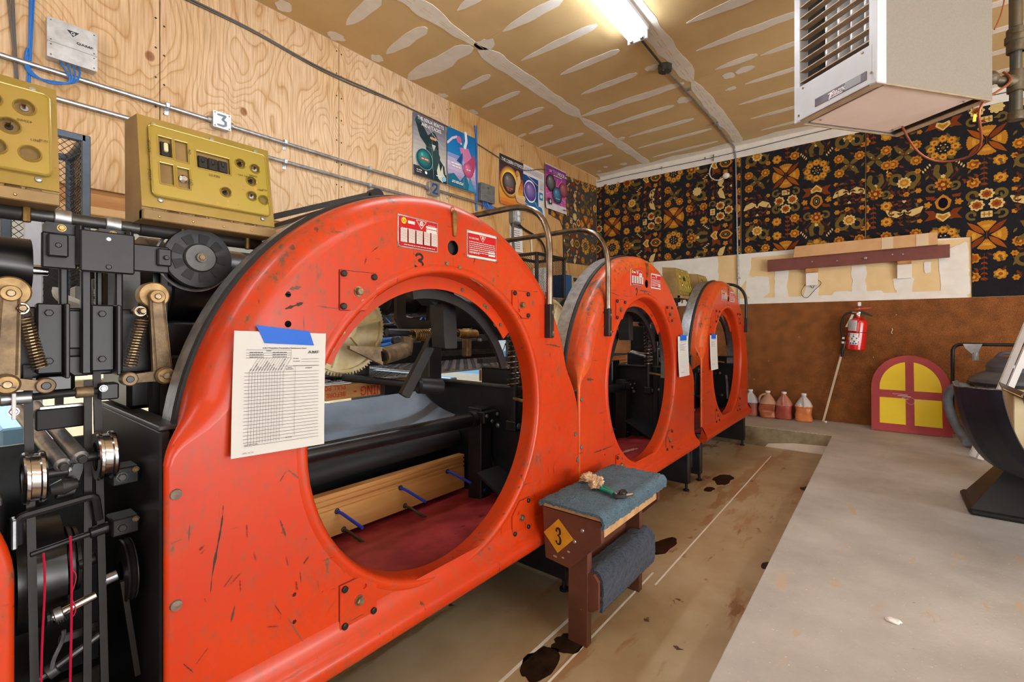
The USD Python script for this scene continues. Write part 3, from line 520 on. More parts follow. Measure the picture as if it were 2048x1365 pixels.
def subdiv(v, f, c, lim):
    """split triangles with long edges so that a print can bend"""
    e = np.max([np.linalg.norm(v[f[:, a]] - v[f[:, b]], axis=1) for a, b in ((0, 1), (1, 2), (2, 0))], axis=0); big = e > lim
    if not big.any(): return v, f, c
    cc = np.asarray(c); v2, f2 = trimesh.remesh.subdivide(v, f[big]); col = np.zeros((len(v2), 3)); col[:len(v)] = cc
    F = np.concatenate([f[big]] * 1); idx = f2.reshape(-1, 3)
    newc = col
    E = np.sort(np.concatenate([F[:, [0, 1]], F[:, [1, 2]], F[:, [2, 0]]]), axis=1); mids = (v[E[:, 0]] + v[E[:, 1]]) / 2
    from scipy.spatial import cKDTree
    if len(v2) > len(v):
        d, i = cKDTree(mids).query(v2[len(v):]); newc[len(v):] = cc[E[i, 0]]
    return v2, np.vstack([f[~big], f2]), newc
INK = srgb(60, 58, 58)
nt = sheet('note', 'white typed note taped to the plywood below the snake poster', 'note', 4.03, 4.26, 1.86, 2.15, [(rect(0, 0, .23, .29), srgb(226, 224, 220))] + [(words(.03, .24 - .025 * k, .15, .008, k), INK) for k in range(9)], slant=.05)
nt.add('tape', box(4.05, 4.23, W0 - .008, W0 - .005, 2.135, 2.20, .001), 'dull_cover', 'dark tape')

# posters: sizes and colours as seen, figures kept generic
def grad(w, h, cols, n=14, y0=0):
    c = np.array([srgb(*k) for k in cols]); out = []
    for i in range(n):
        t = (i + .5) / n * (len(c) - 1); k = min(int(t), len(c) - 2); out.append((rect(0, y0 + h * i / n, w, y0 + h * (i + 1.02) / n), tuple(c[k] + (c[k + 1] - c[k]) * (t - k))))
    return out
def ball(x, y, r, base, hi, tint=None):
    b, h = np.array(srgb(*base)), np.array(srgb(*hi)); L = []
    for k in range(7): s = k / 6; L.append((disc(x - .30 * r * s, y + .32 * r * s, r * (1 - .86 * s), 28), tuple(b * (1 - s) + (b * .45 + h * .55) * s)))
    L.append((disc(x - .34 * r, y + .40 * r, r * .10, 10, r * .16), tuple(h)))
    return L
def off(L, dx, dy): return [((g[0] + [dx, dy], g[1]) if isinstance(g, tuple) else affinity.translate(g, dx, dy), c) for g, c in L]
WHT = srgb(240, 240, 240)
pw, ph = .39, .555
P1 = grad(pw, ph, [(190, 186, 176), (196, 190, 178), (150, 146, 150), (92, 88, 104)])
GRN, GR2 = srgb(30, 52, 56), srgb(44, 72, 74)
P1 += [(rect(0, 0, pw, .09), srgb(52, 52, 58)), (Polygon([(.02, .50), (.07, .52), (.17, .40), (.23, .44), (.29, .40), (.31, .22), (.37, .16), (.38, .0), (.14, 0), (.15, .30), (.08, .36)]), GRN), (Polygon([(.15, .1), (.30, .1), (.32, .24), (.26, .33), (.18, .33)]), GR2), (disc(.235, .385, .048, 20, .062), GRN), (ribbon([(.205, .385), (.265, .385)], .022), srgb(206, 150, 116)),
    (Polygon([(.215, .33), (.265, .33), (.24, .27)]), srgb(196, 190, 190)), (ribbon([(.10, .52), (.36, .33)], .006), srgb(176, 190, 196)), (disc(.055, .50, .030, 12), GR2), (Polygon([(.27, .10), (.30, .18), (.315, .10), (.345, .17), (.35, .09), (.38, .05), (.33, .0), (.28, .03)]), srgb(206, 204, 184))]
P1 += [(disc(.125, .165, .099, 24), srgb(150, 180, 186))] + ball(.125, .165, .094, (18, 66, 74), (70, 190, 190)) + [(ribbon([(.085, .17), (.165, .16)], .03), srgb(150, 92, 74)), (words(.085, .16, .08, .014, 3), srgb(226, 190, 170))]
P1 += [(text('THE NINJA REACTS', .04, .505, .030, True, sx=.80), WHT), (text('AND ATTACKS.', .085, .458, .030, True, sx=.80), WHT), (words(.02, .045, .06, .010, 1), WHT), (words(.02, .028, .05, .006, 2), WHT), (disc(.125, .04, .014), WHT), (words(.25, .045, .06, .010, 5), WHT), (disc(.345, .035, .024), srgb(120, 190, 220))]
P2 = grad(pw, ph, [(30, 130, 160), (170, 150, 190), (206, 190, 214), (26, 120, 186), (14, 110, 176), (20, 104, 160)])
P2 += [(Polygon([(0, 0), (0, .10), (.08, .13), (.16, .07), (.24, .16), (.30, .0)]), srgb(24, 104, 130)), (Polygon([(.26, .0), (.30, .14), (.37, .0)]), srgb(60, 140, 180)), (Polygon([(.16, .40), (.28, .42), (.33, .34), (.28, .26), (.20, .28)]), srgb(196, 120, 160)), (Polygon([(.24, .26), (.36, .38), (.39, .30), (.36, .20), (.28, .20)]), srgb(170, 70, 110)), (Polygon([(.12, .26), (.20, .36), (.20, .24)]), srgb(30, 74, 130)), (ribbon([(.0, .40), (.06, .46), (.12, .49), (.18, .44)], .022), srgb(214, 196, 214)), (disc(.15, .47, .035, 14), srgb(190, 100, 140)), (ribbon([(.24, .56), (.25, .48), (.23, .42)], .035), srgb(220, 224, 236))]
P2 += [(ribbon([(.21, .18), (.19, .26), (.21, .33)], .012), srgb(90, 140, 200))] + ball(.275, .205, .074, (176, 66, 110), (226, 150, 170)) + [(words(.245, .20, .06, .013, 4), WHT), (words(.04, .215, .12, .016, 8), WHT), (words(.05, .19, .13, .014, 9), WHT), (words(.04, .045, .15, .011, 6), WHT), (words(.03, .03, .17, .011, 7), WHT)]
sheet('poster', 'creased double poster headed THE NINJA REACTS AND ATTACKS on the plywood', 'poster', 2.665, 3.455, 2.36, 2.915, P1 + off(P2, pw + .005, 0) + [(rect(.195, 0, .1965, ph), srgb(210, 214, 214)), (rect(.59, 0, .5915, ph), srgb(200, 214, 230)), (rect(0, .275, .39, .2762), srgb(150, 160, 160))], curl=.018, m='glossy_print')
pw, ph = .425, .545
P3 = grad(pw, ph, [(206, 92, 40), (222, 150, 60), (226, 160, 56), (206, 110, 50), (82, 56, 60), (58, 46, 54), (52, 44, 52)])
for k in range(5): P3.append((disc(.175, .27, .175 - .012 * k, 26), tuple(np.array(srgb(150, 84, 50)) * (1 - k / 4) + np.array(srgb(250, 206, 90)) * k / 4)))
P3 += ball(.165, .255, .122, (52, 36, 36), (170, 160, 160)) + [(words(.11, .19, .11, .022, 3), srgb(196, 92, 70)), (words(.12, .17, .08, .016, 4), srgb(196, 92, 70)), (ribbon([(.31, .40), (.335, .33), (.30, .25), (.285, .17), (.30, .12), (.42, .14)], .06), srgb(226, 190, 130)), (ribbon([(.30, .10), (.42, .09)], .055), srgb(214, 176, 140)), (disc(.30, .395, .028, 12, .036), srgb(196, 140, 84)), (text('THE COBRA STRIKES.', .02, .475, .034, True, sx=.80, ang=0), WHT)]
P4 = [(rect(0, 0, pw, ph), srgb(224, 222, 226)), (rect(0, .02, .30, .43), srgb(28, 76, 140)), (Polygon([(0, .02), (.30, .02), (.30, .16), (0, .12)]), srgb(30, 112, 166)), (Polygon([(0, .26), (.12, .2), (.30, .30), (.30, .4), (0, .36)]), srgb(20, 52, 106)), (disc(.135, .255, .118, 26, .132), WHT)] + ball(.135, .255, .112, (78, 56, 150), (206, 180, 226)) + [(ribbon([(.0, .45), (.28, .36)], .006), WHT), (ribbon([(.20, .16), (.30, .06)], .004), WHT), (ribbon([(.02, .10), (.26, .02)], .004), WHT), (rect(.315, .20, .385, .29), srgb(26, 132, 176)), (disc(.35, .245, .024), srgb(206, 226, 236)), (disc(.315, .06, .045, 18, .052), srgb(30, 120, 176))] + [(words(.32, .33 - .013 * k if k else .33, .08, .006, k), srgb(170, 170, 176)) for k in range(1)] + [(words(.02, .51 - .016 * k, .36, .007, k + 3), srgb(176, 160, 180)) for k in range(4)] + [(words(.315, .42 - .014 * k, .085, .006, k + 30), srgb(170, 170, 180)) for k in range(8)]
sheet('poster', 'orange bowling poster headed THE COBRA STRIKES', 'poster', 3.845, 4.27, 2.35, 2.895, P3, curl=.02, m='glossy_print')
sheet('poster', 'white bordered poster with a purple bowling ball on blue', 'poster', 4.272, 4.69, 2.35, 2.895, P4, curl=.02, slant=-.02, m='glossy_print')
pw, ph = .465, .54
P5 = grad(pw, ph, [(224, 220, 226), (224, 220, 226), (196, 90, 160), (206, 88, 166), (190, 70, 156), (140, 60, 140), (120, 56, 136)])
P5[:4] = [(rect(0, 0, pw, .09), srgb(222, 218, 224)), (rect(0, .09, pw, .18), srgb(200, 96, 166))]
P5 += [(Polygon([(.2, .25), (.25 * math.cos(a) + .2, .25 + .25 * math.sin(a)), (.25 * math.cos(a + .05) + .2, .25 + .25 * math.sin(a + .05))]).intersection(rect(0, .09, pw, .42)), srgb(226, 150, 200)) for a in np.linspace(0, 6.2, 17)]
P5 += ball(.105, .33, .105, (40, 34, 40), (176, 170, 170)) + ball(.385, .30, .092, (126, 40, 60), (214, 140, 140)) + ball(.235, .20, .105, (28, 58, 92), (110, 190, 226)) + [(words(.19, .15, .09, .016, 3), srgb(190, 180, 170)), (rect(.02, .05, .09, .13), srgb(48, 56, 62)), (leaf(.055, .065, .055, .035, 80), srgb(220, 216, 190)), (words(.34, .03, .09, .018, 5), INK)]
P5 += [(ribbon([(.05, .475), (.10, .478)], .006), WHT), (ribbon([(.05, .46), (.10, .463)], .006), WHT), (text('THUNDER', .12, .45, .042, True, sx=.95), WHT), (text('THUNDER', .124, .452, .038, False, sx=.98), srgb(150, 60, 140)), (ribbon([(.40, .472), (.44, .475)], .006), WHT), (ribbon([(.40, .457), (.44, .46)], .006), WHT), (words(.14, .425, .20, .014, 8), WHT)]
sheet('poster', 'pink and purple poster with three bowling balls next to the floral carpet', 'poster', 4.70, 5.16, 2.47, 3.03, P5, y=W0 - .018, curl=.02, m='glossy_print')

# wire mesh guards standing behind the machines
mat('guard_blue', srgb(84, 96, 112), srgb(72, 84, 98), 12, .45, .3)
def mesh_guard(label, x0, x1, y, z0, z1, m, wirem, step=.016, d=.35):
    t = thing('mesh_guard', label, 'guard', ((x0 + x1) / 2, y, z0))
    b = .028
    for px, py in ((x0, y), (x1, y), (x0, y + d), (x1, y + d)): t.add('post', box(px - b/2, px + b/2, py - b/2, py + b/2, z0, z1, .003), m)
    t.each('top_rail', (box(x0, x1, y - b/2, y + b/2, z1 - b, z1, .003), box(x0, x1, y + d - b/2, y + d + b/2, z1 - b, z1, .003), box(x0 - b/2, x0 + b/2, y, y + d, z1 - b, z1, .003), box(x1 - b/2, x1 + b/2, y, y + d, z1 - b, z1, .003)), m)
    def net(o, U, w, h):
        out = []; k = 0
        for s in (1, -1):
            for c in np.arange(-h, w + h, step * 1.6):
                a = LineString([(c, 0), (c + s * h, h)]).intersection(rect(0, 0, w, h))
                if a.is_empty or a.geom_type != 'LineString' or a.length < step: continue
                p, q = [o + U * x + Z * z for x, z in a.coords[:2]]; out.append((p, q))
        seg = []
        for p, q in out: seg.append(tube([p, q], .0013, 3))
        return cat(*seg)
    t.add('wire_mesh', cat(net(A(x0, y, z0), X, x1 - x0, z1 - z0), net(A(x1, y, z0), Y, d, z1 - z0), net(A(x0, y, z0), Y, d, z1 - z0)), wirem, 'diagonal wire mesh', smooth=False, kind='stuff')
    return t
# ------------------------------------------------------------------ the pinsetters: orange rear housings with the works inside
D, ZC, RH, RL = 1.1, .70, .724, .475          # front plane, hole centre height, hood radius, hole radius
def housing(xl, xr, xc):
    """pressed sheet housing: flat face with a round opening, rolled hood edge, flared shoulders, ledge along the bottom"""
    F, R, B, YB = [], [], [], []
    def put_(x, z, r, bx, bz, yb): F.append(A(x, z)); R.append(r); B.append(A(bx, bz)); YB.append(yb)
    wl_, wr_ = xl - xc, xr - xc
    for z in np.linspace(.24, .725, 9): put_(wl_, z - ZC, .010, wl_ + .001, z - ZC, D + .014)
    bez = lambda P, t: (1-t)**3 * P[0] + 3*t*(1-t)**2 * P[1] + 3*t*t*(1-t) * P[2] + t**3 * P[3]
    al, ar = math.radians(167), math.radians(11)
    PL = [A(wl_, .03), A(wl_ + .006, .085), A(-.722, .10), A(RH * math.cos(al), RH * math.sin(al))]
    for t in np.linspace(0, 1, 14)[:-1]:                                                                        # left shoulder
        p = bez(PL, t); a = math.radians(183 - 16 * t); put_(p[0], p[1], .012 + .058 * t ** 1.5, RH * math.cos(a), RH * math.sin(a), D + .10)
    for a in np.linspace(167, 11, 76): c, s = math.cos(math.radians(a)), math.sin(math.radians(a)); put_(RH * c, RH * s, .07 - .048 * max(0, (52 - a) / 41) ** .8, RH * c, RH * s, D + .10)
    PR = [A(RH * math.cos(ar), RH * math.sin(ar)), A(.735, .075), A(wr_ - .008, .02), A(wr_, -.10)]
    for t in np.linspace(.06, 1, 15):
        p = bez(PR, t); a = math.radians(11 - 14 * t); put_(p[0], p[1], .022 - .012 * t, (RH * math.cos(a)) * (1 - t ** 3) + (wr_ - .002) * t ** 3, p[1], D + .10 - .085 * t ** 3)
    for z in np.linspace(.58, .24, 8): put_(wr_, z - ZC, .010, wr_ - .001, z - ZC, D + .014)
    F, B = np.array(F), np.array(B); n = len(F)
    t = np.gradient(F, axis=0); t /= np.linalg.norm(t, axis=1, keepdims=True); N = np.c_[-t[:, 1], t[:, 0]]        # outward: the outline runs clockwise
    rows, inner = [], []
    for i in range(n):
        r = R[i]; q = F[i] - N[i] * r; inner.append(q); row = [A(xc + q[0], D, ZC + q[1])]
        for b in np.linspace(0, 90, 8)[1:]: s, c = math.sin(math.radians(b)), math.cos(math.radians(b)); p = q + N[i] * r * s; row.append(A(xc + p[0], D + r * (1 - c), ZC + p[1]))
        e = row[-1]
        for k in (.33, .66, 1): row.append(A(e[0] + (xc + B[i][0] - e[0]) * k, e[1] + (YB[i] - e[1]) * k, e[2] + (ZC + B[i][1] - e[2]) * k))
        rows.append(row)
    edge = loft(rows)
    inner = np.array(inner); ring_ = [(xc + x, ZC + z) for x, z in inner]
    face = Polygon(ring_).buffer(0)
    lip = [(xc + (RL + .030) * math.cos(a), ZC + (RL + .030) * math.sin(a)) for a in np.linspace(0, 2 * np.pi, 72, endpoint=False)]
    holes = [(xc + .012, 1.262, .024), (xc - .525, 1.01, .008), (xc - .525, 1.08, .007), (xc - .51, .30, .005), (xc - .51, .365, .005)]
    face = face.difference(Polygon(lip))
    for x, z, r in holes: face = face.difference(disc(x, z, r, 14))
    v, f = tri2(face); fm = trimesh.Trimesh(np.c_[v[:, 0], np.full(len(v), D), v[:, 1]], f, process=False)
    lp = lathe([(RL + .030, 0), (RL + .022, -.004), (RL + .013, -.006), (RL + .005, -.003), (RL, .006), (RL - .003, .02), (RL - .004, .065)], (xc, D, ZC), Y, 72)
    # ledge: an extruded profile along the bottom
    x0, x1 = xl + .012, xr - .012
    prof = [(D, .245), (D - .003, .225), (D - .012, .205), (D - .022, .192), (D - .034, .180), (D - .040, .165), (D - .038, .145), (D - .026, .130), (D - .008, .122), (D + .02, .122), (D + .02, .135)]
    ld = loft([[A(x, y, z) for y, z in prof] for x in np.linspace(x0 - .012, x1 + .012, 24)]); ld.faces = ld.faces[:, ::-1]
    ends = [trimesh.Trimesh([A(x, y, z) for y, z in prof], [[0, i, i + 1] if x == x0 - .012 else [0, i + 1, i] for i in range(1, len(prof) - 1)], process=False) for x in (x0 - .012, x1 + .012)]
    m = cat(fm, lp, ld, *ends); m.merge_vertices(digits_vertex=5)
    return m, edge
def arc_ring(xc, y, r0, r1, a0, a1, t, n=40):
    a = np.radians(np.linspace(a0, a1, n)); p = np.r_[np.c_[r1 * np.cos(a), r1 * np.sin(a)], np.c_[r0 * np.cos(a[::-1]), r0 * np.sin(a[::-1])]]
    return Polygon(p)
def data_plate(m, x, z, w, h, kind):
    p = m.add('data_plate', box(x, x + w, D - .002, D, z, z + h, .0008), 'zinc', 'red and silver printed data plate')
    RD, SV = srgb(178, 22, 34), srgb(206, 198, 190)
    L = [(rect(.004, .004, w - .004, h - .004), RD)]
    if kind:
        L += [(disc(.022, h - .016, .0095), srgb(206, 190, 40)), (text('UL', .016, h - .020, .008, True), RD), (rect(.036, h - .022, .062, h - .013), SV), (Polygon([(.066, h - .006), (.108, h - .006), (.087, h - .032)]), SV), (Polygon([(.069, h - .0075), (.105, h - .0075), (.087, h - .029)]), RD), (disc(.087, h - .015, .007), SV), (text('M', .0845, h - .0175, .005, True), RD), (rect(.105, h - .026, .148, h - .018), SV), (rect(.105, h - .037, .148, h - .028), SV), (words(.012, h - .039, .08, .0025, 3), SV), (words(.112, h - .016, .03, .002, 4), SV), (words(.02, .008, .12, .003, 6), SV)]
        for k in range(5):
            a = .008 + k * .0272; L.append((rect(a, .016, a + .0245, .056), SV))
            L += [(words(a + .001, .018 + .0034 * j, .023, .0012, k * 20 + j, .9), srgb(170, 120, 116)) for j in range(11)]
    else:
        L += [(rect(0, h - .010, w, h - .003), SV), (rect(0, .003, w, .010), SV), (Polygon([(w*.40, h - .013), (w*.62, h - .013), (w*.51, h - .034)]), SV), (Polygon([(w*.42, h - .0145), (w*.60, h - .0145), (w*.51, h - .031)]), RD), (disc(w*.51, h - .0195, .0045), SV), (text('810 MACHINE', .008, h - .029, .0055, True, sx=.9), SV)]
        L += [(words(.008, h - .040 - .0068 * j, w - .018, .0028, j + 40, .9), SV) for j in range(6)] + [(rect(w - .048, .026, w - .012, .032), SV), (rect(w - .048, .016, w - .012, .022), SV), (words(.008, .027, .04, .003, 71), SV), (words(.008, .017, .05, .003, 72), SV)]
    p.add('plate_print', prnt(L, (x, D - .002, z), X, Z, .0002, .0003), 'glossy_print')
    for a, b in ((.004, .004), (w - .004, .004), (.004, h - .004), (w - .004, h - .004)): p.add('rivet', cyl((x + a, D - .004, z + b), (x + a, D - .001, z + b), .003, 8), 'zinc')
def mount_plate(m, poly, bolts, big, hole=None, pm='orange_paint'):
    g = Polygon(poly); p = m.add('mounting_plate', prism(g.difference(disc(*hole, .007, 10)) if hole else g, (0, D - .0004, 0), X, Z, .004), pm)
    o = g.buffer(.0022).difference(g.buffer(-.0002)); p.add('plate_seam', prnt([(o, srgb(96, 26, 14))], (0, D, 0), X, Z), 'print')
    for x, z in bolts: p.add('plate_bolt', lathe([(0, 0), (.0085, 0), (.0085, .006), (.006, .008), (0, .008)], (x, D - .004, z), -Y, 12), 'knob_black')
    p.add('hex_bolt', bolt((big[0], D - .004, big[1]), -Y, .011, .012), 'bolt_metal', 'large hex bolt')
def paper_form(x, z, label, w=.21, h=.272, tilt=-2.2, big=True):
    t = thing('maintenance_sheet', label, 'paper form', (x, D - .007, z - h), group=None)
    def place(v, o=0):
        v = np.array(v); a = math.radians(tilt); c, s = math.cos(a), math.sin(a); X_, Z_ = v[:, 0] * c - v[:, 1] * s, v[:, 0] * s + v[:, 1] * c
        return np.c_[x + X_, D - .0095 - .010 * np.clip(-v[:, 1] / h, 0, 1) ** 2 - v[:, 2], z + Z_]
    g = trimesh.creation.box([w, h, .0006]); g = g.subdivide().subdivide().subdivide(); g.apply_translation([w / 2, -h / 2, 0]); g.vertices = place(g.vertices); g.faces = g.faces[:, ::-1] if False else g.faces
    t.add('sheet', g, 'paper', smooth=60)
    K = srgb(70, 68, 70); L = []
    u = lambda q: q * w / .85                     # form drawn on a sheet 0.85 wide
    hl = lambda x0, x1, y, th=.0012: (rect(u(x0), -u(y) - th * w / .4, u(x1), -u(y)), K)
    vl = lambda x, y0, y1: (Polygon([(u(x), -u(y0)), (u(x) + .0005, -u(y0)), (u(x) + .0005, -u(y1)), (u(x), -u(y1))]), K)
    if big:
        L += [(text('A.M.F Pinspotters Preventative Maintenance Check', u(.24), -u(.155), u(.0115), True, sx=1.08), K), hl(.1, .50, .165), hl(.1, .50, .195), hl(.1, .50, .215), hl(.1, .50, .238), vl(.50, .165, .235), (text('LEGEND', u(.27), -u(.180), u(.009), True), K), (text('AMF', u(.665), -u(.20), u(.026), True, sx=1.55), K), (Polygon([(u(.715), -u(.178)), (u(.735), -u(.178)), (u(.725), -u(.192))]), K)]
        for k in range(3): L += [(words(u(.13), -u(.192 + .021 * k), u(.12), u(.008), k), K), (words(u(.33), -u(.192 + .021 * k), u(.13), u(.008), k + 5), K)]
        L += [(text('PIN NAME', u(.52), -u(.252), u(.008), True), K), (text('PIN NUMBER', u(.52), -u(.278), u(.008), True), K), hl(.6, .78, .252), hl(.6, .78, .278), hl(.52, .78, .315), hl(.45, .78, .318), (text('PARTS', u(.47), -u(.338), u(.010), True), K), (text('REPLACED', u(.455), -u(.352), u(.010), True), K), (text('COMMENT', u(.64), -u(.345), u(.010), True), K)]
        for k in range(12): x0 = .13 + .0245 * k; L += [(Polygon([(u(x0), -u(.365)), (u(x0) + .0005, -u(.365)), (u(x0 + .075) + .0005, -u(.240)), (u(x0 + .075), -u(.240))]), K), vl(x0, .365, 1.0)]; L += [(text(('OIL', 'BELT DRIVE', 'SWEEP', 'TABLE', 'SPOTTING CUP', 'BIN SWITCH', 'SHUTTLE', 'ELEVATOR', 'CAM', 'PIT', 'DISTRIBUTOR ARM', 'BALL LIFT')[k], u(x0 + .012), -u(.357), u(.0095), True, 59), K)]
        L += [vl(.43, .365, .88), vl(.54, .325, .97), (Polygon([(u(.43), -u(.365)), (u(.433), -u(.365)), (u(.505), -u(.24)), (u(.502), -u(.24))]), K)]
        L += [hl(.09, .78, .37 + .0305 * k) for k in range(21)] + [(text('MAINTENANCE MAN', u(.1), -u(1.005), u(.008), True), K), (text('ADD. 12-80', u(.09), -u(1.075), u(.011)), K), (words(u(.46), -u(.985), u(.06), u(.008), 4), K), hl(.1, .78, 1.01)]
    else:
        L += [(words(u(.2), -u(.16), u(.5), u(.012), 3), K)] + [(words(u(.14), -u(.22 + .03 * k), u(.5 - .08 * (k % 3)), u(.012), k), srgb(120, 116, 126)) for k in range(7)] + [(words(u(.15), -u(1.0), u(.3), u(.01), 9), K)] + [hl(.1, .75, .45 + .05 * k, .0006) for k in range(9)]
    v, f, c = prnt(L, (0, 0, 0), X, Y, .00003, .0012)
    t.add('printed_form', (place(v), f, c), 'print')
    tp = Polygon([(w * .20, .014), (w * .79, .004), (w * .85, -.030), (w * .30, -.026), (w * .255, -.006)] if big else [(w * .2, .012), (w * .8, .008), (w * .8, -.03), (w * .2, -.03)])
    g = prism(tp, (0, 0, 0), X, Y, .0006); g.vertices[:, 2] += .0022; g.vertices = place(g.vertices); t.add('tape', g, 'blue_tape', 'blue masking tape')
    return t
def rail(m, x, mtl, y1=1.95, z0=.97, h=1.53, r=.0135):
    m.add('grab_rail', tube(bend([(x, D - .016, z0), (x, D - .016, h), (x, y1, h), (x, y1 + .06, h - .35)], 9, .21), r, 12), mtl, 'bent tubular grab rail')
    m.add('rail_foot', box(x - .014, x + .014, D - .030, D - .001, z0 - .01, z0 + .13, .003), 'black_metal', 'flattened black rail foot')
    for z in (z0 + .01, z0 + .095): m.add('rail_bolt', bolt((x + .002, D - .03, z), -Y, .008), 'bolt_metal')
def machine(label, xl, xr, xc, num, rail_dx, rail_mat, nh, full=True):
    m = thing('pinsetter', label, 'pinsetter', (xc, D + .5, PZ))
    q, w = xl - .287, xr - xl                      # measured on the nearest whole machine
    hm, he = housing(xl, xr, xc)
    m.add('rolled_rim', he, 'orange_rim' if num in (2, 1) else 'orange_paint', 'rolled orange edge of the hood', smooth=60); m.add('eye_hole_blackout', box(xc - .05, xc + .07, D + .02, D + .03, 1.21, 1.31, .003), 'rubber')  # black sheet added behind the eye hole so the hole reads dark
    m.add('rear_housing', hm, 'orange_paint', 'scratched orange sheet metal housing with a round opening', smooth=42)
    rf = m.add('opening_flange', prism(arc_ring(xc, 0, RL - .045, RL - .003, 37, 152, .004), (xc, D + .066, ZC), X, Z, .004), 'orange_paint')
    for a in (44, 57, 59, 75, 140, 147): rf.add('flange_bolt', bolt((xc + (RL - .025) * math.cos(math.radians(a)), D + .062, ZC + (RL - .025) * math.sin(math.radians(a))), -Y, .006), 'bolt_metal')
    m.add('inner_rim', prism(arc_ring(xc, 0, RL - .075, RL - .04, 20, 100, .01), (xc, D + .11, ZC), X, Z, .012), 'black_metal')
    al = math.radians(20)
    m.add('rubber_trim', tube([(xc + (RH - .002) * math.cos(a), D + .110, ZC + (RH - .002) * math.sin(a)) for a in np.radians(np.linspace(186, -3, 60))], .012, 8), 'rubber', 'black rubber edge trim behind the hood')
    m.add('inner_hood', loft([[A(xc + (RH + .004) * math.cos(a), y, ZC + (RH + .004) * math.sin(a)) for y in (D + .120, D + .16, D + .19)] for a in np.radians(np.linspace(188, -5, 60))]), 'zinc', 'grey metal hoop behind the trim')
    if num:
        s = {3: [(-.5, .75), (-.25, .98), (.15, .98), (.42, .72), (.30, .30), (-.08, .08), (.05, .0), (.32, -.12), (.50, -.45), (.30, -.85), (-.15, -1.0), (-.62, -.80)], 2: [(-.4, .6), (-.2, .95), (.2, .95), (.4, .6), (.2, 0), (-.4, -.9), (.45, -.9)], 1: [(0, 1), (0, -1)]}[num]
        m.add('painted_number', prnt([(ribbon(curve([(a * .026, b * .021, 0) for a, b in s], 40)[:, :2] if num == 3 else [(a * .024, b * .022) for a, b in s], .0075), srgb(24, 18, 18))], (xc - .128, D, 1.203), X, Z), 'print', 'hand-painted number')
    data_plate(m, xc - .21, 1.236, .155, .095, 1); data_plate(m, xc + .075, 1.238, .152, .095, 0)
    o = lambda pts: [(x - 1.053 + xc, z) for x, z in pts]
    mount_plate(m, o([(.66, 1.15), (.77, 1.15), (.77, 1.09), (.735, 1.048), (.66, 1.048)]), o([(.669, 1.142), (.761, 1.14), (.668, 1.057)]), o([(.713, 1.098)])[0], o([(.73, 1.073)])[0])
    mount_plate(m, o([(1.37, 1.142), (1.478, 1.142), (1.478, 1.04), (1.43, 1.04), (1.37, 1.082)]), o([(1.382, 1.133), (1.466, 1.133), (1.466, 1.05)]), o([(1.428, 1.09)])[0], o([(1.408, 1.068)])[0])
    mount_plate(m, o([(1.478, .335), (1.478, .212), (1.37, .212), (1.37, .29), (1.415, .335)]), o([(1.467, .325), (1.467, .222), (1.382, .222)]), o([(1.425, .27)])[0], o([(1.405, .292)])[0])
    mount_plate(m, o([(.66, .335), (.715, .335), (.77, .295), (.77, .215), (.66, .215)]), o([(.672, .323), (.759, .227), (.672, .227)]), o([(.715, .275)])[0], o([(.732, .305)])[0])
    for x, z in o([(1.037, 1.207), (1.092, 1.20)]): m.add('face_bolt', bolt((x, D, z), -Y, .007), 'bolt_metal')
    for x, z in ((xl + .018, .67), (xl + .018, .45), (xr - .03, .52), (xr - .012, .40)): m.add('side_bolt', lathe([(0, 0), (.011, 0), (.010, .005), (0, .007)], (x, D, z), -Y, 12), 'worn_grey')
    hl_ = m.add('latch', hull([(xc + .010 + a, D - .008 + b, z) for a, z in ((-.006, 1.382), (.010, 1.384), (.013, 1.345), (-.004, 1.34), (.009, 1.30), (.0, 1.30)) for b in (0, .007)]), 'brass', 'small worn brass latch above the eye hole')
    hl_.add('latch_ring', tube([(xc + .004 + .008 * math.cos(a), D - .008, 1.384 + .009 * math.sin(a)) for a in np.linspace(0, 2*np.pi, 14)], .0022, 6), 'brass')
    rail(m, xc + rail_dx, rail_mat, h=nh)
    # the frame and the pit
    m.each('side_plate', [box(xl + .012, xl + .032, D + .08, 1.72, PZ + .10, .785, .004), box(xr - .032, xr - .012, D + .06, 2.9, PZ + .10, .70, .004)], 'black_metal', 'black side plate')
    m.each('plate_flange', [box(xl + .010, xl + .052, D + .08, 1.72, .785, .795, .002), box(xr - .06, xr - .01, D + .06, 2.2, .70, .712, .002)], 'grey_metal')
    m.each('levelling_foot', [cat(cyl((x, y, PZ), (x, y, PZ + .012), .022, 12), cyl((x, y, PZ + .01), (x, y, PZ + .16), .010, 8)) for x in (xl + .06, xr - .06) for y in (D + .04, 2.4)], 'black_metal')
    m.each('base_rail', [box(x - .03, x + .03, D + .02, 2.8, PZ + .055, .12, .004) for x in (xl + .05, xr - .05)], 'black_metal')
    X0, X1 = xl + .034, xr - .034
    def xp(poly, x0, x1): return prism(Polygon(poly), (x0, 0, 0), Y, Z, x1 - x0)
    m.add('pit_board', xp([(D + .02, .205), (1.86, .115), (1.86, .10), (D + .02, .19)], X0, X1), 'pit_red', 'worn red pit floor board')
    pk = m.add('pit_plank', xp([(1.75, .155), (1.75, .262), (1.757, .265), (1.757, .271), (1.75, .274), (1.75, .284), (1.757, .287), (1.757, .293), (1.75, .296), (1.75, .306), (1.757, .309), (1.757, .314), (1.75, .317), (1.75, .33), (1.79, .33), (1.79, .155)], X0, X1 - .05), 'lumber', 'wooden kick plank with grooves')
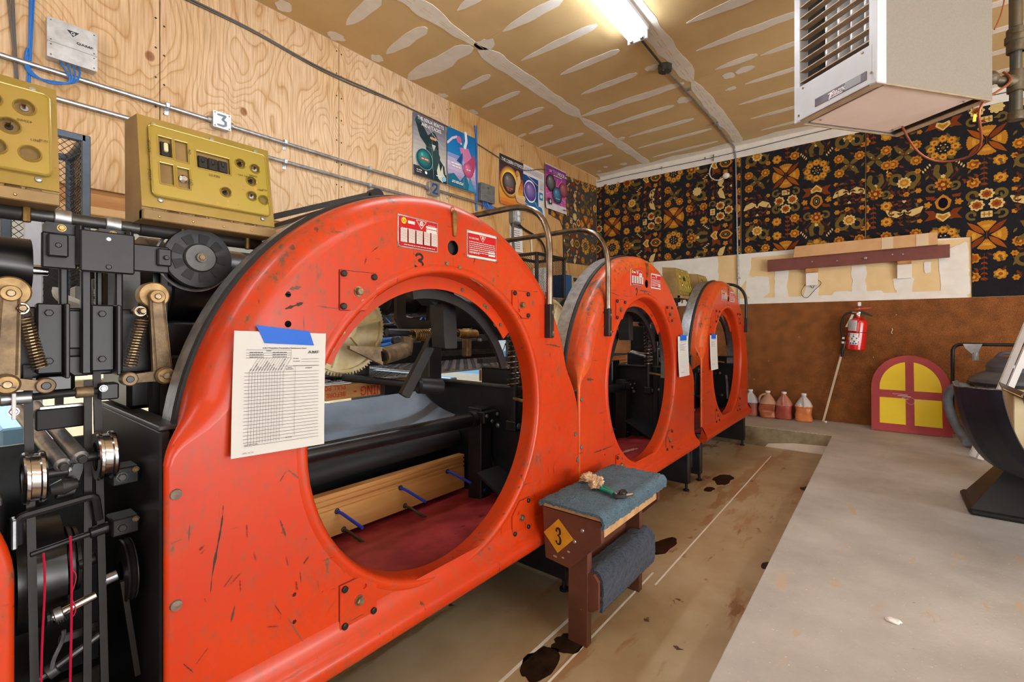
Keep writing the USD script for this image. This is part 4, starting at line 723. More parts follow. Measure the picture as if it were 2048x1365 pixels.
    for i, (x, z) in enumerate(((1.04, .252), (1.36, .262), (1.655, .267), (1.07, .168), (1.385, .172))):
        bl = i < 3; e = A(x + q + .02, 1.75 - (.15 if bl else .12), z - (.035 if bl else .03))
        p = pk.add('peg', tube([(x + q, 1.752, z), (x + q + .004, 1.72, z - .003), e], .0065 if bl else .006, 8), 'blue_plastic' if bl else 'grey_metal', 'blue tubing peg' if bl else 'grey steel peg')
        p.add('peg_hole', ring((x + q, 1.7495, z), (x + q, 1.7505, z), .012, .007, 12), 'rubber')
    m.add('cushion_roll', tube(np.array([(x, 1.84 + .01 * math.sin(x * 7), .405 + .006 * math.sin(x * 5)) for x in np.linspace(X0, X1 - .04, 14)]), .052, 14), 'rubber', 'black roll along the foot of the curtain')
    m.add('pit_curtain', loft([[A(x, 1.87 + .33 * t + .03 * math.sin(t * 3), .42 + .20 * t - .03 * math.sin(t * np.pi) + .10 * max(0, (x - X1 + .25) / .25) ** 2 * (1 - t * .3)) for t in np.linspace(0, 1, 10)] for x in np.linspace(X0, X1, 18)]), 'curtain_vinyl', 'blue grey pit curtain')
    wb_ = m.add('warning_board', box(X0 + .5, X1 - .02, 2.20, 2.22, .632, .708, .002), 'lumber', 'wooden board with an upside-down red warning')
    RD = srgb(190, 44, 24)
    wb_.add('warning_text', prnt([(text('WARNING -', -.02, .008, .048, True, 180, sx=.80), RD), (text('PULL POWER & MOTOR', -.37, .026, .021, True, 180), RD), (text('BEFORE ENTERING', -.37, -.010, .021, True, 180), RD)], (X1 - .10, 2.20, .678), X, Z), 'print')
    m.add('ball_bar', tube([(X0 + .02, 1.6, .553), (X0 + .5, 1.6, .552), (xr - .12, 1.6, .548)], .033, 16), 'greasy_black', 'glossy black bar across the pit')
    m.add('bar_collar', ring((xr - .20, 1.6, .549), (xr - .175, 1.6, .549), .040, .032, 18), 'black_metal')
    m.add('bar_post', box(xr - .15, xr - .07, 1.57, 1.66, .06, .60, .004), 'black_metal')
    m.add('bar_clamp', box(xr - .16, xr - .05, 1.54, 1.64, .53, .585, .004), 'black_metal'); m.each('clamp_bolt', [bolt((xr - .14 + .04 * k, 1.54, .565 - .03 * (k % 2)), -Y, .008) for k in range(3)], 'zinc')
    m.each('plate_peg', [tube([(xr - .034, y, z), (xr - .13, y - .03, z - .01)], .006, 8) for y, z in ((1.60, .20), (1.68, .245), (1.5, .225))], 'blue_plastic')
    m.add('release_handle', tube(bend([(xr - .032, 1.42, .66), (xr - .09, 1.42, .66), (xr - .09, 1.30, .645)], 5, .03), .010, 8), 'brass')
    m.add('edge_pipe', tube([(xr - .10, 1.28, .52), (xr - .09, 1.27, .40), (xr - .12, 1.26, .28)], .014, 10), 'zinc')
    # shock absorber and plates on the right side
    sx = xr - .075
    m.add('shock_spring', spring((sx, 1.42, .985), (sx, 1.42, .72), .030, .0055, 10), 'worn_steel', 'coil spring of the shock absorber')
    m.add('shock_body', cyl((sx, 1.42, .99), (sx, 1.42, .52), .019, 12), 'black_metal'); m.each('shock_mount', [box(sx - .03, xr - .03, 1.39, 1.45, z, z + .05, .005) for z in (.985, .50)], 'black_metal'); m.add('shock_nut', bolt((sx, 1.40, .525), -Y, .016), 'zinc')
    if num == 2: m.add('cover_box', box(xr - .16, xr - .033, 1.68, 1.92, .555, .745, .006), 'greasy_black', 'black box cover')
    m.each('plate_bolt', [bolt((xr - .033, y, z), -X, .010) for y, z in ((1.36, .53), (1.45, .52), (1.56, .50), (1.30, .12), (1.34, .30))], 'zinc')
    m.add('brace_bar', hull([(xr - .05 - a, y + b, z) for a in (0, .012) for y, z in ((1.70, .52), (1.48, .10)) for b in (-.018, .018)]), 'black_metal')
    m.add('ramp_plate', xp([(1.15, .10), (1.55, .30), (1.55, .285), (1.15, .085)], xr - .20, xr - .034), 'rubber')
    if not full: return m
    # works seen through the upper half of the opening
    R_ = lambda pts: [(x + q, z) for x, z in pts]
    m.add('hanging_bracket', prism(Polygon(R_([(1.10, 1.12), (1.115, 1.155), (1.16, 1.165), (1.21, 1.155), (1.235, 1.12), (1.245, .97), (1.245, .93), (1.195, .93), (1.19, .97), (1.185, 1.095), (1.165, 1.11), (1.14, 1.09)])).buffer(.006), (0, 1.34, 0), X, Z, .07), 'black_metal', 'thick black hooked bracket')
    m.add('diagonal_arm', prism(Polygon(R_([(1.24, .965), (1.21, .97), (1.07, .765), (1.095, .75)])).buffer(.006), (0, 1.38, 0), X, Z, .02), 'black_metal')
    m.add('cradle', prism(Polygon(R_([(1.27, 1.16), (1.27, 1.04), (1.30, .995), (1.46, .975), (1.50, 1.01), (1.50, 1.16)])).difference(Polygon(R_([(1.33, 1.2), (1.33, 1.06), (1.44, 1.045), (1.45, 1.2)])).buffer(.012)), (0, 1.68, 0), X, Z, .02), 'black_metal')
    m.add('drive_motor', lathe([(0, 0), (.07, 0), (.085, .015), (.085, .14), (.075, .145), (.075, .16), (.09, .165), (.09, .30), (0, .30)], (1.30 + q, 1.80, 1.145), X, 24), 'greasy_black', 'dark drive motor')
    m.each('motor_screw', [bolt((1.50 + q, 1.66, z), -Y, .008) for z in (1.06, 1.085)], 'zinc')
    g = 84; a = np.linspace(0, 2 * np.pi, g * 4, endpoint=False); rr = np.where((np.arange(g * 4) % 4) < 2, .205, .192)
    gc = A(1.10 + q, 1.0)
    gear = m.add('nylon_gear', prism(Polygon(np.c_[gc[0] + rr * np.cos(a), gc[1] + rr * np.sin(a)]), (0, 1.83, 0), X, Z, .03), 'nylon', 'large cream nylon gear wheel')
    for k in range(6):
        p = math.radians(k * 60 + 12); gear.add('spoke_rib', hull([gc[0] * X + gc[1] * Z + A(r * math.cos(p) - s * .006 * math.sin(p), y, r * math.sin(p) + s * .006 * math.cos(p)) for r in (.03, .182) for s in (-1, 1) for y in (1.785, 1.83)]), 'nylon')
    gear.add('gear_rim', ring((gc[0], 1.782, gc[1]), (gc[0], 1.83, gc[1]), .188, .176, 48), 'nylon'); gear.add('gear_hub', cyl((gc[0], 1.76, gc[1]), (gc[0], 1.83, gc[1]), .04, 20), 'nylon')
    m.add('crank_roller', cyl((1.17 + q, 1.62, .885), (1.31 + q, 1.66, .905), .036, 18, .006), 'cast_bronze'); m.add('roller_pin', cyl((1.163 + q, 1.618, .884), (1.172 + q, 1.62, .885), .022, 14), 'knob_black')
    m.add('crank_arm', hull([A(1.03 + q, 1.64, .925) + d for d in (Z * .006, -Z * .006)] + [A(1.17 + q, 1.62, .885) + d for d in (Z * .038, -Z * .038)] + [A(1.03 + q, 1.66, .925) + d for d in (Z * .006, -Z * .006)] + [A(1.17 + q, 1.64, .885) + d for d in (Z * .038, -Z * .038)]), 'cast_bronze')
    m.add('crank_yoke', tube(bend([(1.32 + q, 1.66, .89), (1.345 + q, 1.68, .93), (1.34 + q, 1.7, 1.01), (1.31 + q, 1.72, 1.06)], 5, .05), np.linspace(.036, .022, 14) if False else .026, 10), 'cast_bronze')
    m.add('cross_shaft', cyl((1.10 + q, 1.5, .985), (1.52 + q, 1.5, .975), .015, 12), 'black_metal'); m.add('return_spring', spring((1.20 + q, 1.47, .972), (1.36 + q, 1.47, .972), .022, .0035, 15), 'brass', 'brass coloured return spring')
    m.add('spring_eye', ring((1.352 + q, 1.47, .975), (1.372 + q, 1.47, .975), .027, .014, 18), 'brass'); m.add('shaft_end', cyl((1.48 + q, 1.5, .975), (1.60 + q, 1.5, .972), .022, 12), 'brass')
    m.add('tube_link', hull([(x + q, y, z) for x, y, z in ((1.52, 1.5, .975),)] + [(1.70 + q, 1.62, .985 + d) for d in (-.02, .02)] + [(1.52 + q, 1.5, .955)]), 'grey_metal')
    m.add('drop_link', box(1.645 + q, 1.68 + q, 1.60, 1.64, .86, 1.0, .005), 'cast_bronze')
    m.add('lower_arm', tube(bend([(1.05 + q, 1.72, .80), (1.25 + q, 1.68, .765), (1.42 + q, 1.62, .735)], 4, .05), .016, 10), 'greasy_black'); m.add('lower_pivot', cyl((1.33 + q, 1.6, .75), (1.46 + q, 1.58, .735), .036, 16, .01), 'black_metal'); m.add('pivot_post', box(1.40 + q, 1.48 + q, 1.6, 1.66, .70, 1.0, .006), 'greasy_black')
    m.add('drive_belt', hull([(x + q, y, z) for x, y in ((.62, 2.0), (1.34, 2.0), (.62, 2.05), (1.34, 2.05)) for z in (.775, .805)]), 'belt_rubber')
    m.add('frame_beam', box(X0, X1, 2.03, 2.09, .74, .80, .004) if False else xp([(1.98, .66), (1.98, .715), (2.02, .72), (2.02, .66)], X0 + 1.12, X1), 'greasy_black')
    # deck, carriage and wiring farther in
    dp = m.add('tread_deck', box(X0 + (.62 if num == 3 else .03), X1, 2.18, 2.95, .715, .725, .002), 'zinc', 'bright diamond tread deck')
    dp.add('tread_bars', cat(*[rot(box(x - .014, x + .014, y - .004, y + .004, .725, .729, 0), 45 if (i + j) % 2 else -45, Z, (x, y, .727)) for i, x in enumerate(np.arange(X0 + (.65 if num == 3 else .06), X1 - .02, .042)) for j, y in enumerate(np.arange(2.2, 2.93, .042))]), 'chrome', smooth=False, kind='stuff')
    m.add('chassis_rail', box(X0 + .8, X1, 2.96, 3.0, .76, .81, .003), 'grey_metal'); m.add('chassis_rail', box(X0 + .1, X1 - .1, 2.5, 2.56, .90, .95, .003), 'grey_metal')
    m.add('cam_block', box(X0 + 1.0, X0 + 1.22, 2.25, 2.38, .727, .80, .01), 'greasy_black')
    m.add('carriage', box(X0 + .15, X1 - .1, 2.68, 2.95, 1.0, 1.30, .02), 'greasy_black', 'dark machine carriage')
    m.each('control_module', [box(X0 + a, X0 + a + b, 2.3, 2.42, z, z + c, .005) for a, b, z, c in ((1.0, .14, .98, .09), (1.2, .18, .90, .06), (.85, .1, .95, .12))], 'black_metal')
    m.add('solenoid', cyl((X1 - .28, 2.0, 1.075), (X1 - .20, 2.0, 1.08), .024, 14), 'white_paint'); m.add('solenoid_cap', cyl((X1 - .20, 2.0, 1.08), (X1 - .16, 2.0, 1.082), .022, 14, .008), 'red_wire')
    m.each('hose', [tube(curve([(X0 + .95, 2.3, .93 + .02 * k), (X0 + 1.2, 2.2 + .05 * k, .86 + .035 * k), (X1 - .1, 2.25, .90 + .02 * k), (X1 + .0, 2.5, .98)]), .014, 8) for k in range(3)], 'teal_wire')
    m.each('gland', [cyl((X0 + a, 2.1, z), (X0 + a + .05, 2.06, z + .02), .014, 10) for a, z in ((.9, 1.1), (1.1, 1.04), (1.25, 1.07), (1.02, .86))], 'bolt_metal')
    m.add('cable_loop', tube(curve([(X0 + 1.0, 2.05, 1.1), (X0 + 1.15, 2.0, 1.02), (X0 + 1.3, 2.02, 1.08), (X0 + 1.4, 2.1, 1.15)]), .007, 6), 'grey_wire')
    m.add('rear_panel', prism(Polygon([(X0, .80), (X0 + .45, .80), (X0 + .45, .69), (X1, .69), (X1, 1.45), (X0, 1.45)] if num == 3 else [(X0, .69), (X1, .69), (X1, 1.45), (X0, 1.45)]), (0, 3.0, 0), X, Z, .02), 'black_metal', 'added dark panel hiding the bright lanes behind the works'); m.add('added_pit_screen', box(X0, X1, 1.93, 1.95, PZ + .05, .42, .002), 'black_metal')  # both dark sheets are added to block the lit lanes beyond
    rc = random.Random(num + 5)
    for k in range(22):
        x, y, z = X0 + rc.uniform(.75, 1.45), rc.uniform(2.12, 2.5), rc.uniform(.84, 1.22); kind = k % 4; mm = rc.choice(('grey_metal', 'black_metal', 'zinc', 'bolt_metal', 'greasy_black', 'dull_cover'))
        if kind == 0: m.add('linkage_rod', cyl((x, y, z), (x + rc.uniform(.08, .22), y + rc.uniform(-.05, .1), z + rc.uniform(-.05, .05)), rc.uniform(.005, .012), 8), mm)
        elif kind == 1: m.add('linkage_plate', box(x, x + rc.uniform(.04, .12), y, y + .01, z, z + rc.uniform(.03, .09), .002), mm)
        elif kind == 2: m.add('linkage_hub', cyl((x, y, z), (x, y + .03, z), rc.uniform(.012, .03), 14), mm)
        else: m.add('harness_wire', tube(curve([(x, y, z), (x + .06, y - .03, z - .04), (x + .14, y, z + .01), (x + .22, y + .05, z - .02)], 14), .004, 6), rc.choice(('grey_wire', 'teal_wire', 'rubber')))
    if num == 2: m.add('top_channel', box(X0, X1, 2.0, 2.10, 1.16, 1.24, .006), 'zinc', 'grey channel along the top of the machine')
    if num == 2: m.add('swing_arm', prism(unary_union([disc(xl + .04, 1.17, .018), disc(xl + .16, 1.03, .024), LineString([(xl + .04, 1.17), (xl + .16, 1.03)]).buffer(.012)]), (0, 1.74, 0), X, Z, .02), 'nylon', 'cream swing arm')
    m.add('under_drum', cyl((X0 + .05, 1.52, .0), (X1 - .05, 1.52, -.0), .125, 24, .03), 'greasy_black', 'greasy black drum under the pit')
    m.add('drum_belt', box(X0 + .1, X1 - .1, 1.36, 1.40, -.10, .10, .01), 'rubber')
    return m
M3 = machine('largest orange pinsetter housing, painted 3, with a paper form on its left', .287, 1.861, 1.053, 3, .547, 'worn_steel', 1.53)
M2 = machine('middle orange pinsetter housing, painted 2, with a worn rusty hood', 1.866, 3.52, 2.627, 2, -.507, 'worn_steel', 1.515)
M1 = machine('farthest orange pinsetter housing, painted 1, nearest the carpeted end wall', 3.70, 5.22, 4.45, 1, .62, 'black_metal', 1.45, False)
M4 = machine('orange pinsetter housing cut off by the left edge of the photo', -1.53, .086, -.74, 0, .547, 'worn_steel', 1.53, False)
paper_form(.408, .995, 'white maintenance form with blue tape on the largest orange housing')
paper_form(3.14, .945, 'white form with blue tape on the middle orange housing', .21, .275, 0, False)
paper_form(3.87, .945, 'white form with blue tape on the left of the farthest orange housing', .20, .28, 0, False)
def scratches(m, segs, seed):
    """scrapes through the enamel of a flat face, each a ragged sliver"""
    r = random.Random(seed); L = []
    for pts, w in segs:
        c = curve([(x, z, 0) for x, z in pts], 26)[:, :2] if len(pts) > 2 else np.linspace(pts[0], pts[1], 14)
        d = np.gradient(c, axis=0); d /= np.linalg.norm(d, axis=1, keepdims=True); nn = np.c_[-d[:, 1], d[:, 0]]; t = np.linspace(0, 1, len(c)); k = w * np.sin(np.pi * t) ** .5 * np.array([r.uniform(.15, 1) for _ in t])
        L.append((Polygon(np.r_[c + nn * k[:, None], (c - nn * k[:, None])[::-1]]).buffer(0), srgb(*r.choice(((84, 50, 36), (104, 74, 58), (60, 34, 26))))))
    m.add('paint_scratches', prnt(L, (0, D, 0), X, Z, .00005, .0003), 'print', 'scratches through the orange paint', kind='stuff')
rs = random.Random(4)
def nicks(n, x0, x1, z0, z1, xc):
    out = []
    while len(out) < n:
        x, z = rs.uniform(x0, x1), rs.uniform(z0, z1); q = math.hypot(x - xc, z - ZC)
        if RL + .05 < q and (z < .62 or q < .60):
            a = rs.gauss(1.35, .6); l = rs.uniform(.004, .035); out.append(([(x, z), (x + l * math.cos(a), z + l * math.sin(a))], rs.uniform(.0006, .0016)))
    return out
scratches(M3, [([(.39, .625), (.385, .573), (.376, .523), (.366, .444)], .003), ([(.403, .567), (.421, .567)], .001), ([(.295, .574), (.316, .578)], .001), ([(.527, .319), (.545, .28), (.569, .232)], .002), ([(.662, .428), (.668, .39), (.676, .358)], .003), ([(.527, .667), (.557, .636)], .003), ([(.405, .367), (.413, .401)], .003), ([(.509, .554), (.523, .509)], .003), ([(.60, 1.055), (.66, 1.05)], .002), ([(1.59, .932), (1.65, .928), (1.704, .918)], .006), ([(1.05, 1.186), (1.15, 1.168), (1.24, 1.13)], .004), ([(.52, 1.045), (.565, 1.062)], .006), ([(.53, 1.092), (.56, 1.10)], .006)] + nicks(70, .30, 1.80, .28, 1.28, 1.053), 2)
scratches(M2, [([(2.25, .335), (2.4, .33), (2.52, .315)], .008), ([(2.0, .40), (2.12, .395), (2.2, .394)], .004), ([(1.93, .76), (2.0, .752)], .008), ([(2.17, 1.184), (2.28, 1.172)], .003)] + nicks(40, 1.95, 3.4, .28, 1.28, 2.627), 3)
scratches(M1, nicks(25, 3.8, 5.1, .28, 1.28, 4.45), 5)
# ------------------------------------------------------------------ yellow control boxes on their pole
mat('gold_cover', srgb(160, 144, 48), srgb(166, 140, 70), 5, .3, .3, coat=.5, speck=[(20, .64, srgb(150, 120, 44), (1, 1, 1)), (9, .64, srgb(204, 148, 74), (1, 1, 1))])
def control_box(name_label, x0, x1, big):
    """the sloping face has a pressed yellow cover; local u runs along the face, w up it"""
    yb, zt, yf, zf = 1.44, 1.505, 1.30, 1.272
    w = x1 - x0
    t = thing('control_box', name_label, 'control box', ((x0 + x1) / 2, 1.37, zf - .03))
    side = Polygon([(yf, zf), (1.342, zt - .012), (yb + .005, zt), (yb, zf - .025), (yf, zf - .025)])
    t.add('case', prism(side, (x0, 0, 0), Y, Z, w), 'dull_gold', smooth=False)
    W = unit(A(0, .042, zt - .012 - zf)); O = A(x0, yf, zf); H = np.linalg.norm(A(0, .042, zt - .012 - zf)); N = np.cross(X, W)
    pt = lambda u, v, o=0: O + X * u + W * v + N * o
    plate = t.add('door', prism(rect(0, .002, w, H - .001), pt(0, 0), X, W, .003), 'gold_zinc', smooth=False)
    L = t.add('hinge_rail', box(x0, x1, yf - .012, yf + .02, zf - .028, zf - .004, .002), 'dull_gold', 'worn hinge rail under the door')
    for k in range(9): L.add('hinge_knuckle', cyl((x0 + .02 + k * (w - .04) / 9, yf - .003, zf - .002), (x0 + .016 + (k + .94) * (w - .04) / 9, yf - .003, zf - .002), .0035, 8), 'worn_steel' if k % 2 else 'bolt_metal')
    for k in range(4): L.add('rail_rivet', cyl((x0 + .03 + k * w / 4.4, yf - .0135, zf - .018), (x0 + .03 + k * w / 4.4, yf - .010, zf - .018), .003, 8), 'brass')
    cov = rect(.022, .030, w - .014, H - .024).buffer(.012).buffer(0); cov = rect(.030, .040, w - .022, H - .032).buffer(.010)
    wins, cups = [], []
    if big:
        for a, b in (((.036, .130), (.062, .178)), ((.068, .128), (.094, .178)), ((.036, .062), (.062, .112)), ((.070, .060), (.094, .110)), ((.112, .122), (.186, .165))): wins.append((a, b))
        cups = [(.212, .160, 1), (.248, .156, 2), (.236, .118, 1), (.172, .072, 1), (.234, .076, 2), (.264, .072, 0)]
    else:
        for a, b in (((.030, .120), (.058, .175)), ((.066, .120), (.094, .175))): wins.append((a, b))
        cups = [(.145, .160, 1), (.198, .165, 1), (.243, .163, 2), (.222, .117, 1), (.203, .070, 2), (.249, .068, 0), (.16, .08, 1)]
    shape = cov; cr = .0112 if big else .0145
    for (a, b), (c, d) in wins: shape = shape.difference(rect(a, b, c, d).buffer(.0005))
    for x, y, k in cups: shape = shape.difference(disc(x, y, cr, 24))
    cv = t.add('pressed_cover', prism(shape, pt(0, 0, .003), X, W, .007), 'gold_cover', smooth=False)
    def rim(path, r=.0022): return tube([pt(u, v, .0100) for u, v in path], r, 6, True)
    cv.add('cover_edge', rim(list(cov.exterior.coords)[:-1]), 'gold_cover')
    for (a, b), (c, d) in wins:
        cv.add('window_rim', rim(list(rect(a, b, c, d).buffer(.0015).exterior.coords)[:-1], .0020), 'gold_cover')
        t.add('window_floor', prism(rect(a, b, c, d), pt(0, 0, .0032), X, W, .0006), 'dull_gold', smooth=False)
    for x, y, k in cups:
        cv.add('cup_rim', lathe([(cr - .001, -.006), (cr, .004), (cr + .0012, .0055), (cr + .0022, .003), (cr + .003, 0)], pt(x, y, .0095), N, 24), 'gold_cover')
        t.add('cup_floor', prism(disc(x, y, cr), pt(0, 0, .0032), X, W, .0006), 'dull_gold', smooth=False)
        if k:
            t.add('switch_nut', lathe([(.006, 0), (.006, .003), (0, .003)], pt(x, y, .004), N, 10), 'knob_black' if k == 1 else 'zinc')
            t.add('toggle_lever', tube([pt(x, y, .006), pt(x - .002, y + .004, .018)], [.0022, .0038], 8), 'worn_steel')
    for a, b in ((.030, H - .018), (w * .52, H - .016), (w - .035, H - .016), (.035, .022), (w - .03, .02)): t.add('door_screw', lathe([(.006, 0), (.005, .004), (0, .005)], pt(a, b, .003), N, 12), 'zinc')
    if big:
        t.add('rocker_switch', move(box(-.010, .010, -.018, .018, 0, .004), pt(.050, .150, .004), X, W), 'knob_black'); t.add('rocker', move(box(-.004, .004, -.010, .012, 0, .009), pt(.050, .152, .006), X, W), 'nylon')
        for k in range(3): q = t.add('slide_switch', move(box(-.0105, .0105, -.016, .016, 0, .005), pt(.126 + .0225 * k, .140, .004), X, W), 'knob_black'); q.add('slider', move(box(-.003, .003, -.004, .008, 0, .005), pt(.126 + .0225 * k, .142, .008), X, W), 'black_metal')
        t.add('key_switch', lathe([(.010, 0), (.010, .006), (.006, .010), (0, .010)], pt(.083, .084, .004), N, 14), 'chrome')
    else:
        t.add('rocker_switch', move(box(-.010, .010, -.018, .018, 0, .004), pt(.044, .147, .004), X, W), 'knob_black')
    K = srgb(52, 40, 24)
    tx = [(text('OFF ON', .205, .126, .0045), K), (text('SWEEP', .232, .132, .0045), K), (text('LINE', .250, .096, .0045), K), (text('10 PIN', .135, .106, .0055), K), (text('ON', .100, .150, .006, ang=90), K), (text('OFF', .100, .070, .0065, ang=90), K), (text('MOTOR', .020, .130, .006, ang=90), K), (text('CYCLE', .018, .062, .006, ang=90), K), (text('RUN', .262, .098, .0042), K)]
    t.add('cover_lettering', prnt([q for q in tx], pt(0, 0, .0101), X, W), 'print', 'small printed switch legends')
    for x in (x0 + .10, x1 - .04): t.add('pole_bolt', cyl((x, 1.37, zf - .055), (x, 1.37, zf - .02), .007, 8), 'brass')
    return t
control_box('yellow control box with toggle switches left of the largest orange hood', .296, .586, True)
control_box('yellow control box cut off by the left edge of the photo', -.127, .163, False)
control_box('yellow control box between the middle and farthest hoods, nearer of the two', 3.79, 4.09, True)
control_box('yellow control box against the farthest orange hood', 4.36, 4.62, True)

# ------------------------------------------------------------------ ball lift between two machines
def ball_lift(label, c, full=True):
    t = thing('ball_lift', label, 'ball lift', (c, 1.4, PZ)); o = c - .187
    P_ = lambda x, y, z: A(x + o, y, z)
    def bx(n_, x0, x1, y0, y1, z0, z1, m='black_metal', b=.003, lab=None): return t.add(n_, box(x0 + o, x1 + o, y0, y1, z0, z1, b), m, lab)
    t.add('pole', cyl(P_(-.32, 1.385, 1.237), P_(.60, 1.385, 1.237), .0135, 14), 'grey_metal', 'steel pole carrying the control boxes')
    for a, b in ((-.30, .12), (.31, .585)): t.add('pole_sleeve', cyl(P_(a, 1.385, 1.237), P_(b, 1.385, 1.237), .0165, 14), 'belt_rubber')
    for x in (.178, .262): t.add('pole_collar', cyl(P_(x - .014, 1.385, 1.237), P_(x + .014, 1.385, 1.237), .018, 16), 'zinc'); t.add('collar_bracket', hull([P_(x + a, y, z) for a in (-.028, .028) for y, z in ((1.36, 1.222), (1.41, 1.222), (1.36, 1.20), (1.41, 1.2))]), 'black_metal'); t.add('bracket_bolt', bolt(P_(x - .004, 1.36, 1.212), -Y, .006), 'brass'); t.add('hook_plate', box(x + .016 + o, x + .030 + o, 1.34, 1.42, 1.13, 1.225, .006), 'black_metal')
    bx('bracket_plate', .199, .292, 1.335, 1.35, 1.122, 1.212); bx('bracket_plate', .143, .197, 1.352, 1.365, 1.125, 1.200); bx('bracket_plate', .292, .362, 1.352, 1.362, 1.132, 1.196); bx('bracket_tab', .150, .182, 1.335, 1.35, 1.148, 1.196); bx('bracket_tab', .336, .364, 1.34, 1.35, 1.148, 1.190)
    for x, z, m in ((.246, 1.196, 'zinc'), (.246, 1.135, 'knob_black'), (.166, 1.172, 'knob_black'), (.352, 1.168, 'knob_black')): t.add('plate_hole', cyl(P_(x, 1.3335, z), P_(x, 1.337, z), .0055, 12), m)
    for x0, x1, y in ((.172, .186, 1.37), (.205, .222, 1.36), (.262, .276, 1.36), (.236, .248, 1.40)): bx('column', x0, x1, y, y + .02, .90, 1.13)
    bx('cross_beam', .02, .36, 1.395, 1.44, .895, 1.045, 'black_metal'); bx('recess_plate', .178, .222, 1.383, 1.395, .955, 1.04); bx('recess_plate', .178, .222, 1.383, 1.395, .895, .94)
    for x in (.158, .242):
        q = bx('angle_plate', x - .022, x + .018, 1.355, 1.385, .905, 1.052); q.add('plate_rib', box(x + .018 + o, x + .026 + o, 1.335, 1.385, .895, 1.052, .002), 'black_metal')
        for z in (1.032, .932): q.add('plate_bolt', bolt(P_(x - .004, 1.355, z), -Y, .0075, .005), 'black_metal')
    for x, z, xe, ze, xb in ((.113, 1.035, .140, .918, -1), (.302, 1.035, .284, .912, 1)):
        t.add('spring_stud', cyl(P_(x, 1.31, z + .004), P_(x, 1.395, z + .004), .0065, 12), 'bolt_metal'); t.add('stud_washer', cyl(P_(x, 1.335, z + .004), P_(x, 1.345, z + .004), .013, 16), 'bolt_metal'); t.add('stud_nut', bolt(P_(x, 1.335, z + .004), -Y, .009, .012), 'worn_steel')
        t.add('lift_spring', spring(P_(x + .004, 1.34, z - .014), P_(xe, 1.34, ze), .0115, .0019, 17), 'bolt_metal', 'bronze coloured coil spring'); t.add('spring_hook', tube(curve([P_(x + .012, 1.345, z), P_(x + .016, 1.345, z - .008), P_(x + .004, 1.345, z - .014)], 10), .0019, 6), 'worn_steel')
    def lever(x, z, x2, z2, x3, z3):
        a = t.add('lever_arm', prism(Polygon([(x + o - .013, z), (x + o + .013, z), (x2 + o + .018, z2), (x2 + o - .018, z2)]).buffer(.001), (0, 1.345, 0), X, Z, .016), 'cast_bronze', 'cast bronze bell-crank lever')
        a.add('lever_rib', cat(*[tube([P_(x + s * .011, 1.329, z - .01), P_(x2 + s * .014, 1.329, z2 + .016)], .0022, 6) for s in (-1, 1)]), 'cast_bronze', kind='stuff')
        a.add('lever_disc', cyl(P_(x - (x2 - x) * .1, 1.345, z), P_(x - (x2 - x) * .1, 1.375, z), .031, 28, .003), 'bronze_face'); a.add('lever_boss', cyl(P_(x, 1.322, z - .004), P_(x, 1.35, z - .004), .0155, 22), 'bronze_face'); a.add('lever_pin', cyl(P_(x, 1.318, z - .004), P_(x, 1.35, z - .004), .007, 14), 'bolt_metal')
        a.add('pivot_hub', cyl(P_(x2, 1.31, z2), P_(x2, 1.36, z2), .0195, 24, .003), 'cast_bronze'); a.add('pivot_face', cyl(P_(x2, 1.307, z2), P_(x2, 1.311, z2), .017, 20), 'bronze_face'); a.add('pivot_pin', cyl(P_(x2, 1.302, z2), P_(x2, 1.31, z2), .0075, 12), 'bolt_metal'); a.add('cotter_pin', tube([P_(x2 - .013, 1.304, z2 + .002), P_(x2 + .012, 1.304, z2 - .006)], .002, 6), 'zinc')
        a.add('short_arm', hull([P_(x2, y, z2 + d) for y in (1.325, 1.345) for d in (-.013, .013)] + [P_(x3, y, z3 + d) for y in (1.325, 1.345) for d in (-.009, .009)]), 'cast_bronze'); a.add('arm_eye', cyl(P_(x3, 1.318, z3), P_(x3, 1.35, z3), .0155, 22, .002), 'cast_bronze'); a.add('eye_bore', cyl(P_(x3, 1.3165, z3), P_(x3, 1.32, z3), .0078, 14), 'knob_black')
    lever(.332, 1.078, .344, .889, .280, .886); lever(.098, 1.072, .092, .892, .146, .884)
    pl = t.add('drive_pulley', lathe([(.012, 0), (.071, 0), (.074, .004), (.074, .010), (.068, .014), (.074, .018), (.074, .026), (.0, .026)], P_(.428, 1.385, 1.178), -Y, 40), 'black_metal', 'grey spoked belt pulley')
    pl.add('pulley_hub', lathe([(.036, 0), (.036, .010), (.033, .014), (.012, .014), (.012, .020), (0, .020)], P_(.428, 1.363, 1.178), -Y, 28), 'grey_metal'); pl.add('hub_screw', bolt(P_(.428, 1.343, 1.178), -Y, .008, .005), 'cast_bronze')
    for k in range(9): a = k * 2 * math.pi / 9; pl.add('pulley_slot', move(prism(Polygon([(.040, -.007), (.058, -.010), (.058, .010), (.040, .007)]).buffer(.002), (0, 0, 0), X, Y, .0012), P_(.428, 1.358, 1.178), (math.cos(a), 0, math.sin(a)), (-math.sin(a), 0, math.cos(a))), 'rubber')
    pl.add('guard_edge', tube([P_(.428 + .080 * math.cos(a), 1.40, 1.178 + .080 * math.sin(a)) for a in np.radians(np.linspace(95, 330, 26))], .004, 6), 'zinc')
    mo = t.add('lift_motor', lathe([(0, 0), (.10, 0), (.125, .02), (.125, .06), (.115, .07), (.115, .26), (.10, .29), (0, .29)], P_(.33, 1.56, 1.12), X, 28), 'greasy_black', 'large blue black motor')
    for k in range(4): mo.add('cooling_slot', box(.585 + o, .60 + o, 1.41, 1.43, 1.10 + k * .022, 1.112 + k * .022, .002), 'zinc')
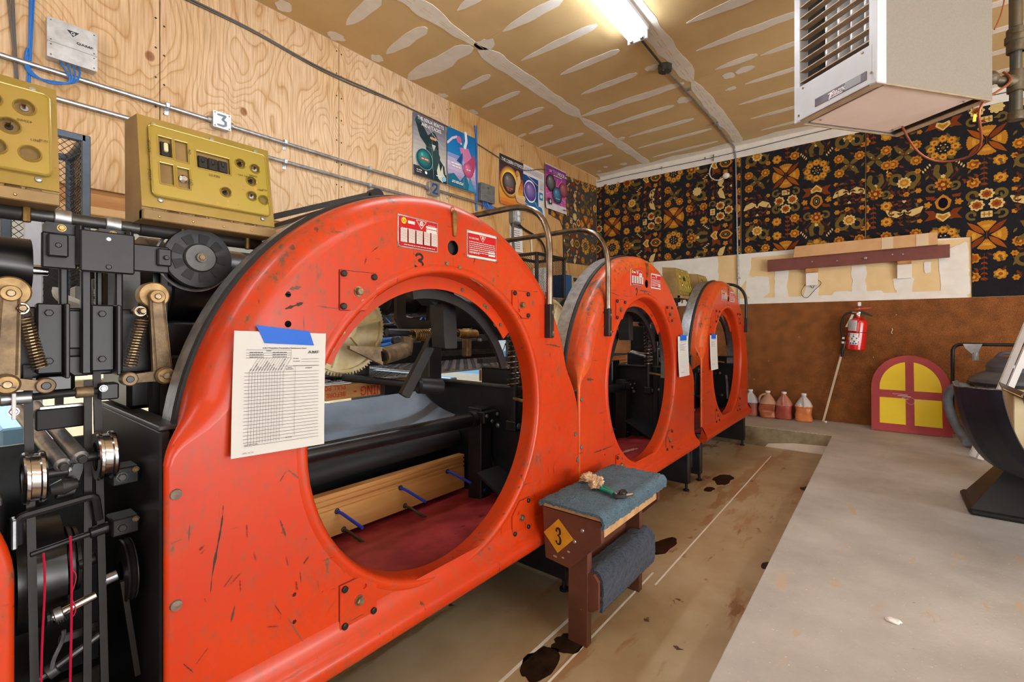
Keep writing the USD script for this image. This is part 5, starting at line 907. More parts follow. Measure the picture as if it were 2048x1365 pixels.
    mo.add('motor_mount', box(.30 + o, .66 + o, 1.44, 1.70, .80, 1.02, .01), 'greasy_black'); mo.add('mount_base', box(.34 + o, .62 + o, 1.42, 1.44, .72, .93, .006), 'black_metal')
    t.add('left_motor', lathe([(0, 0), (.05, 0), (.09, .02), (.09, .17), (.06, .2), (.06, .26), (0, .26)], P_(-.12, 1.5, 1.14), X, 24), 'greasy_black', 'black motor at the photo edge'); t.add('motor_shaft', cyl(P_(.13, 1.5, 1.132), P_(.17, 1.5, 1.132), .012, 12), 'chrome')
    for x, x2 in ((.232, .236), (.125, .131), (.218, .205)):
        t.add('vee_belt', hull([P_(a + d, y + e, z) for a, z, y in ((x, .925 if x != .218 else .885, 1.37), (x2, .10, 1.30)) for d in (-.0065, .0065) for e in (0, .010)]), 'belt_rubber', 'dark drive belt')
    t.add('belt_run', hull([P_(a + d, y, z) for a, z in ((.365, 1.15), (.362, .30)) for d in (-.006, .006) for y in (1.40, 1.41)]), 'belt_rubber')
    # middle: shaft, cap plate, rollers, chromed wheels
    t.add('cross_shaft', cyl(P_(.04, 1.36, .858), P_(.262, 1.36, .862), .0075, 12), 'black_metal'); t.add('shaft_sleeve', cyl(P_(.085, 1.36, .859), P_(.130, 1.36, .86), .013, 14), 'zinc'); t.add('shaft_sleeve', cyl(P_(.195, 1.36, .861), P_(.225, 1.36, .861), .012, 14), 'cast_bronze')
    bx('shield', .138, .198, 1.375, 1.40, .862, .905, 'greasy_black', .008); bx('shaft_clamp', .232, .265, 1.34, 1.38, .842, .878); t.add('clamp_screw', bolt(P_(.238, 1.34, .868), -Y, .006), 'zinc'); t.add('shaft_nut', bolt(P_(.103, 1.345, .835), -Y, .007), 'zinc'); t.add('tie_strip', box(.100 + o, .106 + o, 1.335, 1.345, .82, .872, .001), 'white_paint')
    bx('front_strip', .145, .215, 1.40, 1.41, .826, .833, 'zinc', .001); bx('front_board', .14, .22, 1.41, 1.43, .78, .826, 'rubber')
    for a, b in ((A(.131, 1.62, .807), A(.168, 1.30, .722)), (A(.158, 1.62, .812), A(.196, 1.30, .731))):
        a, b = a + X * o, b + X * o
        r_ = t.add('guide_roller', cyl(a, b, .0135, 16, .004), 'nylon' if False else 'zinc', 'grey wrapped guide roller'); r_.add('roller_cap', cyl(b, b + unit(b - a) * .012, .008, 12), 'grey_metal')
    for x, z in ((.128, .705), (.236, .726)):
        w_ = t.add('ball_wheel', lathe([(.030, -.016), (.049, -.016), (.051, -.013), (.051, -.008), (.046, -.006), (.046, .006), (.051, .008), (.051, .013), (.049, .016), (.030, .016)], P_(x, 1.315, z), X, 36), 'chrome', 'polished steel grooved wheel')
        w_.add('wheel_web', cyl(P_(x - .01, 1.315, z), P_(x + .01, 1.315, z), .034, 24), 'black_metal'); w_.add('wheel_axle', cyl(P_(x - .05 if x > .2 else x, 1.315, z + .002), P_(x if x > .2 else x + .05, 1.315, z + .002), .010, 14), 'black_metal'); w_.add('axle_screw', bolt(P_(x - .05 if x > .2 else x + .05, 1.315, z + .002), X * (-1 if x > .2 else 1), .007), 'zinc')
    t.add('wheel_yoke', hull([P_(x, 1.36, z) + Y * e for x, z in ((.165, .64), (.205, .735), (.19, .63), (.215, .72)) for e in (0, .02)]), 'greasy_black'); t.add('yoke_boss', lathe([(0, 0), (.010, .004), (.017, .022), (.010, .045), (0, .05)], P_(.150, 1.335, .668), (1, 0, .1), 16), 'grey_metal')
    t.add('handle_bar', tube(bend([P_(.107, 1.33, .575), P_(.107, 1.33, .628), P_(.222, 1.33, .640), P_(.228, 1.33, .585)], 4, .012), .0085, 8), 'black_metal', 'bent flat bar'); t.add('bar_end', box(.098 + o, .106 + o, 1.315, 1.345, .57, .628, .002), 'zinc')
    for z in (.675, .565): q = t.add('side_bracket', box(.245 + o, .292 + o, 1.30, 1.36, z - .018, z + .020, .003), 'black_metal'); q.add('bracket_bolt', bolt(P_(.262, 1.30, z), -Y, .0085, .006), 'grey_metal'); q.add('bracket_screw', bolt(P_(.286, 1.30, z + .012), -Y, .005), 'bolt_metal')
    t.add('lower_shaft', cyl(P_(.125, 1.34, .545), P_(.225, 1.34, .558), .006, 10), 'black_metal'); t.add('shaft_boss', cyl(P_(.215, 1.34, .557), P_(.250, 1.34, .562), .012, 12), 'black_metal')
    # lower: drum, pulleys, spring, wires
    t.add('drum', lathe([(0, 0), (.12, 0), (.12, .075), (.07, .08), (0, .08)], P_(.112, 1.50, .45), X, 36), 'greasy_black', 'broad dark drum'); t.add('drum_rim', ring(P_(.193, 1.46, .47), P_(.200, 1.46, .47), .075, .06, 32), 'grey_metal'); t.add('drum_rim', ring(P_(.205, 1.46, .47), P_(.211, 1.46, .47), .070, .055, 32), 'grey_metal')
    t.add('lower_pulley', lathe([(.02, 0), (.066, 0), (.068, .003), (.062, .008), (.068, .013), (.066, .016), (0, .016)], P_(.268, 1.34, .455), X, 36), 'black_metal'); t.add('pulley_edge', ring(P_(.284, 1.34, .455), P_(.286, 1.34, .455), .067, .062, 36), 'grey_metal')
    t.add('jack_shaft', cyl(P_(.155, 1.33, .408), P_(.225, 1.33, .425), .009, 12), 'chrome'); t.add('jack_collar', cyl(P_(.158, 1.33, .409), P_(.172, 1.33, .412), .014, 14), 'zinc'); t.add('jack_nut', bolt(P_(.155, 1.33, .408), -X, .011), 'black_metal'); t.add('idler_boss', cyl(P_(.238, 1.34, .445), P_(.262, 1.34, .449), .011, 12), 'zinc'); t.add('hub_boss', cyl(P_(.205, 1.40, .475), P_(.235, 1.40, .480), .014, 14), 'grey_metal')
    t.add('arm_belt', hull([P_(a + d, y, z) for a, z in ((.266, .442), (.292, .22)) for d in (-.005, .005) for y in (1.31, 1.32)]), 'belt_rubber')
    t.add('drum_spring', spring(P_(.165, 1.36, .385), P_(.205, 1.36, .395), .008, .0015, 11), 'grey_metal'); t.add('rocker_shaft', cyl(P_(.125, 1.33, .288), P_(.235, 1.33, .338), .007, 10), 'grey_metal'); t.add('rocker_boss', cyl(P_(.148, 1.33, .298), P_(.163, 1.33, .305), .016, 14), 'grey_metal'); t.add('rocker_lever', tube(curve([P_(.155, 1.32, .305), P_(.160, 1.32, .335), P_(.170, 1.32, .36), P_(.172, 1.32, .378)], 10), .004, 6), 'zinc')
    bx('lower_rail', .17, .245, 1.37, 1.38, .325, .345, 'grey_metal'); bx('tie_bar', .12, .26, 1.42, 1.46, .10, .22, 'greasy_black')
    t.add('red_wire', tube(curve([P_(.179, 1.30, .575), P_(.181, 1.30, .48), P_(.180, 1.30, .35), P_(.183, 1.30, .0)], 20), .0022, 6), 'red_wire', 'crimson wire'); t.add('red_wire', tube(curve([P_(.140, 1.30, .555), P_(.141, 1.30, .45), P_(.139, 1.30, .40), P_(.137, 1.30, .28), P_(.138, 1.30, .0)], 20), .0020, 6), 'red_wire', 'crimson wire'); t.add('wire_curl', tube(curve([P_(.183, 1.32, .50), P_(.187, 1.32, .46), P_(.184, 1.32, .44), P_(.189, 1.32, .42), P_(.186, 1.32, .40)], 20), .0012, 5), 'red_wire')
    bx('added_dark_panel', .03, .30, 1.74, 1.76, PZ + .01, .70, 'black_metal', .002)  # dark panel added to keep the bright lanes out of the gap
    bx('tie_column', .05, .075, 1.36, 1.40, .0, .9, 'black_metal'); bx('base_block', .05, .29, 1.35, 1.60, PZ, -.02, 'greasy_black')
    if full:
        bx('rear_frame', .20, .205, 2.1, 2.12, .85, .95, 'white_paint') if False else None
        t.add('relay_block', box(.247 + o, .285 + o, 1.72, 1.80, 1.045, 1.115, .003), 'dull_cover', 'grey relay block'); t.each('relay_nut', [bolt(P_(.292, 1.74, z), -Y, .008) for z in (1.10, 1.072)], 'zinc'); t.add('relay_strip', box(.286 + o, .302 + o, 1.745, 1.76, 1.0, 1.14, .002), 'grey_metal')
        t.add('coil_hose', spring(P_(.185, 1.6, 1.26), P_(.225, 1.62, 1.20), .010, .0045, 9), 'white_wire', 'pale corrugated hose'); t.add('hose_bundle', tube(curve([P_(.20, 1.6, 1.10), P_(.215, 1.6, 1.07), P_(.235, 1.6, 1.06), P_(.225, 1.6, 1.03)], 14), .012, 8), 'white_wire')
    return t
ball_lift('greasy black ball lift with chromed wheels in the gap beside the largest housing', .187)
ball_lift('dark ball lift in the narrow gap between the middle and farthest housings', 3.61, False)
mat('pale_frame', srgb(196, 206, 222), srgb(180, 190, 206), 9, .5)
pp = thing('steel_post', 'pale blue grey steel post standing behind the ball lift', 'post', (.242, 2.5, PZ))
pp.add('post', box(.218, .266, 2.48, 2.52, PZ, 1.50, .004), 'pale_frame'); pp.add('base_plate', box(.19, .30, 2.45, 2.55, PZ, PZ + .012, .002), 'grey_metal')
sf = thing('sweep_frame', 'pale steel frame behind the ball lift above the lane', 'frame', (.42, 2.2, .3))
sf.each('frame_bar', [box(.24, .46, 2.06, 2.08, .80, .83, .003), box(.24, .46, 2.30, 2.32, .835, .86, .003), box(.24, .26, 2.07, 2.31, .80, .86, .003)], 'nylon'); sf.add('frame_cheek', hull([(.44, y, z) for y, z in ((2.06, .83), (2.06, .70), (2.31, .86), (2.2, .70))] + [(.46, y, z) for y, z in ((2.06, .83), (2.06, .70), (2.31, .86), (2.2, .70))]), 'nylon'); sf.each('frame_leg', [box(.25, .27, 2.07, 2.09, PZ, .80, .002), box(.44, .46, 2.2, 2.22, PZ, .72, .002)], 'grey_metal')
mesh_guard('blue grey mesh guard standing behind the left control box', .18, .405, 2.6, .95, 1.80, 'guard_blue', 'black_metal')
mesh_guard('black mesh guard box on the machines below the purple poster', 3.62, 4.10, 2.6, 1.25, 1.73, 'black_metal', 'black_metal')
gb = thing('floor_stand', 'dark stand under the black mesh guard', 'stand', (3.85, 2.78, PZ)); gb.each('stand_leg', [box(x - .02, x + .02, y - .02, y + .02, PZ, 1.235, .003) for x in (3.62, 4.1) for y in (2.6, 2.95)], 'black_metal'); gb.add('stand_top', box(3.58, 4.14, 2.57, 2.98, 1.235, 1.25, .002), 'black_metal')
bb = thing('storage_box', 'red white and blue box inside the black mesh guard', 'box', (3.95, 2.75, 1.25)); bb.add('box_body', box(3.90, 4.05, 2.70, 2.85, 1.25, 1.62, .004), 'white_paint'); bb.add('red_label', prnt([(rect(.03, .20, .09, .29), srgb(200, 40, 44)), (rect(0, 0, .07, .12), srgb(196, 120, 90)), (rect(.07, 0, .15, .12), srgb(60, 84, 110))], (3.90, 2.70, 1.25), X, Z), 'print')
cs = thing('cabinet', 'blue and khaki metal chassis box behind the middle hood', 'cabinet', (4.5, 2.75, 1.2)); mat('cab_blue', srgb(26, 84, 132), None, rough=.5); mat('khaki', srgb(184, 166, 126), srgb(170, 152, 112), 8, .55)
cs.add('blue_side', box(4.12, 4.26, 2.6, 2.9, 1.22, 1.56, .004), 'cab_blue'); cs.add('khaki_case', box(4.262, 4.95, 2.6, 2.9, 1.30, 1.56, .006), 'khaki'); cs.add('case_badge', box(4.29, 4.36, 2.595, 2.60, 1.50, 1.54, .001), 'knob_black'); cs.add('case_screw', bolt((4.31, 2.6, 1.345), -Y, .012), 'zinc'); cs.each('cabinet_leg', [box(x - .02, x + .02, 2.84, 2.88, PZ, 1.225 if x < 4.3 else 1.305, .002) for x in (4.15, 4.9)], 'black_metal')
st = thing('drive_strap', 'dark belt rising against the plywood behind the largest hood', 'belt', (1.1, 2.0, 1.2)); st.add('strap', hull([(x, 2.0 + e, z + d) for x, z in ((.80, 1.425), (1.40, 1.68)) for e in (0, .006) for d in (-.013, .013)]), 'belt_rubber'); st.add('idler', cyl((1.40, 1.98, 1.66), (1.40, 2.03, 1.66), .04, 20), 'black_metal'); st.add('idler_arm', box(1.385, 1.415, 2.03, LW - .002, 1.645, 1.675, .002), 'black_metal')
# ------------------------------------------------------------------ step stool with carpet, and what lies on it
mat('stool_brown', srgb(104, 62, 46), srgb(84, 48, 36), 7, .42, speck=[(40, .70, srgb(190, 150, 120), (1, 1, 1))])
mat('raw_wood', srgb(196, 158, 112), srgb(168, 126, 82), 14, .7)
def carpet(name, a, b, sc=340):
    n = {'g': ('geometry', {}), 'n': ('noise_texture', {'scale': sc, 'detail': 3}), 'n2': ('noise_texture', {'scale': 9, 'detail': 3}), 'r': ('rgb_ramp', {'ramp': [(.3, b), (.68, a)]}), 'm': ('mix', {'mix_type': 'multiply', 'fac': .6}), 'r2': ('rgb_ramp', {'ramp': [(.35, (.62, .62, .62)), (.65, (1.2, 1.2, 1.2))]}), 'b': ('bump', {'strength': 1.0, 'distance': .006}), 'p': ('principled_bsdf', {'roughness': .95, 'specular_ior_level': .1, 'sheen_weight': .25})}
    MAT[name] = usdkit.material(stage, '/World/Looks/' + name, n, [('g.position', 'n.vector'), ('g.position', 'n2.vector'), ('n.fac', 'r.fac'), ('r.color', 'm.color1'), ('n2.fac', 'r2.fac'), ('r2.color', 'm.color2'), ('m.color', 'p.base_color'), ('n.fac', 'b.height'), ('b.normal', 'p.normal')], surface='p.BSDF')
carpet('carpet_blue', srgb(84, 122, 142), srgb(26, 46, 60)); carpet('carpet_navy', srgb(52, 66, 88), srgb(14, 20, 32)); carpet('carpet_brown', srgb(170, 108, 56), srgb(84, 46, 22), 240)
def rug(prof, x0, x1, seed, amp=.0035):
    """carpet wrapped over a (y, z) profile, fuzzy"""
    P_ = curve([(0, *p) for p in prof], 60)[:, 1:]; xs = np.linspace(x0, x1, 70)
    top = loft([[A(x, y, z) for y, z in P_] for x in xs]); v = top.vertices
    n = trimesh.Trimesh(v, top.faces, process=False).vertex_normals; k = (meshkit.noise(v * 260, seed) - .5) * 2 * amp + (meshkit.noise(v * 60, seed + 1) - .5) * amp * 1.5
    top.vertices = v + n * k[:, None]
    bot = top.copy(); bot.vertices = bot.vertices - n * .010; bot.faces = bot.faces[:, ::-1]
    m, c = len(P_), len(xs); rim = list(range(0, m)) + [i * m + m - 1 for i in range(1, c)] + list(range(c * m - 2, (c - 1) * m - 1, -1)) + [i * m for i in range(c - 2, 0, -1)]
    q = len(v); sk = [[a, b, b + q] for a, b in zip(rim, rim[1:] + rim[:1])] + [[a, b + q, a + q] for a, b in zip(rim, rim[1:] + rim[:1])]
    r = cat(top, bot); r = trimesh.Trimesh(r.vertices, np.vstack([r.faces, sk]), process=False); r.fix_normals() if False else None
    if r.volume < 0: r.invert()
    return r
st = thing('step_stool', 'brown wooden step stool with blue carpet and a yellow diamond 3', 'step stool', (1.78, .9, PZ))
st.add('top_board', box(1.50, 2.055, .795, 1.048, .305, .327, .003), 'raw_wood', 'plywood board under the carpet')
st.add('top_carpet', rug([(1.05, .312), (1.046, .334), (1.02, .338), (.92, .338), (.82, .338), (.785, .334), (.772, .315), (.776, .285)], 1.478, 2.078, 3), 'carpet_blue', 'worn blue carpet on the top step')
ep = Polygon([(1.048, .303), (.795, .303), (.795, .228), (.925, .098), (1.035, .108)])
for x in (1.50, 2.03): st.add('end_board', prism(ep, (x + .024, 0, 0), -Y if False else Y, Z, -.024) if False else prism(ep, (x, 0, 0), Y, Z, .024), 'stool_brown', smooth=False)
st.add('back_board', box(1.524, 2.03, 1.018, 1.04, .13, .303, .002), 'stool_brown'); st.add('apron', box(1.524, 2.03, .80, .82, .235, .303, .002), 'raw_wood', 'torn raw wood edge')
for x in (1.526, 1.995):
    lg = st.add('leg', hull([(x + a, y, z) for a in (0, .034) for y, z in ((.865, .24), (.945, .24), (.868, PZ), (.948, PZ))]), 'stool_brown', smooth=False)
    lg.add('brace', box(x + .034, x + .046, .88, .94, -.12, .2, .002), 'raw_wood')
st.add('leg_rail', box(1.56, 1.995, .93, .945, .05, .12, .002), 'stool_brown'); st.add('leg_rail', box(1.56, 1.995, .90, .94, -.12, -.095, .002), 'raw_wood')
lo = Polygon([(.90, .085), (.845, .085), (.825, .062), (.825, -.035), (.85, -.055), (.90, -.055)])
for x in (1.535, 2.012): st.add('lower_end_board', prism(lo, (x, 0, 0), Y, Z, .020), 'stool_brown', smooth=False)
st.add('lower_step', box(1.556, 2.012, .832, .90, -.045, .082, .003), 'raw_wood')
st.add('lower_carpet', rug([(.905, .09), (.87, .096), (.84, .094), (.818, .072), (.812, .03), (.813, -.02), (.82, -.055)], 1.552, 2.045, 5), 'carpet_navy', 'dark blue carpet on the lower step', smooth=60)
sg = st.add('number_sign', prism(Polygon([(-.975, .272), (-.908, .212), (-.978, .142), (-1.042, .205)]), (1.50, 0, 0), -Y, Z, .0025), 'gold_zinc' if False else 'sign_yellow', 'yellow diamond sign with a 3') if mat('sign_yellow', srgb(206, 148, 36), srgb(190, 128, 28), 20, .5) else None
s3 = [(-.42, .70), (-.2, .98), (.2, .98), (.40, .66), (.26, .28), (-.10, .10), (.10, .06), (.42, -.14), (.50, -.52), (.20, -.95), (-.2, -.95), (-.42, -.72)]
c3 = curve([(a * .020, b * .030, 0) for a, b in s3], 50)[:, :2]
g3 = unary_union([LineString(c3[i:i + 2]).buffer(.0018 + .0032 * abs(math.sin(i / 49 * 2 * math.pi + .3)) ** 1.3) for i in range(49)] + [disc(-.0078, .020, .0045), disc(-.0078, -.021, .0045)])
sg.add('sign_number', prnt([(g3, srgb(50, 34, 18))], (1.4975, .975, .206), -Y, Z), 'print')
for y, z in ((.872, .255), (.905, .205)): st.add('screw', lathe([(.008, 0), (.006, .003), (0, .004)], (1.50, y, z), -X, 12), 'zinc')
for i, (y, z, w_) in enumerate(((.99, .125, .02), (.955, .13, .012), (.93, .16, .014))): st.add('paint_chip', prnt([(disc(0, 0, w_ / 2, 7, .004), srgb(176, 140, 116))], (1.4999, y, z), -Y, Z), 'print')
def blob(c, r, sq, seed, rough=.5, fr=2.4, sub=4):
    m = trimesh.creation.icosphere(sub, 1.0); v = m.vertices; k = meshkit.fbm(v * fr + seed, 4, seed); k2 = np.abs(meshkit.noise(v * fr * 2.2 + seed, seed + 9) - .5) * 2
    m.vertices = v * (1 + rough * (k - .5) * 2 - rough * .5 * k2)[:, None] * np.array(sq) * r; m.apply_translation(-A((m.bounds[0][0] + m.bounds[1][0]) / 2, (m.bounds[0][1] + m.bounds[1][1]) / 2, m.bounds[0][2])); m.apply_translation(c); return m
mat('rag_tan', srgb(214, 186, 150), srgb(150, 110, 76), 30, .85)
rg = thing('rag', 'crumpled tan rag lying on the blue stool carpet', 'rag', (1.74, .96, .342))
rg.add('rag', blob((1.705, .925, .3415), .036, (.95, .8, .7), 3, .55), 'rag_tan', smooth=20); rg.add('rag_tail', blob((1.765, 1.005, .3415), .036, (1.2, .6, .5), 8, .5), 'rag_tan', smooth=20)
mat('grip_green', srgb(22, 128, 108), None, rough=.4)
pl = thing('pliers', 'pliers with green grips and a dark head on the blue stool carpet', 'pliers', (1.66, .85, .342))
pv = A(1.662, .822, .352)
for s in (-1, 1): pl.add('grip', tube(curve([pv + A(.004, .008, 0), pv + A(.020 + s * .006, .028, .002), pv + A(.036 + s * .010, .058, .001), pv + A(.046 + s * .006, .088, 0)], 14), np.linspace(.0065, .009, 14), 8), 'grip_green', 'green grip')
pl.add('head', hull([pv + A(x, y, z) for x, y in ((-.016, -.006), (.012, .012), (.018, -.006), (-.006, -.022), (.03, -.03), (.02, -.04)) for z in (-.006, .006)]), 'knob_black'); pl.add('jaw', cyl(pv + A(.024, -.034, 0), pv + A(.042, -.058, .006), .006, 10), 'chrome'); pl.add('pivot_screw', cyl(pv + A(.002, -.004, .005), pv + A(.002, -.004, .010), .006, 10), 'zinc'); pl.add('head_knob', blob(tuple(pv + A(.030, -.020, -.010)), .017, (1.2, 1, .8), 2, .1), 'knob_black')
# ------------------------------------------------------------------ along the end wall
bc = obj('wall_carpet', box(FW - .010, FW - .001, -1.6, LW - .002, .004, 1.285, .002), 'carpet_brown', 'rust brown carpet covering the lower half of the end wall', 'carpet')
def flecks(pts, m='mud_white'):
    pass
BX = FW - .011
lt = thing('lint', 'small white threads caught on the brown wall carpet', 'lint', (BX, -.1, .9), kind='stuff')
lt.add('thread', cat(tube(curve([(BX - .002, -.045, 1.00), (BX - .004, -.05, .985), (BX - .003, -.042, .96), (BX - .002, -.05, .945)], 8), .003, 5), *[blob((BX - .003, y, z), .004, (1, 1, 1), int(z * 99), .2, 2, 1) for y, z in ((1.05, .62), (-.08, 1.13), (.22, .98), (.75, .9), (1.2, .4), (-.5, .8), (.4, .55), (.1, .7))]), 'mud_white', smooth=False)
# fire extinguisher
def fire_ext():
    c = A(FW - .12, .245, .78); ax = unit(A(-.02, -.075, 1.0)); t = thing('fire_extinguisher', 'red fire extinguisher hanging on the brown wall carpet', 'fire extinguisher', tuple(c))
    mat('ext_red', srgb(206, 20, 22), srgb(190, 14, 18), 5, .22, coat=.6)
    r = .083; t.add('cylinder', lathe([(0, 0), (r - .006, 0), (r, .008), (r, .275), (r - .012, .303), (r - .04, .322), (.024, .330), (.022, .345), (0, .345)], c, ax, 36), 'ext_red', 'red painted cylinder')
    t.add('bracket_strap', lathe([(r + .001, .178), (r + .002, .179), (r + .002, .184), (r + .001, .185)], c, ax, 36), 'knob_black')
    top = c + ax * .345; s = unit(np.cross(ax, X) * -1); s = A(0, -1, -.07); s = unit(s - ax * np.dot(s, ax))
    t.add('valve', cyl(top, top + ax * .045, .022, 16), 'chrome'); t.add('valve_outlet', cyl(top + ax * .03, top + ax * .032 - s * .055, .012, 12), 'chrome'); t.add('gauge', cyl(top + ax * .02 - X * .02, top + ax * .02 - X * .034, .016, 16), 'white_paint')
    t.add('lower_handle', hull([top + ax * a + s * b + X * k for a, b in ((.035, 0), (.055, 0), (.03, .05), (.045, .05), (-.002, .115), (.012, .115)) for k in (-.012, .012)]), 'knob_black', 'black carrying handle'); t.add('squeeze_lever', hull([top + ax * a + s * b + X * k for a, b in ((.062, -.03), (.075, -.03), (.068, .02), (.084, .02), (.085, .10), (.095, .10)) for k in (-.011, .011)]), 'ext_red', 'red squeeze lever')
    t.add('pull_pin', tube(curve([top + ax * .07 - X * .01, top + ax * .10 - X * .014, top + ax * .125 - X * .014], 8), .003, 6), 'chrome'); t.add('pin_seal', box(*[k for i in range(3) for k in ((top + ax * .122 - X * .014)[i] - (.004, .014, .020)[i], (top + ax * .122 - X * .014)[i] + (.004, .014, .020)[i])], .003), 'white_paint', 'white pin seal')
    a = top + ax * .032 - s * .055; t.add('hose', tube(curve([a, a - s * .045 - ax * .015, a - s * .075 - ax * .08, a - s * .072 - ax * .2, a - s * .052 - ax * .31, a - s * .055 - ax * .38], 30), .0105, 10), 'rubber'); t.add('hose_nozzle', cyl(a - s * .055 - ax * .37, a - s * .05 - ax * .46, .014, 12), 'knob_black'); t.each('hose_clip', [ring(a - s * .053 - ax * h, a - s * .053 - ax * (h + .022), .0135, .01, 14) for h in (.255, .30)], 'white_paint')
    t.add('inspection_tag', hull([a - X * .03 + s * p + ax * q + X * k for p, q in ((.0, -.02), (.02, -.02), (-.045, -.15), (-.018, -.15)) for k in (0, .001)]), 'paper', 'white inspection tag')
    def wrap(layers, h0, ang0, nm, lab):
        v, f, col = prnt(layers, (0, 0, 0), X, Y, .0003, .0006)
        for _ in range(4): v, f, col = subdiv(v, f, col, .025)
        u2 = s; n0 = unit(np.cross(u2, ax)) * -1; n0 = n0 if n0[0] < 0 else -n0
        a_ = ang0 + v[:, 0] / r; rr = r + v[:, 2]
        t.add(nm, (c + ax * (h0 + v[:, 1])[:, None] + rr[:, None] * (np.sin(a_)[:, None] * u2 + np.cos(a_)[:, None] * n0), f, col), 'print', lab)
    K = srgb(120, 120, 128)
    wrap([(rect(0, 0, .085, .105), srgb(206, 208, 212))] + [(words(.006, .092 - .009 * k, .07, .004, k), K) for k in range(10)], .195, -1.05, 'instruction_label', 'silver instruction label')
    BLU = srgb(50, 90, 170)
    wrap([(rect(.012, 0, .085, .115), srgb(236, 236, 238)), (rect(.0, .045, .014, .075), srgb(206, 180, 90)), (rect(.085, .04, .098, .075), srgb(220, 226, 240)), (rect(-.014, .085, .010, .115), srgb(110, 150, 170)), (words(.02, .10, .05, .006, 3), K), (disc(.045, .085, .007), srgb(60, 60, 70)), (words(.02, .07, .05, .004, 4), K), (disc(.034, .058, .007), srgb(50, 50, 56)), (leaf(.07, .055, .022, .008, 75), srgb(40, 40, 46)), (words(.02, .042, .055, .004, 5), K), (disc(.055, .033, .007), srgb(60, 60, 70)), (rect(.018, .006, .033, .02), BLU), (rect(.040, .006, .055, .02), BLU), (rect(.063, .006, .076, .02), BLU)], .055, -.80, 'class_label', 'white label with small symbols')
    t.add('wall_hook', box(FW - .045, FW - .012, .20, .23, 1.06, 1.13, .004), 'knob_black')
fire_ext()
# bare wooden stick
sk = thing('wooden_stick', 'thin pale wooden stick leaning on the brown wall carpet under the extinguisher', 'stick', (5.95, .52, .003))
sk.add('stick', hull([A(5.945, .522, .004) + A(a, b, 0) for a in (-.007, .007) for b in (-.010, .010)] + [A(FW - .03, .335, .86) + A(a, b, 0) for a in (-.007, .007) for b in (-.010, .010)]), 'pale_lumber' if False else 'stick_wood') if mat('stick_wood', srgb(222, 208, 184), srgb(198, 180, 150), 12, .7, stretch=(1, 1, .2)) else None
# gallon jugs
MAT['jug_plastic'] = usdkit.material(stage, '/World/Looks/jug_plastic', {'p': ('principled_bsdf', {'base_color': srgb(228, 216, 214), 'roughness': .28, 'transmission_weight': .35}), 't': ('translucent_bsdf', {'color': srgb(232, 214, 210)}), 'm': ('mix_closure', {'fac': .35})}, [('p.BSDF', 'm.closure1'), ('t.BSDF', 'm.closure2')], surface='m.closure')
mat('jug_cap', srgb(244, 240, 236), None, rough=.4)
def jug(label, y, x, liquid, level, turn, dent, clear):
    t = thing('gallon_jug', label, 'jug', (x, y, .0), group=None)
    nm = 'liquid_' + str(len(LIB)); LIB[nm] = 1; mat(nm, liquid, tuple(np.array(liquid) * .72), 6, .25, coat=.3)
    if ('jug_clear', clear) not in LIB: LIB[('jug_clear', clear)] = mat('jug_tint_' + str(len(LIB)), clear, tuple(np.array(clear) * .85), 9, .3, coat=.3)
    tint = LIB[('jug_clear', clear)]
    def body(z0, z1, grow=0):
        rows = []; zs = np.unique(np.r_[np.linspace(z0, z1, 22)])
        for z in zs:
            if z < .012: r = .070 + .012 * math.sin(z / .012 * math.pi / 2)
            elif z < .150: r = .082
            elif z < .165: r = .082 + .004 * math.sin((z - .15) / .015 * math.pi)
            elif z < .262: r = .082 - (z - .165) / .097 * .060 - .006 * math.sin((z - .165) / .097 * math.pi) * -1
            else: r = .021
            e = 3.4 - 1.4 * min(1, max(0, (z - .15) / .1)); a = np.linspace(0, 2 * np.pi, 33); c, s = np.cos(a), np.sin(a); k = (np.abs(c) ** e + np.abs(s) ** e) ** (-1 / e)
            p = np.c_[c * k, s * k] * (r + grow)
            if dent: d = dent * math.exp(-((z - .10) / .05) ** 2); p[:, 1] += d * .035 * np.clip(-np.cos(a - 1.2), 0, 1) ** 2 + d * .012 * math.sin(z * 40); p[:, 0] += d * .02 * np.sin(3 * a)
            rows.append([A(x + q[0] * math.cos(turn) - q[1] * math.sin(turn), y + q[0] * math.sin(turn) + q[1] * math.cos(turn), z) for q in p])
        m = loft(rows); m.faces = m.faces
        cap = [trimesh.Trimesh(np.vstack([rw, np.mean(rw, 0)]), [[i, i + 1, 33] if up else [i + 1, i, 33] for i in range(32)], process=False) for rw, up in ((rows[0], 0), (rows[-1], 1))]
        m = cat(m, *cap)
        return m
    t.add('bottle_base', body(.0, level), nm, 'lower part full of cleaning liquid', smooth=50); t.add('bottle_shoulder', body(level + .0003, .283, .0004), tint, 'clear empty upper part', smooth=50)
    t.add('cap', lathe([(0, 0), (.024, 0), (.025, .003), (.025, .017), (.023, .019), (0, .019)], (x, y, .279), Z, 20), 'jug_cap', 'white cap')
    R2 = lambda a, z: A(x + a * math.cos(turn), y + a * math.sin(turn), z)
    t.add('handle', tube(bend([R2(-.020, .262), R2(-.070, .250), R2(-.088, .200), R2(-.078, .160)], 6, .03), .0115, 10), tint, 'moulded handle')
jug('gallon jug half hidden by the orange housing, clear top over mauve liquid', 1.215, 5.90, srgb(176, 110, 96), .155, -.1, 0, srgb(204, 206, 216))
jug('dented gallon jug with its loop handle turned to the side', 1.035, 5.885, srgb(186, 104, 70), .158, math.radians(-70), 1.0, srgb(198, 150, 124))
jug('gallon jug of pink liquid third from the left', .878, 5.90, srgb(188, 92, 78), .150, 0.0, .25, srgb(206, 136, 118))
jug('gallon jug of orange liquid standing nearest the white stick', .69, 5.89, srgb(232, 140, 84), .165, .15, .45, srgb(222, 216, 220))
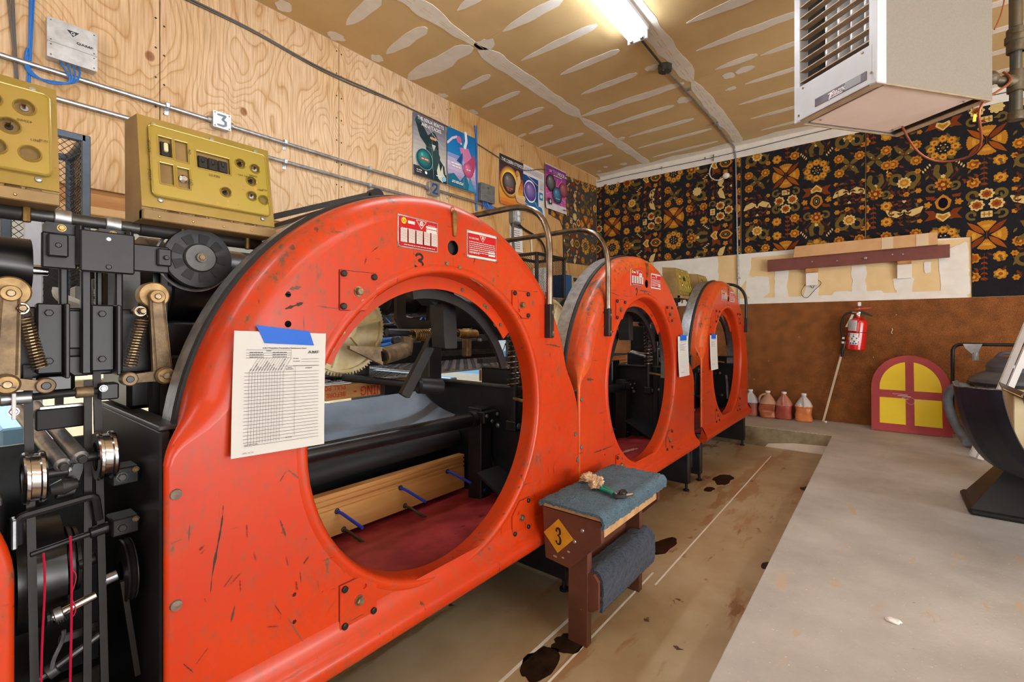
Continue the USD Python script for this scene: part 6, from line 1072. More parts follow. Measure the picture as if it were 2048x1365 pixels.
# arched window-shaped board
ab = thing('arched_board', 'red arched wooden board painted with four yellow panes leaning on the wall', 'board', (5.80, -.18, .002))
mat('board_red', srgb(178, 58, 62), srgb(160, 46, 52), 4, .45, speck=[(5, .68, srgb(150, 84, 96), (1, 1, 1))]); mat('pane_yellow', srgb(250, 222, 24), srgb(244, 212, 20), 3, .45)
bw, bh = .585, .745; O_ = A(5.80, .112, .004); U_ = unit(A(.03, -1, 0)); W_ = unit(A(.20, 0, 1.0)); W_ = unit(W_ - U_ * np.dot(W_, U_))
arch = Polygon([(0, 0), (0, .43)] + [(bw / 2 - bw / 2 * math.cos(a), .43 + .315 * math.sin(a)) for a in np.linspace(.05, math.pi - .05, 30)] + [(bw, .43), (bw, 0)])
inn = Polygon([(.065, .075), (.065, .42)] + [(bw / 2 - .228 * math.cos(a), .42 + .26 * math.sin(a)) for a in np.linspace(.05, math.pi - .05, 30)] + [(bw - .065, .42), (bw - .065, .075)])
ab.add('board', prism(arch, O_, U_, W_, -.014) if False else prism(arch, O_ - np.cross(U_, W_) * .014, U_, W_, .014), 'board_red', smooth=False)
NB = np.cross(U_, W_)
for q in (rect(0, .40, bw / 2 - .032, 1), rect(bw / 2 + .032, .40, 1, 1), rect(0, 0, bw / 2 - .032, .325), rect(bw / 2 + .032, 0, 1, .325)): ab.add('yellow_pane', prism(inn.intersection(q), O_, U_, W_, .0012), 'pane_yellow', smooth=False)
WH = srgb(222, 200, 196)
ab.add('chalk_scribble', prnt([(Point(bw / 2 + .005, .305).buffer(.033).difference(Point(bw / 2 + .005, .305).buffer(.0305)), WH), (ribbon(curve([(.165, .365, 0), (.25, .355, 0), (.20, .35, 0), (.30, .345, 0), (.24, .335, 0), (.285, .318, 0)], 40)[:, :2], .004), WH), (ribbon([(.345, .318), (.35, .295), (.37, .315), (.385, .30), (.40, .312), (.42, .303)], .003), WH)], O_ + NB * .0012, U_, W_), 'print', 'white chalk scribble'); ab.add('nail_hole', cyl(O_ + U_ * bw / 2 + W_ * .66, O_ + U_ * bw / 2 + W_ * .66 + NB * .001, .004, 8), 'knob_black')

# shop vacuum
mat('vac_grey', srgb(92, 92, 100), srgb(76, 76, 84), 8, .4); mat('vac_tank', srgb(128, 130, 140), srgb(104, 106, 114), 6, .25, coat=.4); mat('hose_grey', srgb(116, 126, 136), srgb(98, 108, 118), 20, .5)
vc = A(5.42, -.80, 0); va = thing('shop_vacuum', 'grey shop vacuum with a black push frame beside the arched board', 'vacuum', tuple(vc))
va.add('tank', lathe([(0, .10), (.20, .10), (.225, .13), (.235, .40), (.245, .545), (.25, .56), (0, .56)], vc, Z, 36), 'vac_tank', 'smoky grey tank')
va.add('lid', lathe([(.262, .545), (.27, .56), (.262, .59), (.20, .635), (.15, .66), (0, .665)], vc, Z, 40), 'vac_grey', 'domed grey lid'); va.add('lid_rim', lathe([(.262, .535), (.276, .54), (.276, .562), (.262, .566)], vc, Z, 40), 'black_metal')
va.add('motor_head', lathe([(.16, .655), (.165, .69), (.15, .725), (.12, .755), (.06, .77), (0, .772)], vc, Z, 32), 'vac_grey'); va.add('head_handle', tube(bend([vc + A(.02, .10, .75), vc + A(.0, .075, .80), vc + A(0, -.075, .80), vc + A(.02, -.10, .75)], 6, .04), .016, 10), 'vac_grey', 'carry handle on the lid'); va.add('head_vent', box(5.24, 5.27, -.85, -.76, .69, .712, .004), 'white_paint')
for k, (a, m_) in enumerate(((2.55, 'pane_yellow'), (2.75, 'vac_grey'), (2.92, 'ext_red'), (3.10, 'knob_black'), (3.26, 'ext_red'), (3.45, 'knob_black'))):
    va.add('tank_panel', hull([vc + A(r * math.cos(a + d), r * math.sin(a + d) * 1.0, z) for r in (.236, .246) for d in (-.055, .055) for z in (.30, .52)]), m_)
va.add('tank_badge', hull([vc + A(r * math.cos(2.62 + d), r * math.sin(2.62 + d), z) for r in (.247, .25) for d in (-.07, .05) for z in (.43, .48)]), 'white_paint')
va.add('push_frame', tube(bend([(5.66, -.46, .12), (5.66, -.46, .86), (5.66, -.86, .86) if False else (5.66, -.95, .86), (5.66, -.95, .12)], 7, .07), .014, 12), 'black_metal', 'black tubular push frame')
va.add('drain_hose', tube(curve([vc + A(-.02, .25, .50), vc + A(-.02, .33, .51), vc + A(.06, .38, .44), vc + A(.10, .36, .25), vc + A(.08, .30, .10), vc + A(-.02, .27, .05)], 30), .034, 12), 'hose_grey', 'grey corrugated hose'); va.add('hose_cuff', cyl(vc + A(-.03, .22, .50), vc + A(-.02, .29, .505), .038, 14), 'dull_gold')
va.add('crevice_nozzle', hull([(5.60, -.565 - a, .865 - b) for a, b in ((-.045, 0), (.075, 0), (.015, .09), (.045, .09), (-.03, .04), (.06, .04))] + [(5.64, -.565 - a, .865 - b) for a, b in ((-.045, 0), (.075, 0), (.015, .09), (.045, .09), (-.03, .04), (.06, .04))]), 'clear_grey', 'clear plastic floor nozzle hung on the frame'); va.add('nozzle_neck', cyl((5.62, -.595, .79), (5.61, -.60, .72), .025, 14), 'clear_grey'); va.add('power_cord', tube(curve([vc + A(-.2, .18, .56), vc + A(-.24, .17, .45), vc + A(-.22, .12, .3)], 12), .004, 6), 'knob_black')
va.add('caster_base', lathe([(0, .06), (.24, .06), (.26, .075), (.24, .11), (0, .11)], vc, Z, 32), 'black_metal'); va.each('caster', [cyl(vc + A(.21 * math.cos(a) - .012, .21 * math.sin(a), .03), vc + A(.21 * math.cos(a) + .012, .21 * math.sin(a), .03), .03, 14) for a in (.8, 2.4, 3.9, 5.5)], 'rubber')
va.each('tank_latch', [box(5.15, 5.18, y - .02, y + .02, .49, .56, .004) for y in (-.74, -.92)], 'zinc')
# white pipes and carton
for k, (p0, p1, lab) in enumerate(((A(5.02, -.515, .004), A(5.07, -.925, 1.42), 'white plastic channel leaning in front of the shop vacuum, left of the pair'), (A(4.95, -.55, .004), A(5.0, -.965, 1.42), 'white plastic channel leaning in front of the shop vacuum, right of the pair'))):
    q = thing('white_channel', lab, 'plastic channel', tuple(p0)); d = unit(p1 - p0); s_ = unit(np.cross(d, X)); n_ = np.cross(d, s_); r_ = .017
    q.add('channel', hull([p + s_ * a * r_ + n_ * b * r_ for p in (p0 + d * .01, p1) for a in (-1, 1) for b in (-1, 1)]), 'white_paint', smooth=False); q.add('channel_lip', hull([p + s_ * a + n_ * b for p in (p0 + d * .01, p1) for a in (r_, r_ + .004) for b in (-r_ * .4, r_ * .4)]), 'white_paint', smooth=False)
    q.add('end_cap', hull([p1 + d * e + s_ * a * r_ + n_ * b * r_ for e in (0, .004) for a in (-1.05, 1.05) for b in (-1.05, 1.05)]), 'steel_cover')
mat('carton_cream', srgb(206, 192, 156), srgb(196, 180, 142), 6, .75)
cb = thing('carton', 'cream cardboard carton printed BOWLING at the right photo edge', 'carton', (4.25, -.80, 0))
cb.add('carton_body', box(4.05, 4.45, -1.02, -.595, .0, .60, .004), 'carton_cream'); cb.add('carton_print', prnt([(text('BOWLING', .10, .475, .026, True), srgb(70, 66, 60)), (text('PINS', .20, .43, .026, True), srgb(70, 66, 60))], (4.049, -.54, 0), -Y, Z), 'print'); cb.add('dark_flap', hull([(x, y, z) for x, y, z in ((4.03, -.545, .64), (4.03, -.70, .555), (4.20, -.70, .585), (4.25, -.56, .66), (4.03, -.545, .63), (4.03, -.70, .545), (4.20, -.70, .575), (4.25, -.56, .65))]), 'knob_black', 'dark flap'); cb.add('flap_trim', tube([(4.025, -.545, .636), (4.025, -.70, .55)], .004, 6), 'brass')

# moulded seats on a pedestal
mat('shell_navy', srgb(28, 36, 52), srgb(18, 24, 36), 14, .38, bump=.1, bscale=200); mat('pedestal_black', srgb(30, 30, 30), srgb(20, 20, 20), 8, .4)
se = thing('double_seat', 'dark moulded plastic seats on a wide black pedestal at the right photo edge', 'seat', (3.25, -.62, 0))
def shell(c, yaw, sc=1.0):
    """bucket seat: profile along the seat (forward, up), ribbed across its width with flared sides"""
    prof = curve([(-.19, .40 + .34, 0), (-.178, .65, 0), (-.148, .53, 0), (-.10, .42, 0), (-.03, .348, 0), (.09, .316, 0), (.25, .345, 0), (.36, .375, 0), (.40, .36, 0)], 34)[:, :2]
    rows, f_, r_ = [], A(math.cos(yaw), math.sin(yaw), 0), A(-math.sin(yaw), math.cos(yaw), 0)
    t_ = np.gradient(prof, axis=0); t_ /= np.linalg.norm(t_, axis=1, keepdims=True); nn = np.c_[-t_[:, 1], t_[:, 0]]
    for i, (a, b) in enumerate(prof):
        row, k = [], i / (len(prof) - 1); hw = .215 * (1 - .12 * abs(k - .45) * 2) * sc
        for w_ in np.linspace(-1, 1, 25):
            lift = .050 * max(0, abs(w_) - .25) / .75 - .012 * (abs(w_) < .2) + .02 * max(0, abs(w_) - .85) / .15
            p = A(a, b) * sc + nn[i] * lift * sc; row.append(A(*c) + f_ * p[0] + r_ * hw * w_ + Z * p[1])
        rows.append(row)
    top = loft(rows); n = top.vertex_normals; bot = top.copy(); bot.vertices = bot.vertices + n * -.009; bot.faces = bot.faces[:, ::-1]
    m, cN = 25, len(rows); rim = list(range(0, m)) + [i * m + m - 1 for i in range(1, cN)] + list(range(cN * m - 2, (cN - 1) * m - 1, -1)) + [i * m for i in range(cN - 2, 0, -1)]; q = len(top.vertices)
    sk = [[a, b, b + q] for a, b in zip(rim, rim[1:] + rim[:1])] + [[a, b + q, a + q] for a, b in zip(rim, rim[1:] + rim[:1])]
    r = cat(top, bot); r = trimesh.Trimesh(r.vertices, np.vstack([r.faces, sk]), process=False)
    return r, [np.array([rows[i][j] - np.array(n[i * m + j]) * .0098 for i in range(0, cN - 4)]) for j in (10, 14)] + [np.array([rows[0][j] for j in range(m)])] + [np.array([rows[i][m - 1] for i in range(cN)])]
YW = math.radians(-72)
mat('shell_edge', srgb(150, 140, 132), srgb(60, 60, 66), 60, .4); s1, _1 = shell((3.30, -.47, -.03), YW); s2, _2 = shell((2.84, -.653, -.03), YW)
for (s_, E_) in ((s1, _1), (s2, _2)):
    q = se.add('seat_shell', s_, 'shell_navy', 'ribbed dark plastic seat shell', smooth=50)
    for e in E_: q.add('worn_edge', tube(e, .003, 5), 'shell_edge')  # pale tubes stand in for bright highlights along the ribs and rim
pd = [(3.44, -.36, 0), (3.50, -1.5, 0), (3.10, -.42, 0), (3.10, -1.5, 0)]
se.add('pedestal', hull([(3.485, -.352, .04), (3.495, -1.5, .04), (3.15, -.40, .04), (3.15, -1.5, .04), (3.44, -.50, .32), (3.44, -1.5, .32), (3.30, -.50, .32), (3.30, -1.5, .32)]) if False else hull([(3.485, -.355, .035), (3.485, -1.5, .035), (3.86, -.37, .035), (3.86, -1.5, .035), (3.60, -.53, .30), (3.60, -1.5, .30), (3.76, -.53, .30), (3.76, -1.5, .30)]), 'pedestal_black', 'wide black pedestal', smooth=20)
se.add('pedestal_foot', box(3.478, 3.87, -1.52, -.345, .0, .040, .014), 'pedestal_black', 'rounded foot rail')
se.add('seat_beam', box(3.30, 3.75, -1.2, -.55, .28, .32, .008) if False else box(3.05, 3.76, -.80, -.56, .285, .315, .008), 'pedestal_black')
# maroon board on blocks, long carton on top
mr = thing('maroon_board', 'maroon painted board fixed across the patched drywall', 'board', (5.96, .3, 1.66))
mat('maroon', srgb(118, 62, 54), srgb(104, 52, 46), 6, .5, speck=[(50, .72, srgb(190, 150, 140), (1, 1, 1))])
mr.add('board', hull([(x, y, z) for x in (5.95, 5.99) for y, z in ((1.05, 1.645), (1.05, 1.775), (-.465, 1.665), (-.465, 1.785))]), 'maroon', smooth=False)
for y, z in ((.63, 1.64), (-.14, 1.665)): mr.add('block', box(5.955, FW - .004, y - .055, y + .055, z - .035, z + .01, .003), 'lumber'); mr.add('cleat', box(5.985, FW - .003, y - .055, y + .055, z - .175, z - .035, .003), 'mud_white', 'white painted cleat')
for y, z in ((.62, 1.72), (.40, 1.71), (-.13, 1.725), (-.05, 1.73)): mr.add('board_screw', cyl((5.947, y, z), (5.952, y, z), .007, 8), 'zinc')
mr.add('bolt_bracket', blob((5.94, .165, 1.70), .016, (1, 1, .8), 4, .4), 'chrome')
mat('cardboard', srgb(206, 164, 118), srgb(196, 150, 104), 6, .8)
lc = thing('long_carton', 'long flat cardboard carton resting on top of the maroon board', 'carton', (5.96, .2, 1.78))
lc.add('carton_body', hull([(x, y, z) for x in (5.915, FW - .006) for y, z in ((.79, 1.775), (.775, 1.895), (-.38, 1.787), (-.375, 1.905))]), 'cardboard', smooth=False)
MAT['clear_tape'] = usdkit.material(stage, '/World/Looks/clear_tape', {'p': ('principled_bsdf', {'base_color': srgb(214, 190, 160), 'roughness': .12, 'coat_weight': .6})}, surface='p.BSDF')
for y in (-.01, -.27): lc.add('packing_tape', hull([(x, y + d, z) for x in (5.912, 5.9145) for d in (-.045, .045) for z in (1.786, 1.90)]), 'clear_tape', 'shiny packing tape')
wc = thing('wire_coil', 'thin bent wire hanging under the maroon board', 'wire', (FW - .03, .66, 1.33)); wc.add('wire', tube(curve([(FW - .02, .60, 1.62), (FW - .03, .66, 1.52), (FW - .02, .72, 1.36), (FW - .03, .69, 1.335), (FW - .025, .60, 1.42), (FW - .02, .55, 1.50), (FW - .03, .58, 1.52), (FW - .02, .62, 1.44), (FW - .02, .66, 1.52), (FW - .02, .655, 1.58)], 60), .0028, 6), 'knob_black')
ol = thing('wall_outlet', 'white plug with a looped cord on the floral carpet', 'outlet', (FW - .02, 1.5, 2.80)); ol.add('plug_body', blob((FW - .04, 1.50, 2.80), .04, (.8, 1, .9), 5, .12), 'white_wire', smooth=60); ol.add('plug_socket', box(FW - .05, FW - .012, 1.43, 1.475, 2.76, 2.80, .006), 'knob_black'); ol.add('cord', tube(curve([(FW - .04, 1.53, 2.82), (FW - .05, 1.60, 2.80), (FW - .04, 1.68, 2.86), (FW - .03, 1.69, 2.95), (FW - .03, 1.655, 3.02)], 24), .006, 8), 'white_wire'); ol.add('cord_clip', cyl((FW - .03, 1.652, 3.05), (FW - .03, 1.648, 3.13), .006, 8), 'bolt_metal')
# ------------------------------------------------------------------ unit heater under the ceiling, gas pipe
mat('heater_taupe', srgb(136, 130, 120), srgb(128, 122, 112), 120, .5); mat('heater_white', srgb(202, 208, 216), srgb(194, 200, 208), 9, .35); mat('louver_tan', srgb(182, 160, 130), srgb(160, 138, 110), 12, .45); mat('tray_pink', srgb(240, 222, 210), srgb(232, 210, 196), 4, .6, speck=[(12, .70, srgb(196, 160, 130), (1, 1, 1))]); mat('tube_silver', srgb(232, 236, 240), srgb(206, 210, 216), 12, .25, .25)
k_ = 1.055
HB, HT = 2.053, 2.90
hA, hB = A(2.645, .347) * 1, A(2.394, .033) * 1
hA, hB = hA * k_ + 0, hB * k_ + 0
fu = unit(np.r_[hB - hA, 0]); dv = unit(np.r_[.511, -.393, 0]); fu = unit(fu - dv * np.dot(fu, dv)); wd = np.linalg.norm(hB - hA); dp = .6446 * k_
H0 = A(hA[0], hA[1], HB)                           # front lower left corner; fu runs along the louvred front, dv into the depth
hp = lambda u, d, z: H0 + fu * u + dv * d + Z * z
def hb(u0, u1, d0, d1, z0, z1, b=.003):
    m = box(u0, u1, d0, d1, z0, z1, b); T = np.eye(4); T[:3, 0], T[:3, 1], T[:3, 2], T[:3, 3] = fu, dv, Z, H0
    if np.linalg.det(T[:3, :3]) < 0: m.faces = m.faces[:, ::-1]
    m.apply_transform(T); return m
ht = thing('unit_heater', 'large grey unit heater hung from the ceiling with a louvred white front', 'heater', tuple(hp(wd / 2, dp / 2, 0)))
hh = HT - HB; fw_ = .034
ht.each('side_panel', [hb(0, .006, .03, dp, 0, hh), hb(wd - .006, wd, .03, dp, 0, hh)], 'heater_taupe', 'taupe sheet metal side'); ht.add('rear_panel', hb(0, wd, dp - .006, dp, 0, hh), 'heater_taupe'); ht.add('top_panel', hb(0, wd, .0, dp, hh - .006, hh), 'heater_taupe')
ht.each('front_stile', [hb(-.003, fw_, -.004, .05, 0, hh), hb(wd - fw_, wd + .003, -.004, .05, 0, hh)], 'heater_white', 'white front frame'); ht.add('front_rail', hb(fw_, wd - fw_, -.002, .04, hh - .05, hh), 'heater_white')
ht.add('front_apron', hb(fw_ * .5, wd - fw_ * .5, -.006, .0, .004, .175), 'heater_white', 'white lower front panel')
for u, z in ((.055, .158), (wd - .06, .158), (.03, .03), (wd - .02, .05)): ht.add('front_screw', cyl(hp(u, -.010, z), hp(u, -.006, z), .0055, 8), 'bolt_metal')
for i in range(11):
    z = .195 + i * .0545
    lv = hull([hp(u, d, z + e) for u in (.022, wd - .030) for d, e in ((-.004, -.002), (-.004, .003), (.036, .0), (.036, .004))]); ht.add('louver', lv, 'louver_tan', 'tan tilting louver blade'); 
ht.each('louver_pivot', [cyl(hp(.030, .002, z), hp(.030, .002, z + .10), .003, 6) for z in (.19, .30)], 'zinc')
for i in range(5):
    u = wd * (.30 + .155 * i); rows = []
    for z in np.linspace(.10, hh - .03, 24): rows.append([hp(u + (.022 + .007 * math.sin(z * 46)) * math.cos(a), .13 + .075 * math.sin(a), z) for a in np.linspace(0, 2 * np.pi, 17)])
    ht.add('heat_exchanger_tube', loft(rows), 'tube_silver', 'crinkled silver heat exchanger tube', smooth=60)
ht.add('inner_liner', hb(.012, wd - .012, .24, .25, .03, hh - .02), 'dull_cover'); ht.add('liner_side', hb(.008, .014, .05, .24, .03, hh - .02), 'dull_cover')
ht.each('bottom_lip', [hb(0, wd, .0, .045, -.001, .006), hb(0, wd, dp - .045, dp, -.001, .006), hb(0, .014, .04, dp - .04, -.001, .006), hb(wd - .014, wd, .04, dp - .04, -.001, .006)], 'louver_tan', 'brownish bottom edge')
ht.add('burner_tray', hb(.016, wd - .016, .075, dp - .075, .010, .016), 'tray_pink', 'pinkish bottom tray'); ht.each('tray_gap', [hb(.016, wd - .016, .045, .075, .022, .026), hb(.016, wd - .016, dp - .075, dp - .045, .022, .026)], 'knob_black'); ht.each('tray_screw', [cyl(hp(u, d, .004), hp(u, d, .010), .005, 8) for u, d in ((wd - .05, dp - .10), (.05, dp - .1), (.06, .10))], 'zinc')
npx = .125; pl_ = ht.add('name_plate', hb(npx, wd - .040, -.0085, -.006, .030, .068, .0005), 'guard_blue' if False else 'plate_violet', 'dark name plate with a slanted white logo') if mat('plate_violet', srgb(88, 84, 98), srgb(110, 108, 118), 12, .4) else None
pl_.add('name_logo', prnt([(text('Reznor', .085, .010, .021, True, sx=.92, shear=.35), srgb(240, 240, 244)), (Polygon([(.075, -.002), (.082, -.002), (.094, .03), (.072, .028), (.073, .024), (.084, .025)]), srgb(240, 240, 244)), (ribbon([(.086, .004), (.145, .004)], .004), srgb(240, 240, 244)), (rect(.160, .002, .235, .036), srgb(150, 156, 162))], hp(npx, -.0086, .030), fu, Z, .0002, .0003), 'print')
ht.each('hanger_rod', [cyl(hp(u, d, hh), A(*hp(u, d, 0)[:2], CZ), .006, 8) for u in (.05, wd - .05) for d in (.1, dp - .1)], 'zinc')
ht.add('wire_loop', tube(curve([hp(wd + .002, dp - .01, .62), hp(wd + .01, dp + .045, .56), hp(wd + .01, dp + .055, .46), hp(wd, dp + .01, .33)], 16), .003, 6), 'copper')
# gas pipe
gp = A(3.45, -.515); G = lambda z, dx=0, dy=0: A(gp[0] + dx, gp[1] + dy, z)
mat('gas_pipe', srgb(84, 84, 78), srgb(110, 98, 76), 9, .42, .5); mat('fitting', srgb(112, 100, 80), srgb(84, 76, 64), 20, .5, .5)
gt = thing('gas_pipe', 'dark iron gas pipe with fittings hanging beside the heater', 'pipe', tuple(G(2.0)))
SR = .026
gt.add('riser', cyl(G(2.50), G(CZ), SR, 18), 'gas_pipe'); gt.add('union', lathe([(.030, 0), (.036, .004), (.036, .05), (.042, .055), (.042, .085), (.036, .09), (.036, .12), (.03, .125)], G(2.40), Z, 18), 'fitting', 'brownish pipe union'); gt.add('nipple', cyl(G(2.30), G(2.42), .023, 16), 'gas_pipe')
gt.add('tee', cat(lathe([(.028, 0), (.034, .003), (.034, .105), (.028, .108)], G(2.20), Z, 18), cyl(G(2.255), G(2.255, -.045, .05), .030, 14)), 'fitting'); gt.add('drip_leg', cyl(G(2.08), G(2.21), .025, 16), 'gas_pipe'); gt.add('pipe_cap', lathe([(.0, 0), (.028, .003), (.032, .012), (.032, .04), (.029, .045)], G(2.055), Z, 18), 'fitting')
gt.add('branch_nipple', cyl(G(2.255, -.04, .045), G(2.26, -.09, .10), .018, 14), 'fitting'); gt.add('elbow', blob(tuple(G(2.225, -.10, .11)), .04, (1, 1, .9), 3, .05), 'fitting'); gt.add('branch_pipe', cyl(G(2.262, -.09, .10), hp(wd - .12, dp - .004, .21), .016, 12), 'gas_pipe'); gt.add('gas_cock', cat(cyl(G(2.46), G(2.47, .05, -.05), .016, 10), hull([G(2.46 + e, .045 + a, -.045 + b) for a, b, e in ((0, 0, 0), (.03, -.02, .03), (.035, -.03, .02), (.01, -.02, -.02))])), 'brass')
ct = thing('copper_tube', 'thin copper tube looping down below the heater', 'tube', tuple(hp(.25, dp, -.12))); ct.add('tube', tube(curve([hp(.10, dp - .10, .004), hp(.06, dp + .03, -.07), hp(.10, dp + .16, -.155), hp(.20, dp + .20, -.165), A(3.05, -.34, 2.02), A(3.20, -.44, 2.15), A(3.28, -.47, 2.22), A(3.30, -.45, 2.26)], 40), .0055, 8), 'copper')
tg = thing('tag', 'small yellow paper tag tied under the heater', 'tag', tuple(hp(.36, dp, -.08))); tg.add('string', tube(curve([hp(.36, dp - .02, .0), hp(.355, dp - .005, -.02), hp(.37, dp - .01, -.035)], 10), .002, 5), 'brass'); tg.add('tag_paper', hull([hp(.36, dp - .012, -.035) + A(a, b, c) for a, b, c in ((0, 0, 0), (.012, -.01, .002), (.002, .004, -.035), (.016, -.008, -.032), (0, 0.002, 0), (.002, .006, -.035))]), 'tag_yellow') if mat('tag_yellow', srgb(230, 206, 60), None, rough=.7) else None
# ------------------------------------------------------------------ floral carpet remnants on the walls
GD, OR, RU, BR, OL, CR, DK, YL = [srgb(*c) for c in ((184, 124, 40), (156, 82, 28), (124, 60, 30), (96, 52, 32), (108, 90, 46), (210, 184, 120), (20, 20, 28), (204, 152, 62))]
fl_ = lambda x, y, r, k=8, a=GD, b=OR, c=YL: [(flower(x, y, r, k, .22), a), (flower(x, y, r * .66, k, .2), b), (disc(x, y, r * .30), c)]
def sprig(x, y, L, ang, col, n=4, w=.05):
    a = math.radians(ang); out = [(ribbon([(x, y), (x + L * math.cos(a), y + L * math.sin(a))], .012), col)]
    for i in range(n):
        s = (i + .6) / n * L
        for sg in (-1, 1): out.append((leaf(x + s * math.cos(a), y + s * math.sin(a), w * 1.9, w, ang + sg * 48), col))
    return out
def scroll(x, y, s, sg, col): return [(ribbon([(x + sg * r * math.cos(t), y + r * math.sin(t)) for t, r in zip(np.linspace(-1.9, 3.4, 14), np.linspace(s, s * .45, 14))], s * .5), col)]
def motif(k):
    L = []
    if k == 'cross':
        for i in range(4):
            a = math.pi / 2 * i + math.pi / 2; c, s = math.cos(a), math.sin(a); R_ = lambda p: [(x * c - y * s, x * s + y * c) for x, y in p]
            fan = [(0, .08)] + [(.40 * (1 + .05 * (j % 2)) * math.sin(t), .41 * (1 + .05 * (j % 2)) * math.cos(t)) for j, t in enumerate(np.linspace(-.52, .52, 13))]
            L += [(Polygon(R_(fan)), GD), (Polygon(R_([(0, .14)] + [(.30 * math.sin(t), .30 * math.cos(t)) for t in np.linspace(-.36, .36, 7)])), YL), (Polygon(R_([(0, .16)] + [(.20 * math.sin(t), .22 * math.cos(t)) for t in np.linspace(-.3, .3, 5)])), GD)]
            L += [(leaf(.06 * math.cos(a + .785), .06 * math.sin(a + .785), .52, .14, math.degrees(a) + 45), RU if i % 2 else OR)]
        L += [(ribbon([(0, -.12), (0, .12)], .025), BR)]
    elif k == 'wreath':
        for i in range(8): a = i * math.pi / 4; L += [(leaf(.28 * math.cos(a + .3), .28 * math.sin(a + .3), .19, .09, math.degrees(a) + 60), OL)]
        for i in range(8): a = i * math.pi / 4; L += fl_(.27 * math.cos(a), .27 * math.sin(a), .115, 7, GD, YL, OR)
        L += [(disc(.10 * math.cos(a), .10 * math.sin(a), .02, 8), CR) for a in np.linspace(0, 6.28, 7)[:-1]] + [(disc(0, 0, .05), OL)]
    elif k == 'petal':
        L += [(leaf(.0, .0, .42, .14, a), OL) for a in (35, 215, 128, 308)] + sprig(0, -.1, .3, 90, BR, 3, .04)
        for x, y in ((-.27, -.24), (.27, .24), (.28, -.24)): L += fl_(x, y, .15, 9)
        L += [(disc(.1, .02, .02, 6), CR), (disc(-.1, .1, .02, 6), CR)]
    elif k == 'daisy':
        L += sprig(-.35, -.28, .6, 8, BR, 5, .05) + sprig(-.38, .1, .4, 70, BR, 3, .045) + scroll(.16, .15, .22, 1, OL) + scroll(-.18, .18, .18, -1, OL) + [(leaf(.1, -.2, .3, .13, 40), OL)]
        L += fl_(0, .02, .18, 10, CR, GD, YL)
        for x, y in ((.32, .32), (.33, -.28), (-.33, -.34), (.05, -.34), (-.36, .34)): L += [(flower(x, y, .085, 6, .3), GD), (disc(x, y, .03, 8), OR)]
    elif k == 'corner':
        L += sprig(-.05, .38, .75, -90, RU, 5, .055) + sprig(-.1, -.05, .4, 200, RU, 3, .055)
        for x, y in ((-.27, .26), (.27, .28), (-.27, -.28), (.28, -.22)): L += fl_(x, y, .155, 7, GD, OR if x < 0 else YL, YL if x < 0 else OR)
    elif k == 'spray':
        for sg in (-1, 1):
            for j in range(4): a = math.radians(60 + j * 14); L += [(ribbon([(sg * .05, -.2), (sg * (.2 + .05 * j), .0 + .05 * j), (sg * (.28 + .05 * j), .40 - .06 * j)], .010), BR), (leaf(sg * (.28 + .05 * j), .40 - .06 * j, .10, .045, 90 - sg * 20), CR)]
            L += [(ribbon([(sg * .04, -.02), (sg * .16, .16), (sg * .13, .36)], .13), OL)] + scroll(sg * .25, -.25, .13, sg, OL)
        L += [(flower(0, -.18, .20, 9, .3), GD), (flower(0, -.2, .13, 7, .3), RU), (disc(0, -.2, .05), YL)] + [(flower(0, .05, .06, 5, .3), CR)]
    elif k == 'tulip':
        for sg in (-1, 1): L += [(Polygon([(0, -.36), (sg * .16, -.30), (sg * .42, -.34), (sg * .30, -.18), (sg * .42, -.02), (sg * .22, -.04), (sg * .12, -.18)]), RU), (Polygon([(sg * .18, .38), (sg * .40, .40), (sg * .36, .30), (sg * .22, .30)]), RU), (flower(sg * .34, .15, .10, 5, .4), GD)]
        L += [(Polygon([(0, -.40), (.17, -.24), (.14, -.12), (0, -.17), (-.14, -.12), (-.17, -.24)]), CR), (Polygon([(0, -.35), (.12, -.23), (.09, -.17), (0, -.22), (-.09, -.17), (-.12, -.23)]), GD)]
        L += [(Polygon([(-.14, .02), (0, -.08), (.14, .02), (.19, .22), (.10, .33), (0, .42), (-.10, .33), (-.19, .22)]), GD), (disc(0, .16, .11, 14, .16), DK), (disc(0, .16, .085, 14, .13), OL), (disc(0, .16, .045, 10, .09), DK), (disc(0, .16, .022, 8, .05), CR)]
    elif k == 'scroll':
        L += scroll(.27, .26, .16, 1, OL) + scroll(-.27, .26, .16, -1, OL) + scroll(.30, -.30, .13, 1, OL) + scroll(-.30, -.30, .13, -1, OL)
        for x, y in ((0, .27), (-.2, -.03), (.2, -.03)): L += fl_(x, y, .17, 8, CR, OR, RU)
        L += [(rect(-.10, -.38, .10, -.24).buffer(.02), CR), (rect(-.10, -.32, .10, -.30), OR), (rect(-.06, -.38, -.04, -.24), OR), (rect(.04, -.38, .06, -.24), OR)]
    else:
        for x in (-.30, -.10, .10, .30): L += sprig(x, -.38, .78, 90, BR, 6, .05)
        for sg in (-1, 1): L += [(Polygon([(sg * .06, -.02), (sg * .18, -.10), (sg * .36, -.02), (sg * .42, .12), (sg * .30, .08), (sg * .20, .06)]).buffer(.03), CR), (ribbon([(sg * .08, -.05), (sg * .02, .08)], .05), CR), (flower(sg * .36, -.30, .07, 5, .3), GD), (flower(sg * .36, .32, .07, 5, .3), GD)]
        L += [(Polygon([(0, .30), (.05, .36), (.03, .40), (0, .38), (-.03, .40), (-.05, .36)]), CR)]
    if k != 'cross':
        for i in range(8): a = i * math.pi / 4 + .4; L.insert(0, (leaf(.34 * math.cos(a), .34 * math.sin(a), .15, .06, math.degrees(a) + 80), (OL, BR, RU)[i % 3]))
    return L
ORD = [('petal', 'cross', 'wreath'), ('daisy', 'corner', 'spray'), ('stag', 'scroll', 'tulip')]
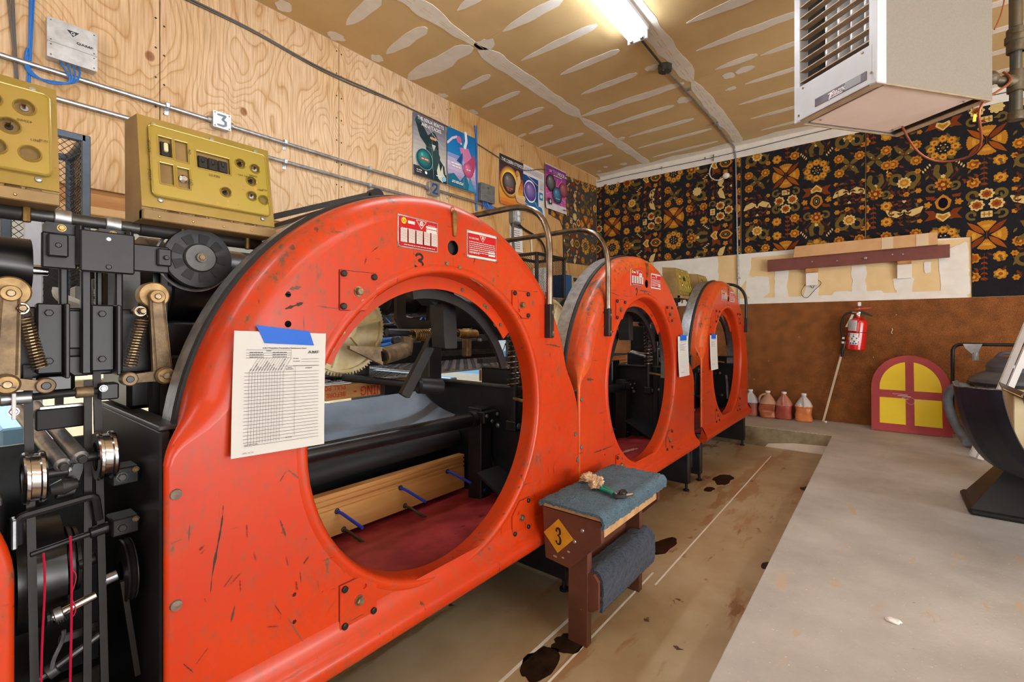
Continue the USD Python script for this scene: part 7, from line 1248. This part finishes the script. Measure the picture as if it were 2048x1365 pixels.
P_ = .29
MOT = {k: motif(k) for k in ('cross', 'wreath', 'petal', 'daisy', 'corner', 'spray', 'tulip', 'scroll', 'stag')}
def xf(g, R, x, y): return affinity.affine_transform(g, [R[0][0] * P_ * 1.10, R[0][1] * P_ * 1.10, R[1][0] * P_ * 1.10, R[1][1] * P_ * 1.10, x, y])
def remnant(label, O, U, cols, rows, outline, sel, turn, flip=False):
    """a piece of patterned carpet: outline polygon in (u, z); cols and rows list the tile centres"""
    t = thing('floral_carpet', label, 'carpet', tuple(A(*O) + unit(U) * outline.centroid.x + Z * outline.bounds[1]))
    N = np.cross(U, Z); O = A(*O)
    t.add('carpet_backing', prism(outline, O, U, Z, .008), 'carpet_dark', smooth=False)
    R = {0: [[1, 0], [0, 1]], 1: [[0, 1], [-1, 0]], 2: [[-1, 0], [0, -1]]}[turn]; L = []; clip = outline.buffer(-.003); sh = shapely.prepared.prep(clip)
    for i, u in enumerate(cols):
        for j, z in enumerate(rows):
            for g, c in MOT[sel(i, j)]:
                q = xf(g, R, u, z)
                if not sh.contains(q): q = q.buffer(0).intersection(clip)
                if not q.is_empty and q.geom_type in ('Polygon', 'MultiPolygon'): L.append((q, c))
    # layers: shapes that cannot overlap share a level, so the print stays within the pile
    V, F, C, n = [], [], [], 0; lev = 0
    for i, (g, c) in enumerate(L):
        v, f = tri2(g)
        if len(f): V.append(O + v[:, :1] * U + v[:, 1:] * Z + N * (.0085 + .00006 * (i % 60))); F.append(f + n); n += len(v); C.append(np.tile(c, (len(v), 1)))
    t.add('floral_pattern', (np.vstack(V), np.vstack(F), np.vstack(C)), 'carpet_print', 'woven pattern of gold and rust flowers', kind='stuff')
    return t
carpet('carpet_dark', srgb(34, 33, 42), srgb(14, 14, 22), 300)
OX = (FW - .001, 0, 0)
rw = [1.5615, 1.8505, 2.1395, 2.43, 2.715, 3.005]
# on the end wall u = -y; three pieces side by side
u0 = [-(3.16 - P_ * (i + .5)) for i in range(-1, 7)]
ragged = lambda pts: Polygon(pts)
remnant('left floral carpet piece on the end wall, running to the corner above the hoods', OX, -Y, u0, rw, ragged([(-LW + .012, 1.89), (-2.4, 1.885), (-1.35, 1.882), (-1.345, 3.03), (-2.4, 3.035), (-LW + .012, 3.055)]), lambda i, j: ORD[(i - 1) % 3][(-j) % 3 if False else {0: 1, 1: 0, 2: 2, 3: 1, 4: 0, 5: 2}[j]], 1)
u1 = [-1.17, -.88, -.59, -.30]
M_ = [['petal', 'stag', 'daisy'], ['cross', 'scroll', 'corner'], ['wreath', 'tulip', 'spray']]
remnant('middle floral carpet piece on the end wall behind the ceiling conduit', OX, -Y, u1, rw, ragged([(-1.34, 1.882), (-.70, 1.88), (-.168, 1.872), (-.165, 3.035), (-.8, 3.03), (-1.34, 3.028)]), lambda i, j: M_[i % 3][(4 - j) % 3], 2)
u2 = [.14, .4225, .715, 1.006, 1.296, 1.586]
K_ = [['stag', 'daisy', 'petal'], ['tulip', 'spray', 'wreath'], ['scroll', 'corner', 'cross']]
remnant('right floral carpet piece on the end wall beside and below the heater', OX, -Y, [-.085] + u2, rw, ragged([(-.16, 1.872), (.30, 1.862), (.615, 1.845), (.62, 1.288), (1.6, 1.29), (1.6, 3.03), (.6, 3.03), (-.16, 3.035)]), lambda i, j: (['corner', 'spray', 'petal'] if i == 0 else K_[(i - 1) % 3])[(j + 1) % 3 if False else (j - 2) % 3], 0)
remnant('floral carpet piece on the plywood wall wrapping into the corner', (0, LW - .001, 0), X, [4.98, 5.28 - .145 + .0, 5.42, 5.70, 5.96], rw, ragged([(5.14, 1.86), (6.018, 1.89), (6.018, 3.05), (5.16, 2.99), (5.15, 2.45), (4.80, 2.50), (4.80, 2.42), (5.06, 2.38), (5.12, 2.30)]), lambda i, j: ORD[i % 3][{0: 1, 1: 0, 2: 2, 3: 1, 4: 0, 5: 2}[j]], 1)
